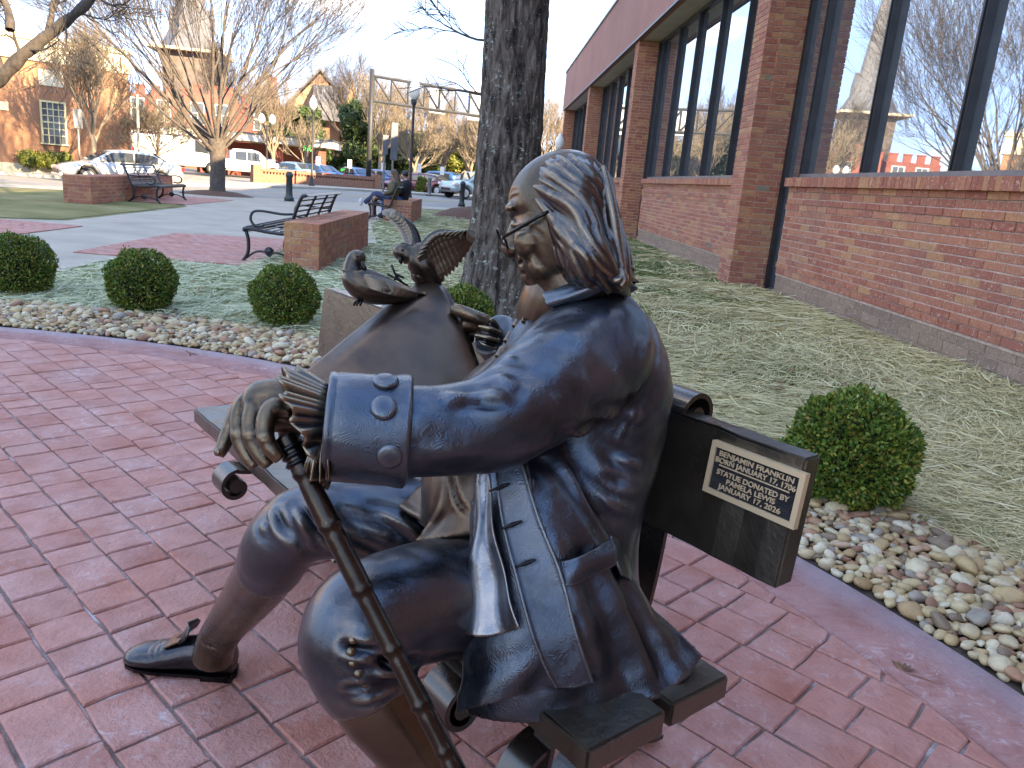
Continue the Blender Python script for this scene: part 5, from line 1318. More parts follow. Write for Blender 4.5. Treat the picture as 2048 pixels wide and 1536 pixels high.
M_PLQ = plain('plaque_field', (.012, .012, .015), .45, var=.4, scale=60, bmp=.8)
M_BRASS, _n, _b = new_mat('polished_plaque_bronze'); _b.inputs['Base Color'].default_value = (.80, .60, .36, 1); _b.inputs['Metallic'].default_value = .45; _b.inputs['Roughness'].default_value = .32
M_SLIT = plain('dark_slit', (.006, .006, .007), .8)

# ---------------- bench
K0 = V(.221, 1.032, 0); BA = unit(V(-.597, .802, 0)); BB = V(BA[1], -BA[0], 0); UP = V(0, 0, 1)
bp_ = lambda a, b, z: K0 + BA * a + BB * b + UP * z
rz_b = math.atan2(BA[1], BA[0])
wbench = empty('bronze_bench', label='bronze plank bench with scrolled straps and a donor plaque on its backrest', cat='bench')
wbench['label'] = 'dark bronze plank bench with scrolled supports under the seated statue'
def plank(name, a0, a1, b0, b1, z0, z1, tilt=0.0):
    m = MB(); na = 40
    rows = []
    R = np.random.default_rng(int(b0 * 1000) + 5)
    for k in range(na + 1):
        a = a0 + (a1 - a0) * k / na; w = R.normal(0, .0011, 4)
        rows.append([bp_(a, b0 + w[0], z0), bp_(a, b1 + w[1], z0), bp_(a, b1 + w[1] + tilt, z1 + w[2]), bp_(a, b0 + w[0] + tilt, z1 + w[3])])
    v = np.array(rows).reshape(-1, 3)
    f = [(4 * k + i, 4 * k + (i + 1) % 4, 4 * k + 4 + (i + 1) % 4, 4 * k + 4 + i) for k in range(na) for i in range(4)] + [(0, 1, 2, 3)[::-1], tuple(4 * na + i for i in range(4))]
    o = m.add(v, f).build(name, B_WOOD, wbench)
    bm = bmesh.new(); bm.from_mesh(o.data); bmesh.ops.recalc_face_normals(bm, faces=bm.faces[:])
    bmesh.ops.bevel(bm, geom=[e for e in bm.edges if len(e.link_faces) == 2 and e.calc_face_angle(0) > .6], offset=.005, segments=2, affect='EDGES'); bm.to_mesh(o.data); bm.free()
    return o
plank('seat_plank', 0, 1.99, 0, .186, .398, .450); plank('seat_plank', .004, 1.985, .206, .366, .400, .450)
backp = plank('back_plank', -.005, 1.995, .455, .507, .605, .862, .022)
def strap(path_bz, a, w=.062, th=.011, name='strap'):
    pts = catmull(np.array([[b, z] for b, z in path_bz]), 90); T = np.gradient(pts, axis=0); T /= np.linalg.norm(T, axis=1)[:, None]; Nn = np.stack([-T[:, 1], T[:, 0]], -1)
    v = []
    for p, n in zip(pts, Nn):
        for s, q in ((-1, -1), (1, -1), (1, 1), (-1, 1)): v.append(bp_(a + s * w / 2, p[0] + q * n[0] * th / 2, p[1] + q * n[1] * th / 2))
    k = len(pts); f = [(4 * j + i, 4 * j + (i + 1) % 4, 4 * j + 4 + (i + 1) % 4, 4 * j + 4 + i) for j in range(k - 1) for i in range(4)] + [(3, 2, 1, 0), tuple(4 * (k - 1) + i for i in range(4))]
    return v, f
def spiral(cb, cz, r0, r1, a0, turns, n=14):
    return [(cb + (r0 + (r1 - r0) * t) * math.cos(a0 + turns * 2 * math.pi * t), cz + (r0 + (r1 - r0) * t) * math.sin(a0 + turns * 2 * math.pi * t)) for t in np.linspace(0, 1, n)]
for a in (.33, 1.53):
    m = MB()
    up_ = [(.30, .012), (.37, .10), (.43, .25), (.475, .45), (.492, .62), (.505, .80)] + spiral(.545, .845, .058, .022, math.pi * .95, -.9)
    m.add(*strap(up_, a, .08))
    m.add(*strap([(.47, .385), (.2, .385), (.04, .385), (-.02, .393)] + spiral(-.025, .345, .052, .020, math.pi / 2, .85), a, .085))
    m.add(*strap([(.06, .012), (.13, .03), (.20, .12), (.26, .25), (.30, .375)], a, .07)); m.add(*strap([(.60, .012), (.54, .03), (.47, .12), (.41, .25), (.37, .375)], a, .07))
    m.lathe([(.022, -.036), (.026, 0), (.022, .036)], bp_(a, .545, .845), 14, BA); m.lathe([(.022, -.036), (.026, 0), (.022, .036)], bp_(a, -.025, .345), 14, BA)
    m.build('scroll_support', B_IRON, wbench)
m = MB(); m.add(*strap([(.02, .20), (.06, .262), (.12, .285), (.2, .28), (.30, .285)], .215, .07)); m.add(*strap([(.10, .395), (.10, .33), (.095, .25), (.07, .16), (.05, .05)], .20, .05)); m.build('scroll_support', B_IRON, wbench)

# plaque on the front of the backrest
pn = unit(np.cross(BA, UP * .257 + BB * .022)); p0_ = bp_(0, .455, .605)
if np.dot(pn, -BB) < 0: pn = -pn
def on_back(u, v, off=0.0):
    r = ray(u, v); o = np.array([0, 0, EYE]); t = np.dot(p0_ + pn * off - o, pn) / np.dot(r, pn); return o + r * t
cTL, cTR, cBR, cBL = on_back(1440, 883), on_back(1628, 947), on_back(1590, 1055), on_back(1408, 977)
pc = (cTL + cTR + cBR + cBL) / 4
px_ = -BA; py_ = unit(np.cross(pn, px_)); py_ = py_ if py_[2] > 0 else -py_
pw = (abs(np.dot(cTR - cTL, px_)) + abs(np.dot(cBR - cBL, px_))) / 2; phh = (abs(np.dot(cTL - cBL, py_)) + abs(np.dot(cTR - cBR, py_))) / 2
plq = MB().obox(pc + pn * .006, px_ * (pw / 2 - .004), py_ * (phh / 2 - .004), pn * .005).build('plaque', M_PLQ, wbench)
fr = MB(); fw = .011
for s in (-1, 1):
    fr.obox(pc + py_ * s * (phh / 2 - fw / 2) + pn * .008, px_ * pw / 2, py_ * fw / 2, pn * .0075); fr.obox(pc + px_ * s * (pw / 2 - fw / 2) + pn * .008, px_ * fw / 2, py_ * (phh / 2 - fw - .0002), pn * .0073)
fr.build('plaque_border', M_BRASS, plq)
MB().obox(pc + py_ * phh * .085 + pn * .012, px_ * pw * .38, py_ * .0011, pn * .0015).build('plaque_rule', M_BRASS, plq)
pm = Matrix.Identity(4)
for i in range(3): pm[i][0] = px_[i]; pm[i][1] = py_[i]; pm[i][2] = pn[i]
for k, (txt, fy, w_) in enumerate((('BENJAMIN FRANKLIN', .30, .80), ('BORN JANUARY 17, 1706', .17, .86), ('STATUE DONATED BY', -.045, .78), ('PAMELA LEWIS', -.175, .53), ('JANUARY 17, 2026', -.305, .68))):
    cu = bpy.data.curves.new('plaque_line', 'FONT'); cu.body = txt; cu.align_x = 'CENTER'; cu.align_y = 'CENTER'; cu.extrude = .0012 / .021; cu.offset = .012
    cu.size = 1.0; cu.materials.append(M_BRASS)
    o = bpy.data.objects.new('plaque_line', cu); COL.objects.link(o); o.parent = plq
    bpy.context.view_layer.update(); wd_ = o.dimensions.x
    h_ = phh * .125; sx = min(pw * w_ / wd_, 9)
    c = pc + py_ * fy * phh + pn * .0125
    mm = pm.copy(); mm[0][3], mm[1][3], mm[2][3] = c
    mo_ = bpy.data.meshes.new_from_object(o.evaluated_get(bpy.context.evaluated_depsgraph_get())); bpy.data.objects.remove(o)
    o = bpy.data.objects.new('lettering', mo_); COL.objects.link(o); o.parent = plq; o.matrix_local = mm @ Matrix.Diagonal((sx, h_ * 1.12, .021, 1))

# ---------------- the figure
stat = empty('bronze_statue', label='life-size bronze man in a long coat seated on the bench, hand on a cane', cat='statue')
stat['label'] = 'bronze statue of a seated long-haired man in a frock coat, one hand on a cane'
def loft_rings(st, n=64, k=None):
    """st: list of (centre, front_vec, side_vec) with scaled half axes (front, back, side)"""
    C_ = np.array([s[0] for s in st]); Fv = np.array([unit(s[1]) for s in st]); Sd = np.array([unit(s[2]) for s in st]); H_ = np.array([s[3] for s in st], float)
    k = k or len(st) * 10
    C_, Fv, Sd, H_ = catmull(C_, k), catmull(Fv, k), catmull(Sd, k), catmull(H_, k)
    w = np.linspace(0, 2 * np.pi, n, endpoint=False); cw, sw = np.cos(w), np.sin(w)
    ex = .88
    c_ = np.sign(cw) * np.abs(cw) ** ex; s_ = np.sign(sw) * np.abs(sw) ** ex
    fb = np.where(cw > 0, H_[:, 0:1], H_[:, 1:2]) * c_
    v = (C_[:, None] + fb[..., None] * Fv[:, None] + (H_[:, 2:3] * s_)[..., None] * Sd[:, None]).reshape(-1, 3)
    i = np.arange(k - 1)[:, None] * n; j = np.arange(n)[None]; jj = (j + 1) % n
    f = [tuple(q_) for q_ in np.stack([i + j, i + jj, i + n + jj, i + n + j], -1).reshape(-1, 4)]
    f += [tuple(range(n))[::-1], tuple(range((k - 1) * n, k * n))]
    return v, f
def sculpt(o, strokes, passes=1):
    """push vertices along normals near polylines: (points, width, depth[, sharp])"""
    me = o.data; n = len(me.vertices); co = np.empty(n * 3); no = np.empty(n * 3)
    me.vertices.foreach_get('co', co); me.vertices.foreach_get('normal', no); co = co.reshape(-1, 3); no = no.reshape(-1, 3); d_all = np.zeros(n)
    for st in strokes:
        P = catmull(np.array(st[0], float), 26); w, dep = st[1], st[2]
        lo, hi = P.min(0) - 3 * w, P.max(0) + 3 * w
        ix = np.where(((co > lo) & (co < hi)).all(1))[0]
        if not len(ix): continue
        D = np.linalg.norm(co[ix, None] - P[None], axis=2); j = D.argmin(1); dm = D[np.arange(len(ix)), j]
        t = j / (len(P) - 1); env = np.sin(np.pi * np.clip(t * .9 + .05, 0, 1)) ** .6
        prof = np.exp(-(dm / w) ** 2)
        if len(st) > 3 and st[3]: prof = prof - .45 * np.exp(-((dm - 1.5 * w) / (.8 * w)) ** 2)   # ridge with gullies beside it
        d_all[ix] += dep * env * prof
    co += no * d_all[:, None]; me.vertices.foreach_set('co', co.ravel()); me.update()
def S(pts, w, dep, sharp=True): return ([at(*p) for p in pts], w, dep, sharp)
def patch(grid, nu=40, nv=30, th=.006, fold=None):
    G = np.array([[at(*p) for p in r] for r in grid])
    rows = np.array([catmull(r, nu) for r in G]); g = np.stack([catmull(rows[:, i], nv) for i in range(nu)], 1)     # nv x nu
    du = np.gradient(g, axis=1); dv = np.gradient(g, axis=0); nn = np.cross(du, dv); nn /= np.linalg.norm(nn, axis=2, keepdims=True) + 1e-12
    toward = np.array([0, 0, EYE]) - g
    if (nn * toward).sum() < 0: nn = -nn
    if fold is not None:
        uu, vv = np.meshgrid(np.linspace(0, 1, nu), np.linspace(0, 1, nv)); g = g + nn * fold(uu, vv)[..., None]
    a = g.reshape(-1, 3); b = (g - nn * th).reshape(-1, 3); N_ = nu * nv
    q = []
    for j in range(nv - 1):
        for i in range(nu - 1):
            k = j * nu + i; q.append((k, k + 1, k + nu + 1, k + nu)); q.append((N_ + k, N_ + k + nu, N_ + k + nu + 1, N_ + k + 1))
    per = [i for i in range(nu)] + [j * nu + nu - 1 for j in range(1, nv)] + [(nv - 1) * nu + i for i in range(nu - 2, -1, -1)] + [j * nu for j in range(nv - 2, 0, -1)]
    for x, y in zip(per, per[1:] + per[:1]): q.append((x, N_ + x, N_ + y, y))
    return np.vstack([a, b]), q
def solid(name, vf, mat, parent, smooth=True, sub=0):
    v, f = vf; o = mesh_np(name, v, f, mat, parent, smooth)
    bm = bmesh.new(); bm.from_mesh(o.data); bmesh.ops.recalc_face_normals(bm, faces=bm.faces[:]); bm.to_mesh(o.data); bm.free()
    return o
def pt(pts, n=20, k=None, ell=1.0, up=(0, 0, 1)):      # tube through (u, v, depth, radius)
    return tb([at(*p[:3]) for p in pts], [p[3] for p in pts], n, ell, up, k)

# -- torso, sleeves: the coat
Fd = V(-.985, -.17, 0); Ld = V(.17, -.985, 0)
tors = loft_rings([(at(1188, 578, 1.60), Fd, Ld, (.055, .06, .07)), (at(1188, 602, 1.605), Fd, Ld, (.08, .088, .115)), (at(1186, 640, 1.62), Fd, Ld, (.115, .118, .185)), (at(1186, 690, 1.63), Fd, Ld, (.13, .137, .212)), (at(1178, 760, 1.63), Fd, Ld, (.15, .158, .205)),
                   (at(1165, 840, 1.63), Fd, Ld, (.155, .160, .192)), (at(1148, 920, 1.61), Fd, Ld, (.155, .156, .185)), (at(1115, 1010, 1.59), Fd, Ld, (.150, .160, .185)), (at(1098, 1100, 1.57), Fd, Ld, (.15, .170, .195)), (at(1090, 1190, 1.56), Fd, Ld, (.15, .18, .20)), (at(1090, 1240, 1.56), Fd, Ld, (.13, .15, .18))])
sl_l = pt([(1215, 680, 1.52, .095), (1185, 705, 1.46, .112), (1130, 750, 1.395, .106), (1060, 800, 1.325, .090), (985, 846, 1.265, .079), (900, 860, 1.235, .0735), (815, 862, 1.213, .071), (740, 858, 1.203, .069)], 36, 90)
sl_r = pt([(1160, 655, 1.78, .09), (1115, 690, 1.86, .085), (1060, 740, 1.95, .075), (1020, 700, 1.92, .068), (985, 668, 1.87, .058)], 20, 40)
sk_fold = lambda u, v: (.016 * np.exp(-((u - .44 - .05 * v) / .05) ** 2) + .018 * np.exp(-((u - .66 - .06 * v) / .06) ** 2) - .012 * np.exp(-((u - .55 - .05 * v) / .05) ** 2) + .014 * np.exp(-((u - .86) / .06) ** 2) - .012 * np.exp(-((u - .77) / .05) ** 2)) * np.clip(v * 1.5 - .15, 0, 1) * (1 - .45 * np.clip(v * 4 - 3, 0, 1)) + .003 * np.sin(9 * v + 5 * u)
skirt = patch([[(970, 860, 1.48), (1040, 860, 1.46), (1110, 860, 1.46), (1200, 880, 1.49), (1278, 910, 1.60)], [(942, 1030, 1.40), (1035, 1040, 1.355), (1130, 1040, 1.365), (1215, 1045, 1.43), (1266, 1055, 1.55)],
        [(935, 1140, 1.39), (1045, 1150, 1.335), (1150, 1150, 1.35), (1225, 1140, 1.41), (1262, 1125, 1.51)], [(932, 1260, 1.375), (1060, 1270, 1.315), (1180, 1255, 1.34), (1260, 1225, 1.40), (1312, 1212, 1.475)],
        [(930, 1345, 1.37), (1070, 1355, 1.31), (1200, 1345, 1.345), (1300, 1315, 1.405), (1362, 1262, 1.47)], [(930, 1435, 1.37), (1085, 1452, 1.312), (1215, 1420, 1.352), (1330, 1392, 1.388), (1408, 1314, 1.468)]], 110, 90, .012, sk_fold)
front = patch([[(962, 880, 1.44), (1000, 880, 1.42), (1042, 880, 1.42)], [(948, 1040, 1.385), (1010, 1050, 1.338), (1078, 1030, 1.33)], [(938, 1150, 1.37), (1030, 1160, 1.318), (1122, 1145, 1.308)],
        [(930, 1265, 1.355), (1045, 1265, 1.298), (1152, 1255, 1.295)], [(924, 1350, 1.345), (1050, 1335, 1.29), (1170, 1310, 1.298)], [(912, 1432, 1.34), (1035, 1393, 1.292), (1186, 1367, 1.302)]], 70, 90, .012,
        lambda u, v: .010 * np.sin(3.2 * u + 1) * v + .012 * np.exp(-((u - .3) / .16) ** 2) * v - .018 * np.exp(-((u - .62) / .16) ** 2) * np.clip(v * 3 - 2, 0, 1))
coat = fuse('coat', [tors, sl_l, sl_r, skirt, front], .0054, B_COAT, stat, 5)
fold = []
rs_ = lambda: random.uniform(.8, 1.2)
fold += [S([(1268, 640, 1.45), (1285, 700, 1.44), (1272, 800, 1.45), (1235, 880, 1.45)], .006, .0045),                     # armhole seam
         S([(1150, 610, 1.46), (1220, 615, 1.44), (1266, 660, 1.44), (1275, 740, 1.45)], .007, .005),
         S([(1075, 690, 1.34), (1110, 655, 1.36), (1150, 650, 1.37), (1180, 668, 1.38)], .012, .012),                          # shoulder pulls
         S([(1055, 720, 1.31), (1100, 690, 1.32), (1150, 690, 1.34)], .011, -.009),
         S([(1180, 700, 1.35), (1220, 740, 1.36), (1265, 775, 1.41)], .013, .010), S([(1160, 740, 1.34), (1210, 770, 1.36), (1265, 800, 1.42)], .010, -.008),
         S([(1060, 770, 1.26), (1130, 790, 1.29), (1220, 825, 1.38), (1275, 830, 1.45)], .013, .012), S([(1030, 800, 1.24), (1110, 830, 1.28), (1200, 850, 1.37)], .011, -.009),
         S([(985, 800, 1.20), (1060, 840, 1.25), (1140, 860, 1.32), (1220, 870, 1.41)], .012, .009),
         S([(905, 790, 1.18), (930, 772, 1.18), (965, 772, 1.19), (1010, 790, 1.21)], .014, .010), S([(960, 752, 1.21), (985, 742, 1.225), (1020, 766, 1.22)], .013, .009), S([(915, 808, 1.175), (960, 806, 1.185), (1010, 822, 1.21)], .012, -.007), S([(870, 830, 1.17), (940, 835, 1.18), (1000, 870, 1.21)], .016, -.006),
         S([(850, 900, 1.165), (920, 895, 1.18), (1010, 890, 1.23)], .018, .006), S([(1010, 720, 1.28), (1040, 735, 1.28), (1085, 735, 1.29)], .010, .008),
         S([(1180, 880, 1.42), (1230, 910, 1.43), (1270, 930, 1.47)], .012, .012), S([(1165, 905, 1.42), (1215, 950, 1.43), (1262, 970, 1.47)], .011, -.010), S([(1150, 900, 1.42), (1200, 990, 1.43), (1255, 1020, 1.47)], .013, .011),
         S([(1120, 900, 1.42), (1150, 980, 1.42), (1190, 1060, 1.42), (1220, 1100, 1.43)], .014, .012), S([(1085, 930, 1.42), (1120, 1010, 1.42), (1150, 1080, 1.42)], .013, -.010),
         S([(1300, 690, 1.52), (1318, 780, 1.56), (1300, 880, 1.55)], .03, .004, False), S([(1228, 870, 1.44), (1236, 960, 1.44), (1232, 1060, 1.45)], .0035, .003)]
def ripple(o, amp, wl, seed):             # soft wandering creases over cast cloth
    me = o.data; n = len(me.vertices); co = np.empty(n * 3); no = np.empty(n * 3); me.vertices.foreach_get('co', co); me.vertices.foreach_get('normal', no); co = co.reshape(-1, 3); no = no.reshape(-1, 3)
    R = np.random.default_rng(seed); d = np.zeros(n)
    for k in range(5):
        a, b_, c = (R.normal(size=3) * 2 * np.pi / wl for _ in range(3)); d += (np.abs(np.sin(co @ a * .5 + 1.2 * np.sin(co @ b_ * .35 + k) + .8 * np.sin(co @ c * .2))) ** 1.5 - .5) * R.uniform(.5, 1)
    co += no * (d * amp / 2)[:, None]; me.vertices.foreach_set('co', co.ravel()); me.update()
sculpt(coat, fold); ripple(coat, .0040, .16, 5)
# skirts
solid('front_facing', patch([[(960, 918, 1.369), (966, 918, 1.364), (972, 917, 1.359)], [(948, 1040, 1.356), (965, 1045, 1.336), (988, 1045, 1.322)], [(939, 1150, 1.341), (975, 1157, 1.314), (1013, 1157, 1.294)], [(931, 1268, 1.325), (985, 1272, 1.294), (1043, 1254, 1.270)]], 40, 70, .005,
        lambda u, v: .010 * np.sin(u * 7.5) * v + .004 * np.sin(13 * v + 3 * u)), B_BRIGHT, coat)
solid('placket', patch([[(985, 914, 1.352), (1012, 912, 1.344), (1040, 906, 1.342)], [(1003, 1045, 1.320), (1040, 1045, 1.316), (1078, 1031, 1.312)], [(1030, 1155, 1.298), (1078, 1155, 1.294), (1124, 1146, 1.289)], [(1058, 1258, 1.274), (1105, 1262, 1.274), (1152, 1254, 1.276)], [(1085, 1330, 1.274), (1130, 1330, 1.276), (1170, 1312, 1.278)], [(1110, 1376, 1.278), (1150, 1376, 1.282), (1188, 1365, 1.284)]], 30, 80, .004,
        lambda u, v: .0025 * np.exp(-((u - .03) / .05) ** 2) + .0025 * np.exp(-((u - .97) / .05) ** 2)), B_COAT, coat)
for u_, v_, d_ in ((998, 975, 1.327), (1024, 1050, 1.307), (1051, 1127, 1.288)):
    a, b = at(u_ - 20, v_ + 7, d_), at(u_ + 20, v_ - 8, d_ - .002)
    c = (a + b) / 2; d = (b - a) / 2; n_o = unit(np.array([0, 0, EYE]) - c); s_ = unit(np.cross(n_o, d)) * .0022
    bh = MB().tube([a, c, b], [.002, .0042, .002], 8).build('buttonhole', B_COAT, coat, smooth=True)
    MB().obox(c + n_o * .0035, d * .85, s_ * .55, n_o * .0014).build('slit', M_SLIT, bh)
solid('pocket_flap', patch([[(1093, 1126, 1.327), (1160, 1112, 1.325), (1226, 1074, 1.392)], [(1097, 1150, 1.318), (1165, 1140, 1.314), (1232, 1098, 1.377)], [(1101, 1172, 1.318), (1163, 1166, 1.312), (1228, 1128, 1.370)]], 36, 20, .008, lambda u, v: .006 * np.sin(8 * u) * v), B_COAT, coat)
solid('back_flap', patch([[(1222, 1070, 1.42), (1240, 1080, 1.44), (1252, 1092, 1.47)], [(1234, 1120, 1.40), (1252, 1128, 1.43), (1263, 1140, 1.46)], [(1246, 1150, 1.40), (1262, 1160, 1.43), (1270, 1180, 1.46)]], 20, 24, .006), B_COAT, coat)
solid('collar', patch([[(1084, 583, 1.44), (1120, 570, 1.415), (1160, 560, 1.405), (1205, 552, 1.405), (1255, 560, 1.44)], [(1094, 600, 1.43), (1134, 589, 1.40), (1172, 578, 1.388), (1214, 566, 1.39), (1262, 574, 1.44)], [(1112, 617, 1.425), (1146, 606, 1.395), (1182, 591, 1.38), (1224, 575, 1.385), (1268, 584, 1.445)]], 50, 22, .012, lambda u, v: .008 * np.sin(np.pi * v) + .006 * np.sin(np.pi * np.clip(v * 2 - 1, 0, 1))), B_COAT, coat)
solid('lapel', patch([[(1100, 598, 1.49), (1085, 604, 1.50), (1072, 612, 1.52)], [(1085, 640, 1.45), (1060, 645, 1.47), (1045, 650, 1.49)], [(1052, 690, 1.40), (1030, 695, 1.42), (1019, 700, 1.45)], [(1035, 745, 1.36), (1020, 755, 1.38), (1008, 765, 1.41)]], 24, 50, .006, lambda u, v: .012 * u * np.sin(np.pi * v)), B_SHOE, coat)
# cuff, its buttons, the lace at the wrist
ca, cb_ = at(818, 863, 1.213), at(654, 852, 1.192); cax = unit(cb_ - ca); clen = np.linalg.norm(cb_ - ca)
cuff = MB().lathe([(.074, 0), (.084, .000), (.0885, .004), (.0885, .012), (.086, .03), (.0845, .07), (.084, .11), (.083, clen - .012), (.0845, clen - .004), (.083, clen), (.076, clen - .002), (.066, clen - .03), (.05, clen - .06)], ca, 72, cax).build('cuff', B_COAT, coat, smooth=True)
bm = bmesh.new(); bm.from_mesh(cuff.data)
bmesh.ops.subdivide_edges(bm, edges=bm.edges[:], cuts=1, use_grid_fill=True); bm.to_mesh(cuff.data); bm.free()
cuff.data.polygons.foreach_set('use_smooth', np.ones(len(cuff.data.polygons), bool))
sculpt(cuff, [S([(680, 880, 1.12), (740, 930, 1.14), (800, 940, 1.15)], .02, .004, False), S([(670, 780, 1.14), (730, 800, 1.13), (800, 790, 1.15)], .02, -.003, False)])
def cuff_pt(u, v):
    r = unit(ray(u, v)); o = np.array([0, 0, EYE]); R_ = .0855
    oc = o - ca; dp = r - cax * np.dot(r, cax); op = oc - cax * np.dot(oc, cax)
    A2, B2, C2 = dp @ dp, 2 * dp @ op, op @ op - R_ ** 2; D_ = B2 * B2 - 4 * A2 * C2
    t = (-B2 - math.sqrt(max(D_, 0))) / (2 * A2); p_ = o + r * t; nrm = unit((p_ - ca) - cax * np.dot(p_ - ca, cax)); return p_, nrm
for u_, v_ in ((768, 816), (780, 912), (772, 764)):
    p_, nn_ = cuff_pt(u_, v_)
    MB().lathe([(.0185, -.004), (.0195, .001), (.0185, .005), (.014, .0068), (.006, .0072), (.0005, .0074)], p_, 26, nn_).build('button', B_COAT, cuff, smooth=True)
nth, nt_r = 320, 16
thv = np.linspace(0, 2 * np.pi, nth, endpoint=False); W0 = at(668, 852, 1.193)
e1 = unit(UP - cax * np.dot(UP, cax)); e2 = unit(np.cross(cax, e1)); 
if np.dot(e2, np.array([0, -1, 0])) < 0: e2 = -e2
rv = []
for t in np.linspace(0, 1, nt_r):
    for th_ in thv:
        top = .5 + .5 * math.cos(th_ - .35); near = .5 + .5 * math.sin(th_)
        h = t * (.010 + .070 * top ** 2.2)
        pl = math.sin(15 * th_ + 1.5 * math.sin(3 * th_)); r = .046 + t * (.034 + .004 * (1 - top)) + (.0065 * pl + .0026 * math.sin(37 * th_ + 2 * math.sin(2 * th_))) * t ** .8
        hh = h + .006 * math.cos(15 * th_) * t - .012 * (1 - t)
        rv.append(W0 + cax * hh + r * (math.cos(th_) * e1 + math.sin(th_) * e2 * (.85)) - UP * .014 * t * (1 - top))
rv = np.array(rv); cc = W0
inner = rv - np.array([0, 0, 0]) 
q_ = []
for j in range(nt_r - 1):
    for i in range(nth): q_.append((j * nth + i, j * nth + (i + 1) % nth, (j + 1) * nth + (i + 1) % nth, (j + 1) * nth + i))
ruf = mesh_np('lace_ruffle', rv, q_, B_HAIR, coat, smooth=True)
md = ruf.modifiers.new('t', 'SOLIDIFY'); md.thickness = .0028
solid('lace_fall', patch([[(660, 868, 1.142), (642, 872, 1.146), (628, 884, 1.155)], [(660, 915, 1.128), (636, 920, 1.132), (616, 916, 1.145)], [(662, 958, 1.132), (634, 964, 1.136), (608, 950, 1.152)]], 60, 24, .003, lambda u, v: (.0065 * np.sin(19 * u + 1.5 * v) + .002 * np.sin(43 * u)) * (.3 + .7 * v)), B_HAIR, coat)
# waistcoat and shirt frill
wc = fuse('waistcoat', [pt([(1068, 690, 1.62, .05), (1045, 760, 1.59, .085), (990, 850, 1.55, .11), (958, 940, 1.53, .11), (950, 1000, 1.52, .105), (950, 1050, 1.53, .10)], 24, 40),
        patch([[(885, 985, 1.46), (930, 990, 1.42), (960, 990, 1.42)], [(858, 1040, 1.46), (900, 1050, 1.42), (960, 1050, 1.41)], [(822, 1086, 1.47), (880, 1078, 1.42), (960, 1072, 1.41)]], 20, 16, .012),
        patch([[(880, 975, 1.50), (860, 975, 1.54), (840, 965, 1.58)], [(868, 1030, 1.50), (838, 1020, 1.54), (805, 1000, 1.60)], [(848, 1048, 1.50), (815, 1020, 1.55), (775, 990, 1.62)]], 20, 16, .012)], .0055, B_SHEET, stat, 3)
sculpt(wc, [S([(905, 945, 1.43), (915, 1000, 1.42), (940, 1030, 1.42)], .006, -.006), S([(895, 960, 1.44), (880, 1020, 1.44), (850, 1065, 1.46)], .008, .006)])
fuse('neckcloth', [pt([(1130, 564, 1.485, .064), (1124, 588, 1.495, .073), (1114, 620, 1.515, .077), (1100, 662, 1.54, .074)], 24, 30)], .0045, B_SHEET, stat, 2)
fr_ = []
for k in range(5):
    v0 = 595 + k * 30; u0 = 1088 - k * 17
    fr_.append(patch([[(u0, v0, 1.50 - .01 * k), (u0 - 22, v0 + 2, 1.51 - .01 * k), (u0 - 42, v0 + 14, 1.54 - .01 * k)], [(u0 - 6, v0 + 22, 1.48 - .01 * k), (u0 - 30, v0 + 24, 1.49 - .01 * k), (u0 - 50, v0 + 40, 1.53 - .01 * k)]], 44, 10, .005, lambda u, v: .010 * np.sin(17 * u + 2 * v) * (.3 + .7 * v)))
fv = []; ff_ = []; o_ = 0
for v, f in fr_: fv.append(v); ff_ += [tuple(i + o_ for i in q) for q in f]; o_ += len(v)
solid('shirt_frill', (np.vstack(fv), ff_), B_SHEET, stat)
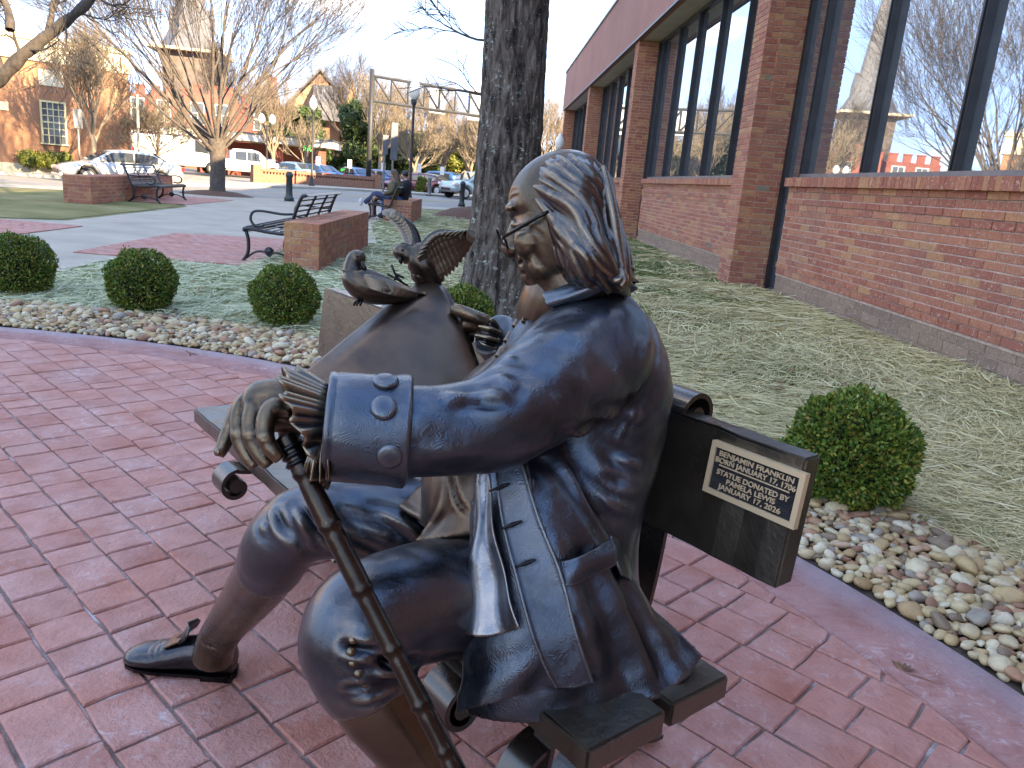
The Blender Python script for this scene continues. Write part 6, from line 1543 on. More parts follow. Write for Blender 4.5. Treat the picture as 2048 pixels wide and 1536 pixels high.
# -- breeches
br_l = pt([(1085, 1190, 1.54, .12), (1000, 1185, 1.48, .118), (900, 1195, 1.42, .110), (810, 1212, 1.36, .104), (740, 1238, 1.315, .099), (712, 1275, 1.30, .094), (722, 1320, 1.30, .090), (744, 1370, 1.303, .082), (752, 1388, 1.304, .078)], 34, 100)
br_r = pt([(1040, 1120, 1.76, .12), (940, 1070, 1.72, .115), (830, 1045, 1.68, .102), (720, 1037, 1.64, .088), (630, 1042, 1.61, .080), (582, 1064, 1.61, .078), (556, 1098, 1.63, .075), (542, 1128, 1.665, .071), (538, 1138, 1.68, .069)], 30, 90)
brch = fuse('breeches', [br_l, br_r], .0058, B_CLOTH, stat, 6)
sculpt(brch, [S([(660, 1010, 1.52), (700, 1040, 1.53), (770, 1080, 1.56)], .013, .014), S([(640, 1030, 1.52), (690, 1075, 1.54), (760, 1110, 1.58)], .010, -.010), S([(720, 995, 1.54), (780, 1030, 1.56), (840, 1075, 1.58)], .013, .013), S([(770, 985, 1.56), (815, 1020, 1.57), (860, 1065, 1.59)], .011, -.010), S([(790, 970, 1.57), (840, 1010, 1.58), (870, 1060, 1.6)], .012, .012),
              S([(545, 1010, 1.54), (565, 1050, 1.535), (600, 1080, 1.545)], .011, -.012), S([(570, 1000, 1.53), (600, 1040, 1.53), (625, 1090, 1.55)], .011, .013), S([(530, 1055, 1.55), (555, 1085, 1.56), (590, 1100, 1.57)], .010, .011), S([(520, 1080, 1.56), (550, 1110, 1.58), (600, 1120, 1.61)], .008, -.009), S([(600, 1010, 1.53), (640, 1060, 1.535), (680, 1095, 1.55)], .010, -.011),
              S([(500, 1112, 1.62), (540, 1128, 1.595), (605, 1128, 1.63)], .006, .006), S([(660, 1375, 1.24), (720, 1398, 1.22), (800, 1380, 1.235)], .006, .007), S([(652, 1355, 1.24), (720, 1378, 1.21), (800, 1362, 1.23)], .006, -.006),
              S([(820, 1290, 1.28), (880, 1260, 1.32), (940, 1270, 1.36)], .012, .012), S([(800, 1310, 1.27), (860, 1300, 1.31), (930, 1310, 1.35)], .010, -.009), S([(770, 1290, 1.24), (800, 1330, 1.25), (830, 1330, 1.28)], .010, .010), S([(740, 1310, 1.22), (790, 1330, 1.235), (835, 1320, 1.27)], .008, -.010), S([(735, 1345, 1.22), (790, 1350, 1.235), (830, 1345, 1.27)], .008, .009),
              S([(690, 1290, 1.21), (720, 1300, 1.21), (760, 1300, 1.215)], .009, -.010), S([(650, 1200, 1.24), (700, 1250, 1.215), (760, 1265, 1.225)], .02, .004, False), S([(640, 1300, 1.22), (660, 1340, 1.225), (680, 1380, 1.23)], .02, -.004, False)])
ripple(brch, .0030, .17, 8)
for u_, v_, d_ in ((706, 1279, 1.2085), (702, 1303, 1.2075), (706, 1325, 1.209), (717, 1346, 1.211), (730, 1366, 1.2195)):
    c = at(u_, v_, d_); n_o = unit(np.array([0, 0, EYE]) - c); MB().lathe([(.0072, -.008), (.0076, .000), (.006, .003), (.0005, .0036)], c, 14, n_o).build('knee_button', B_HOSE, brch, smooth=True)
# -- stockings and shoes
hose_l = pt([(735, 1345, 1.302, .074), (755, 1392, 1.305, .0745), (785, 1435, 1.31, .070), (835, 1505, 1.32, .061), (890, 1590, 1.335, .052), (935, 1670, 1.35, .046), (965, 1740, 1.36, .045)], 28, 60)
hose_r = pt([(552, 1105, 1.63, .066), (538, 1132, 1.67, .0665), (520, 1162, 1.73, .0655), (494, 1198, 1.80, .060), (462, 1238, 1.87, .052), (438, 1272, 1.92, .0475), (428, 1298, 1.935, .048), (424, 1318, 1.945, .05)], 28, 60)
fuse('stocking', [hose_l], .006, B_HOSE, stat, 4)
hr = fuse('stocking', [hose_r], .005, B_HOSE, stat, 4)
sculpt(hr, [S([(400, 1272, 1.88), (440, 1287, 1.865), (478, 1272, 1.89)], .006, .006), S([(405, 1288, 1.88), (440, 1300, 1.87), (476, 1288, 1.89)], .006, .005), S([(497, 1120, 1.61), (520, 1128, 1.60), (545, 1128, 1.60)], .006, .006), S([(492, 1138, 1.63), (515, 1145, 1.63), (535, 1143, 1.63)], .006, .004)])
def shoe(heel, toe, name='shoe'):
    ax = toe - heel; L = np.linalg.norm(ax); ax = ax / L; sd_ = np.cross(UP, ax)
    prof = [(0, .026, .078, .03), (.04, .035, .092, .04), (.15, .042, .098, .052), (.30, .043, .094, .050), (.42, .045, .086, .045), (.55, .049, .072, .035), (.70, .051, .056, .026), (.84, .048, .046, .02), (.94, .036, .036, .016), (1.0, .014, .024, .012)]
    st = []
    for t, w, h, sq in prof:
        c = heel + ax * L * t + UP * (.011 + h / 2); st.append((c, UP, sd_, (h / 2, h / 2, w)))
    o = fuse(name, [loft_rings(st, 30, 60)], .0042, B_SHOE, stat, 3)
    sole = []; n = 30
    for t, w, h, sq in prof: sole.append((heel + ax * L * t + UP * .010, w - .001))
    Ls = [p + sd_ * w for p, w in sole]; Rs = [p - sd_ * w for p, w in sole]
    MB().prism([p - UP * .0 for p in Ls] + Rs[::-1], UP * .009).build('sole', B_SHOE, o, smooth=False)
    MB().prism([heel + sd_ * .034 + ax * .004, heel + ax * .075 + sd_ * .040, heel + ax * .075 - sd_ * .040, heel - sd_ * .034 + ax * .004, heel - ax * .006], UP * .0125).build('heel', B_SHOE, o)
    c = heel + ax * L * .53 + UP * .094; tdir = unit(ax * .86 - UP * .5); nrm = np.cross(sd_, tdir); nrm = nrm if nrm[2] > 0 else -nrm
    MB().obox(c - nrm * .004, tdir * .024, sd_ * .031, nrm * .003).build('buckle', B_HOSE, o, bevel=.002)
    tg = [heel + ax * L * .50 + UP * .092, heel + ax * L * .43 + UP * .110, heel + ax * L * .40 + UP * .128, heel + ax * L * .40 + UP * .140]
    v = []; wd_ = [.028, .034, .034, .022]
    for p, w in zip(tg, wd_): v += [p + sd_ * w - ax * .012, p + ax * .004, p - sd_ * w - ax * .012]
    tgo = mesh_np('tongue', v, [(3 * k + i, 3 * k + i + 1, 3 * k + 4 + i, 3 * k + 3 + i) for k in range(3) for i in range(2)], B_SHOE, o, smooth=True)
    md = tgo.modifiers.new('t', 'SOLIDIFY'); md.thickness = .005
    sculpt(o, [([heel + ax * L * .05 + UP * .10 + sd_ * s * .04, heel + ax * L * .25 + UP * .085 + sd_ * s * .045, heel + ax * L * .48 + UP * .105 + sd_ * s * .04], .005, .004, True) for s in (-1, 1)] + [([heel + ax * L * .62 + UP * .07 + sd_ * .05, heel + ax * L * .66 + UP * .08, heel + ax * L * .62 + UP * .07 - sd_ * .05], .006, -.005, True), ([heel + ax * L * .70 + UP * .06 + sd_ * .05, heel + ax * L * .74 + UP * .07, heel + ax * L * .70 + UP * .06 - sd_ * .05], .006, .004, True)])
    return o
shoe(gnd(470, 1352), gnd(252, 1326))
ankle = at(965, 1740, 1.36); fdir = unit(V(-.96, .1, 0)); hl = np.array([ankle[0], ankle[1], 0]) - fdir * .06
shoe(hl, hl + fdir * .31)
# ---------------- head, hair, spectacles
HC = at(1125, 445, 1.47); HS = 1.47 / FOC
CR, CU, CT = ROT[:, 0], -ROT[:, 1], -ROT[:, 2]          # picture right, up and towards the lens, as world directions
PSI = math.radians(10)
RT = math.cos(PSI) * CR + math.sin(PSI) * CT; LT = math.cos(PSI) * CT - math.sin(PSI) * CR
def Hp(x, y, l): return HC + RT * ((x - 1125) * HS / math.cos(PSI)) + CU * ((445 - y) * HS) + LT * l
SL = np.array([(311, 1106, 1146, .030), (317, 1086, 1172, .055), (329, 1064, 1194, .074), (345, 1045, 1208, .086), (364, 1030, 1224, .094), (385, 1021, 1229, .098), (404, 1019, 1230, .099), (420, 1021, 1229, .098), (436, 1026, 1224, .096), (452, 1031, 1218, .095),
               (472, 1033, 1210, .093), (492, 1037, 1200, .089), (508, 1041, 1190, .084), (524, 1046, 1180, .078), (540, 1051, 1172, .072), (553, 1056, 1165, .063), (564, 1066, 1158, .050), (571, 1082, 1150, .036)], float)
def head_rings(sl, n=72, k=120, mfrac=.60, pf=.82):
    q = catmull(sl, k); w = np.linspace(0, 2 * np.pi, n, endpoint=False); cw, sw = np.cos(w), np.sin(w); v = []
    for y, xf, xb, wd in q:
        xm = xf + (xb - xf) * mfrac
        c_ = np.sign(cw) * np.abs(cw) ** pf; s_ = np.sign(sw) * np.abs(sw) ** .95
        for c, s in zip(c_, s_): v.append(Hp(xm + (c * (xm - xf) * -1 if c > 0 else -c * (xb - xm)), y, wd * s))
    i = np.arange(k - 1)[:, None] * n; j = np.arange(n)[None]; jj = (j + 1) % n
    f = [tuple(t) for t in np.stack([i + j, i + jj, i + n + jj, i + n + j], -1).reshape(-1, 4)] + [tuple(range(n))[::-1], tuple(range((k - 1) * n, k * n))]
    return np.array(v), f
def ht(pts, n=14, k=None, ell=1.0, up=None): return tb([Hp(*p[:3]) for p in pts], [p[3] for p in pts], n, ell, LT if up is None else up, k)
hd_parts = [head_rings(SL),
    ht([(1034, 440, 0, .010), (1029, 456, 0, .0125), (1025, 474, 0, .0150), (1021, 488, 0, .0180), (1022, 496, 0, .0175), (1032, 501, 0, .014)], 14, 24), ht([(1027, 500, .012, .0085), (1040, 497, .017, .0075)], 10), ht([(1027, 500, -.012, .0085), (1040, 497, -.017, .0075)], 10),
    ht([(1030, 424, -.06, .006), (1024, 421, -.03, .008), (1024, 426, 0, .006), (1024, 421, .03, .008), (1031, 425, .064, .006)], 10, 30),
    ht([(1046, 517, -.024, .006), (1041, 514, 0, .009), (1046, 517, .024, .006)], 10, 20), ht([(1051, 537, -.022, .006), (1047, 534, 0, .0095), (1051, 537, .022, .006)], 10, 20),
    ball(Hp(1064, 552, 0), (.022, .022, .020)), ball(Hp(1070, 492, .046), (.034, .034, .034)), ball(Hp(1070, 492, -.046), (.034, .034, .034)), ball(Hp(1042, 452, .034), (.0125,) * 3), ball(Hp(1042, 452, -.034), (.0125,) * 3),
    ball(Hp(1098, 540, .044), (.034, .026, .024)), ball(Hp(1098, 540, -.044), (.034, .026, .024)), ball(Hp(1082, 562, 0), (.03, .03, .018)),
    ht([(1125, 520, 0, .066), (1140, 570, 0, .062), (1165, 620, 0, .066)], 24, 20)]
# the far hand and the near hand belong to the same continuous body; arms run inside the sleeves
W_L = (622, 828, 1.205)
def chain(pts, n=14): return pt(pts, n, 10 * len(pts))
hand_l = [pt([(700, 850, 1.20, .036), (640, 836, 1.205, .033), (600, 822, 1.205, .034), (560, 812, 1.203, .036), (520, 812, 1.205, .033), (497, 816, 1.207, .024)], 22, 50, [1, .85, .95, 1.15, 1.2, 1.1], up=(0, .2, 1)),
    chain([(560, 808, 1.245, .020), (500, 800, 1.255, .0165), (478, 820, 1.252, .0148), (462, 856, 1.240, .0138), (448, 888, 1.230, .0122), (437, 912, 1.222, .0095)]),
    chain([(548, 808, 1.215, .020), (500, 803, 1.220, .0172), (482, 824, 1.213, .0158), (479, 868, 1.203, .0148), (494, 908, 1.196, .0132), (511, 934, 1.193, .0102)]),
    chain([(560, 812, 1.185, .020), (522, 806, 1.188, .0172), (506, 828, 1.180, .0160), (504, 872, 1.170, .0148), (521, 908, 1.164, .0132), (538, 932, 1.162, .0102)]),
    chain([(580, 820, 1.170, .018), (548, 816, 1.160, .0162), (533, 838, 1.151, .0150), (531, 876, 1.144, .0136), (546, 902, 1.142, .0122), (561, 920, 1.144, .0096)]),
    chain([(590, 825, 1.215, .019), (585, 850, 1.225, .018), (575, 880, 1.225, .0155), (568, 905, 1.215, .0125)]),
    ball(at(479, 868, 1.200), (.0152,) * 3), ball(at(504, 871, 1.167), (.0152,) * 3), ball(at(531, 876, 1.141), (.0140,) * 3), ball(at(463, 856, 1.238), (.0142,) * 3)]
hand_r = [pt([(1010, 690, 1.90, .036), (985, 668, 1.87, .033), (955, 652, 1.855, .036), (930, 650, 1.86, .034)], 18, 30, .7),
    chain([(975, 645, 1.835, .018), (945, 632, 1.825, .0165), (920, 622, 1.83, .0155), (904, 617, 1.84, .0125)])] + \
    [chain([(945, 640 + 12 * k, 1.875, .014), (915, 634 + 14 * k, 1.895, .0135), (893, 645 + 15 * k, 1.905, .0115)], 10) for k in range(4)]
arm_core = [pt([(1185, 700, 1.48, .06), (985, 850, 1.27, .05), (815, 862, 1.215, .045), (680, 848, 1.20, .036)], 14), pt([(1150, 660, 1.80, .05), (1060, 735, 1.95, .045), (1005, 685, 1.895, .034)], 12),
            pt([(1180, 600, 1.60, .07), (1178, 700, 1.63, .10), (1140, 900, 1.60, .11), (1090, 1150, 1.58, .12)], 16), pt([(1085, 1180, 1.56, .09), (850, 1205, 1.38, .08), (715, 1280, 1.30, .07), (790, 1440, 1.31, .052), (930, 1660, 1.35, .036), (965, 1750, 1.36, .034)], 16, 60), pt([(1040, 1120, 1.74, .09), (740, 1040, 1.65, .065), (580, 1066, 1.61, .058), (495, 1198, 1.80, .044), (432, 1300, 1.935, .036)], 16, 60)]
body = fuse('body', hd_parts + hand_l + hand_r + arm_core, .0036, B_SKIN, stat, 4)
def SH(pts, w, dep, sharp=True): return ([Hp(*p) for p in pts], w, dep, sharp)
fs_ = []
for sg in (1, -1):
    fs_ += [SH([(1030, 436, .020 * sg), (1040, 438, .045 * sg), (1060, 440, .072 * sg)], .010, -.007), SH([(1034, 452, .030 * sg), (1042, 450, .045 * sg), (1052, 452, .058 * sg)], .004, -.0025), SH([(1034, 464, .03 * sg), (1046, 468, .055 * sg), (1066, 466, .078 * sg)], .005, -.004),
            SH([(1036, 500, .020 * sg), (1046, 512, .036 * sg), (1058, 534, .046 * sg)], .005, -.0045), SH([(1076, 500, .07 * sg), (1088, 525, .066 * sg), (1096, 548, .058 * sg)], .009, -.004), SH([(1026, 408, .02 * sg), (1034, 404, .05 * sg), (1050, 406, .075 * sg)], .004, -.0028), SH([(1024, 397, .02 * sg), (1034, 392, .05 * sg), (1048, 394, .075 * sg)], .004, -.0024),
            SH([(1064, 470, .078 * sg), (1084, 478, .088 * sg), (1098, 492, .090 * sg)], .006, -.003), SH([(1074, 545, .04 * sg), (1090, 556, .045 * sg), (1108, 562, .045 * sg)], .006, -.004), SH([(1070, 512, .06 * sg), (1076, 528, .062 * sg), (1080, 544, .058 * sg)], .006, .003)]
fs_ += [SH([(1049, 525, -.03), (1045, 525, 0), (1049, 525, .03)], .0042, -.0075), SH([(1054, 545, -.018), (1051, 545, 0), (1054, 545, .018)], .005, -.004), SH([(1035, 506, 0), (1040, 510, 0)], .004, -.002)]
fs_ = [(p, w, d * .72, s_) for p, w, d, s_ in fs_]
# knuckles, tendons and nails of the near hand
fs_ += [S([(505, 806, 1.18), (560, 800, 1.168), (610, 808, 1.175)], .004, .0035), S([(528, 812, 1.165), (575, 812, 1.158), (615, 818, 1.170)], .004, .0035), S([(490, 800, 1.21), (550, 790, 1.195), (605, 797, 1.19)], .004, .003), S([(553, 822, 1.145), (590, 826, 1.15), (618, 832, 1.17)], .004, .003),
        S([(474, 866, 1.185), (486, 868, 1.185)], .0025, -.0018), S([(498, 870, 1.152), (512, 871, 1.152)], .0025, -.0018), S([(525, 874, 1.128), (538, 876, 1.128)], .0025, -.0018), S([(457, 855, 1.225), (470, 858, 1.225)], .0025, -.0018)]
sculpt(body, fs_)
for (u_, v_, d_, dx_, dy_) in ((434, 904, 1.2085, -.25, 1),):
    c = at(u_, v_, d_); t_ = unit(CR * dx_ - CU * dy_); n_o = unit(CT * .8 - CR * .5 + CU * .1); s2 = unit(np.cross(t_, n_o))
    MB().lathe([(.0062, -.001), (.0064, .0008), (.0045, .0018), (.0004, .002)], c, 14, n_o).build('fingernail', B_HOSE, body, smooth=True)

# hair: scalp shell with long wavy locks
HSL = np.array([(321, 1104, 1144, .034), (326, 1088, 1166, .060), (336, 1074, 1186, .083), (350, 1070, 1201, .097), (366, 1070, 1209, .106), (390, 1076, 1215, .112), (420, 1086, 1219, .115), (450, 1100, 1224, .117), (480, 1110, 1234, .119), (510, 1118, 1248, .121), (540, 1126, 1258, .120), (566, 1136, 1264, .114), (584, 1150, 1264, .100), (596, 1168, 1258, .08)], float)
def hair_l(x, y):
    q = [np.interp(y, HSL[:, 0], HSL[:, i]) for i in (1, 2, 3)]; xm = q[0] + (q[1] - q[0]) * .45; h = (xm - q[0]) if x < xm else (q[1] - xm)
    l = q[2] * math.sqrt(max(.0, 1 - min(1, abs(x - xm) / h) ** 2.2))
    q = [np.interp(y, SL[:, 0], SL[:, i]) for i in (1, 2, 3)]; xm = q[0] + (q[1] - q[0]) * .6; h = (xm - q[0]) if x < xm else (q[1] - xm)
    return max(l, q[2] * max(.0, 1 - min(1, abs(x - xm) / h) ** 2.3) ** .48 + .002 if y < 540 else 0)
HSI = HSL.copy(); HSI[:, 3] -= .009; HSI[:, 1] += 5; HSI[:, 2] -= 5
hair_parts = [head_rings(HSI, 72, 110, .45, .85)]
RH = np.random.default_rng(12)
tops = catmull([(1184, 336), (1126, 326), (1080, 352), (1064, 396), (1091, 420), (1104, 450), (1114, 490), (1126, 530)], 46)
ends = catmull([(1256, 556), (1256, 576), (1248, 590), (1232, 597), (1204, 594), (1182, 590), (1162, 586), (1146, 576)], 46)
mids = catmull([(1216, 420), (1203, 412), (1180, 442), (1150, 474), (1148, 500), (1142, 516), (1138, 536), (1136, 552)], 46)
def lock(a, b, c, ph, amp, r, sg, lift, curl):
    P = []
    C_ = np.array([[a[0], a[1]], [(a[0] * .45 + b[0] * .55) , (a[1] * .5 + b[1] * .5)], [b[0], b[1]], [b[0] * .55 + c[0] * .45 - 2, b[1] * .5 + c[1] * .5], [c[0], c[1]]])
    q = catmull(C_, 24); t = np.linspace(0, 1, 24)
    nx = np.gradient(q, axis=0); nx = np.stack([-nx[:, 1], nx[:, 0]], -1); nx /= np.linalg.norm(nx, axis=1)[:, None]
    q = q + nx * (amp * np.sin(ph + t * 6.8) * t ** .8)[:, None]
    if curl:
        kk = t > .88; q[kk, 0] += curl * (t[kk] - .88) * 90; q[kk, 1] -= 12 * (t[kk] - .88) * 8
    for (x, y), tt in zip(q, t):
        l = hair_l(x, y); P.append(Hp(x, y, sg * (1 if sg > 0 else .80) * (l + lift * math.sin(math.pi * min(1, tt * 1.1)) ** .7 - .004 - .007 * max(0, 1 - tt * 5))))
    rad = r * np.sin(np.pi * np.clip(t * .95 + .03, 0, 1)) ** .75
    return tube_geo(P, np.maximum(rad, .0008), 9, 1.0 + .0 * rad, LT)
for sg, cnt in ((1, 36), (-1, 28)):
    for k in range(cnt):
        i = int(round(k * 45 / (cnt - 1))); j = int(np.clip(i + RH.integers(-3, 4), 0, 45))
        hair_parts.append(lock(tops[i] + RH.normal(0, 2, 2), mids[int((i + j) / 2)] + RH.normal(0, 3, 2), ends[j] + RH.normal(0, 3, 2), RH.uniform(0, 6.28), RH.uniform(5, 11), RH.uniform(.006, .0135), sg, RH.uniform(.0, .009), RH.choice([0, 0, 1, -1])))
    for k in range(26 if sg > 0 else 12):         # shorter overlapping locks that start lower
        i = RH.integers(2, 44); a = mids[i] + RH.normal(0, 7, 2) - np.array([0, 18]); c = ends[int(np.clip(i + RH.integers(-4, 5), 0, 45))] + RH.normal(0, 6, 2); b = (a + c) / 2 + RH.normal(0, 4, 2)
        hair_parts.append(lock(a, b, c, RH.uniform(0, 6.28), RH.uniform(4, 9), RH.uniform(.006, .0105), sg, RH.uniform(.006, .014), RH.choice([1, -1, 1.4])))
for (cx_, cy_, l_) in ((1236, 572, .088),):     # curled ends
    sp_ = [Hp(cx_ + (3 + 12 * t) * math.cos(7.5 * t), cy_ + (3 + 12 * t) * math.sin(7.5 * t), l_ + .01 * (1 - t)) for t in np.linspace(0, 1, 20)]
    hair_parts.append(tube_geo(sp_, np.linspace(.005, .009, 20), 8))
for k in range(14):       # back of the head
    l0 = -.09 + .18 * k / 13; a = Hp(1222, 360, l0 * .9); b = Hp(1238, 450, l0); c = Hp(1262 + RH.normal(0, 5), 575 + RH.normal(0, 8), l0 * .95)
    P = catmull([a - RT * .012, b - RT * .010, (b + c) / 2 + RT * RH.normal(-.006, .003), c - RT * .012], 20); hair_parts.append(tube_geo(P, .010 * np.sin(np.pi * np.linspace(.06, .98, 20)) ** .5 + .001, 8))
hair = fuse('hair', hair_parts, .0026, B_HAIR, stat, 1)
# spectacles
gl = empty('spectacles', (0, 0, 0)); gl.parent = stat
gm = MB()
for sg in (1, -1):
    c = Hp(1024, 481, .036 * sg) - RT * .012; e_l = LT * .021 + RT * .006 * sg * 1; e_u = CU * .019 + RT * -.010
    gm.tube([c + e_l * math.cos(w) + e_u * math.sin(w) for w in np.linspace(0, 2 * np.pi, 26)], .0021, 7, cap=False)
    gm.tube([c + e_l * sg * 1.02, Hp(1050, 472, .083 * sg), Hp(1092, 455, .104 * sg), Hp(1112, 447, .104 * sg)], .0030, 7, 1.3)
gm.tube([Hp(1022, 476, .015) - RT * .012, Hp(1019, 470, 0) - RT * .012, Hp(1022, 476, -.015) - RT * .012], .002, 7)
g_ = gm.build('frame', B_CANE, gl, smooth=True)
bpy.data.objects.remove(gl); g_.name = 'spectacles'; g_.parent = stat
# lace at the far wrist
solid('lace_ruffle', patch([[(962, 632, 1.835), (985, 640, 1.83), (1000, 655, 1.84)], [(955, 655, 1.825), (978, 665, 1.815), (1000, 676, 1.83)], [(948, 682, 1.83), (968, 690, 1.82), (992, 700, 1.835)]], 40, 20, .005, lambda u, v: .006 * np.sin(18 * v + 3 * u)), B_HAIR, stat)

# ---------------- cane of jointed bamboo
cane = empty('walking_cane', tuple(at(575, 880, 1.16)), label='jointed bamboo-pattern bronze cane under the left hand of the statue', cat='cane')
cane['label'] = 'slanting bronze cane with bamboo joints, gripped at its top by the statue'
CI = Matrix.Translation(-at(575, 880, 1.16))
c0, c1 = at(570, 872, 1.165), at(889, 1505, 1.135); cd = unit(c1 - c0); L = (0.0 - c0[2]) / cd[2]
ss = np.linspace(0, L, 260); nodes = [0.062] + [np.linalg.norm(at(u, v, 1.16 - .03 * (v - 872) / 633) - c0) for u, v in ((647, 1057), (716, 1184), (778, 1303), (836, 1413), (887, 1504))]
step = nodes[-1] - nodes[-2]
while nodes[-1] + step < L - .03: nodes.append(nodes[-1] + step)
rad = np.interp(ss, [0, .04, .14, .30, .50, .75, L], [.0150, .0155, .0172, .0148, .0125, .0096, .009])
for nd in nodes: rad = rad + .0022 * np.exp(-((ss - nd) / .0045) ** 2) - .0012 * np.exp(-((ss - nd - .011) / .006) ** 2)
rad += .0006 * np.sin(ss * 60)
q = MB().tube([c0 + cd * s for s in ss], rad, 20); o = q.build('shaft', B_CANE, cane, smooth=True); o.matrix_local = CI
q = MB()
for s in (.020, .032, .044): q.tube([c0 + cd * (s - .004), c0 + cd * s, c0 + cd * (s + .004)], [.0175, .0205, .0175], 20)
o = q.build('collar_ring', B_IRON, cane, smooth=True); o.matrix_local = CI

# ---------------- broadsheet the figure reads
sheet_o = solid('broadsheet', patch([[(598, 752, 1.74), (680, 690, 1.80), (752, 636, 1.86), (815, 588, 1.91), (848, 560, 1.94), (872, 556, 1.95)], [(622, 790, 1.71), (700, 720, 1.755), (775, 655, 1.81), (838, 606, 1.86), (880, 582, 1.89), (905, 590, 1.905)],
        [(660, 850, 1.68), (735, 780, 1.715), (805, 712, 1.76), (868, 660, 1.80), (915, 640, 1.83), (938, 655, 1.85)], [(720, 930, 1.66), (790, 860, 1.69), (850, 790, 1.72), (905, 735, 1.76), (950, 720, 1.79), (968, 732, 1.81)], [(790, 985, 1.655), (850, 925, 1.67), (905, 860, 1.70), (950, 805, 1.73), (985, 790, 1.76), (1000, 800, 1.78)]],
        70, 50, .006, lambda u, v: .010 * np.sin(3 * u + 2 * v)), B_SHEET, None)
tag(sheet_o, 'large curling bronze broadsheet held up in front of the statue', 'newspaper')

# ---------------- doves
def feather(root, tip, nrm, w, th=.0022, n=8):
    root, tip = np.asarray(root), np.asarray(tip); d = tip - root; s = unit(np.cross(d, nrm)); v = []
    for k in range(n + 1):
        t = k / n; ww = w * (.55 + .45 * math.sin(math.pi * min(1, t * 1.15))) * (1 if t < .85 else max(.12, 1 - ((t - .85) / .15) ** 2)); p = root + d * t + nrm * (.006 * math.sin(math.pi * t))
        v += [p - s * ww, p + nrm * th * 1.5, p + s * ww, p - nrm * th]
    f = [(4 * k + i, 4 * k + (i + 1) % 4, 4 * k + 4 + (i + 1) % 4, 4 * k + 4 + i) for k in range(n) for i in range(4)] + [(3, 2, 1, 0), tuple(4 * n + i for i in range(4))]
    return v, f
def wing(name, root_pts, tip_pts, depth_pts, parent, nf, w, cover=True, rows=((1.0, 1.0), (.62, .9), (.36, .8))):
    """fan of overlapping flight feathers between a leading-edge line and a line of tips"""
    m = MB()
    for q_, (frac, wf) in enumerate(rows):
        rt = catmull(np.array([at(*p) for p in root_pts]), nf); tp = catmull(np.array([at(*p) for p in tip_pts]), nf)
        for k in range(nf):
            r_, t_ = rt[k], rt[k] + (tp[k] - rt[k]) * frac
            m.add(*feather(r_, t_, unit(CT + .25 * CU), w * wf))
            if q_: pass
        # lift the shorter rows towards the viewer
        if q_:
            for i in range(len(m.v) - nf, len(m.v)): m.v[i] = m.v[i] + CT * .004 * q_
    m.tube(catmull(np.array([at(*p) for p in root_pts]), 20), np.linspace(.014, .006, 20), 8)
    return m.build(name, B_BIRD, parent, smooth=False)
d1 = empty('dove', tuple(at(718, 604, 1.84)), label='bronze dove standing with folded wings on the edge of the broadsheet', cat='bird', group='bronze doves on the broadsheet')
I1 = Matrix.Translation(-at(718, 604, 1.84))
def kid(o, inv): o.matrix_local = inv; return o
bd = fuse('body', [pt([(703, 540, 1.85, .022), (712, 556, 1.85, .036), (735, 572, 1.85, .041), (770, 582, 1.855, .034), (805, 588, 1.86, .022), (835, 594, 1.87, .011)], 18, 40), pt([(706, 545, 1.85, .027), (708, 526, 1.85, .022), (714, 517, 1.85, .0225)], 14, 20), ball(at(713, 517, 1.85), (.0235, .0235, .0215))], .0032, B_BIRD, d1, 3); kid(bd, I1)
kid(MB().tube([at(722, 524, 1.832), at(730, 537, 1.826), at(733, 543, 1.826)], [.0062, .0045, .001], 8).build('beak', B_BIRD, d1, smooth=True), I1); kid(MB().add(*ball(at(714, 513, 1.829), (.0032,) * 3)).build('eye', M_SLIT, d1, smooth=True), I1)
wm = MB()
for k in range(9):
    t = k / 8; wm.add(*feather(at(735 + 8 * t, 556 + 16 * t, 1.806), at(826 + 14 * math.sin(3 * t) - 6 * t, 582 + 12 * t, 1.835), unit(CT + .3 * CU), .011))
for k in range(7):
    t = k / 6; wm.add(*feather(at(728 + 8 * t, 552 + 18 * t, 1.803), at(776 + 6 * t, 572 + 10 * t, 1.808), unit(CT + .3 * CU), .010))
kid(wm.build('wing', B_BIRD, d1), I1)
tm_ = MB()
for k in range(5): tm_.add(*feather(at(800, 588 + k, 1.858 + .005 * k), at(858, 590 + 4 * k, 1.875 + .008 * k), unit(CU + .4 * CT), .010))
kid(tm_.build('tail', B_BIRD, d1), I1)
lg = MB().tube([at(742, 592, 1.85), at(732, 598, 1.845), at(722, 602, 1.842)], [.008, .0055, .0045], 8)
for dx_ in (-9, -3, 4): lg.tube([at(722, 601, 1.842), at(718 + dx_, 605, 1.834), at(716 + dx_, 612, 1.834)], [.0042, .0038, .002], 6)
kid(lg.build('foot', B_BIRD, d1, smooth=True), I1)
d2 = empty('dove', tuple(at(850, 560, 1.93)), label='bronze dove landing with both wings raised above the curl of the sheet', cat='bird', group='bronze doves on the broadsheet')
I2 = Matrix.Translation(-at(850, 560, 1.93))
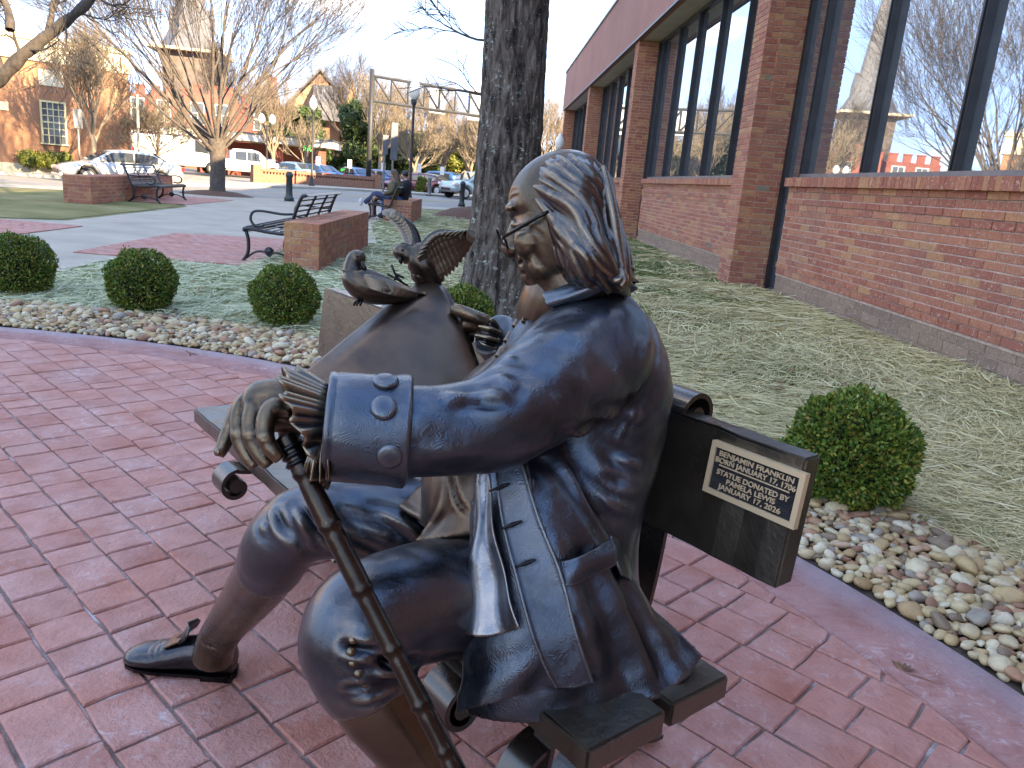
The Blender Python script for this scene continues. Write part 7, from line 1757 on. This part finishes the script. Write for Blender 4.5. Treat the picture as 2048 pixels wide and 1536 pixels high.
bd = fuse('body', [pt([(818, 505, 1.93, .022), (833, 512, 1.93, .036), (850, 530, 1.93, .039), (866, 550, 1.935, .030), (880, 568, 1.94, .016)], 18, 40), pt([(822, 512, 1.93, .026), (812, 505, 1.93, .025)], 14, 16), ball(at(806, 504, 1.93), (.0265, .025, .024)), ball(at(842, 552, 1.93), (.026, .026, .022))], .0032, B_BIRD, d2, 3); kid(bd, I2)
kid(MB().tube([at(801, 514, 1.915), at(801, 524, 1.912), at(803, 529, 1.913)], [.0066, .0048, .001], 8).build('beak', B_BIRD, d2, smooth=True), I2); kid(MB().add(*ball(at(805, 501, 1.906), (.0034,) * 3)).build('eye', M_SLIT, d2, smooth=True), I2)
w1 = wing('wing', [(842, 512, 1.905), (856, 484, 1.90), (876, 468, 1.90), (908, 467, 1.905), (934, 470, 1.91)], [(868, 556, 1.92), (888, 556, 1.915), (908, 543, 1.915), (930, 515, 1.92), (951, 479, 1.93)], None, d2, 13, .0165, rows=((1.0, 1.0), (.70, .9), (.50, .85), (.32, .8), (.18, .8))); kid(w1, I2)
w2 = wing('wing', [(836, 500, 1.95), (830, 470, 1.96), (818, 448, 1.965), (796, 432, 1.97)], [(808, 478, 1.985), (798, 462, 1.99), (786, 446, 1.995), (764, 423, 2.0)], None, d2, 11, .013, rows=((1.0, 1.0), (.5, .9))); kid(w2, I2)
fm_ = MB()
for u_ in (838, 856): fm_.tube([at(u_, 562, 1.93), at(u_ - 3, 570, 1.925)], [.006, .0045], 7)
kid(fm_.build('foot', B_BIRD, d2, smooth=True), I2)
tw = MB()
for a, b_ in (((783, 530, 1.87), (792, 552, 1.865)), ((792, 552, 1.865), (806, 566, 1.862)), ((792, 552, 1.865), (788, 562, 1.862)), ((792, 548, 1.865), (808, 556, 1.86)), ((776, 548, 1.868), (806, 566, 1.862)), ((806, 566, 1.862), (816, 571, 1.868))): tw.tube([at(*a), at(*b_)], [.0035, .0022], 6)
two = tw.build('olive_twig', B_BIRD, None, smooth=True); tag(two, 'small bronze twig lying between the two doves', 'twig')
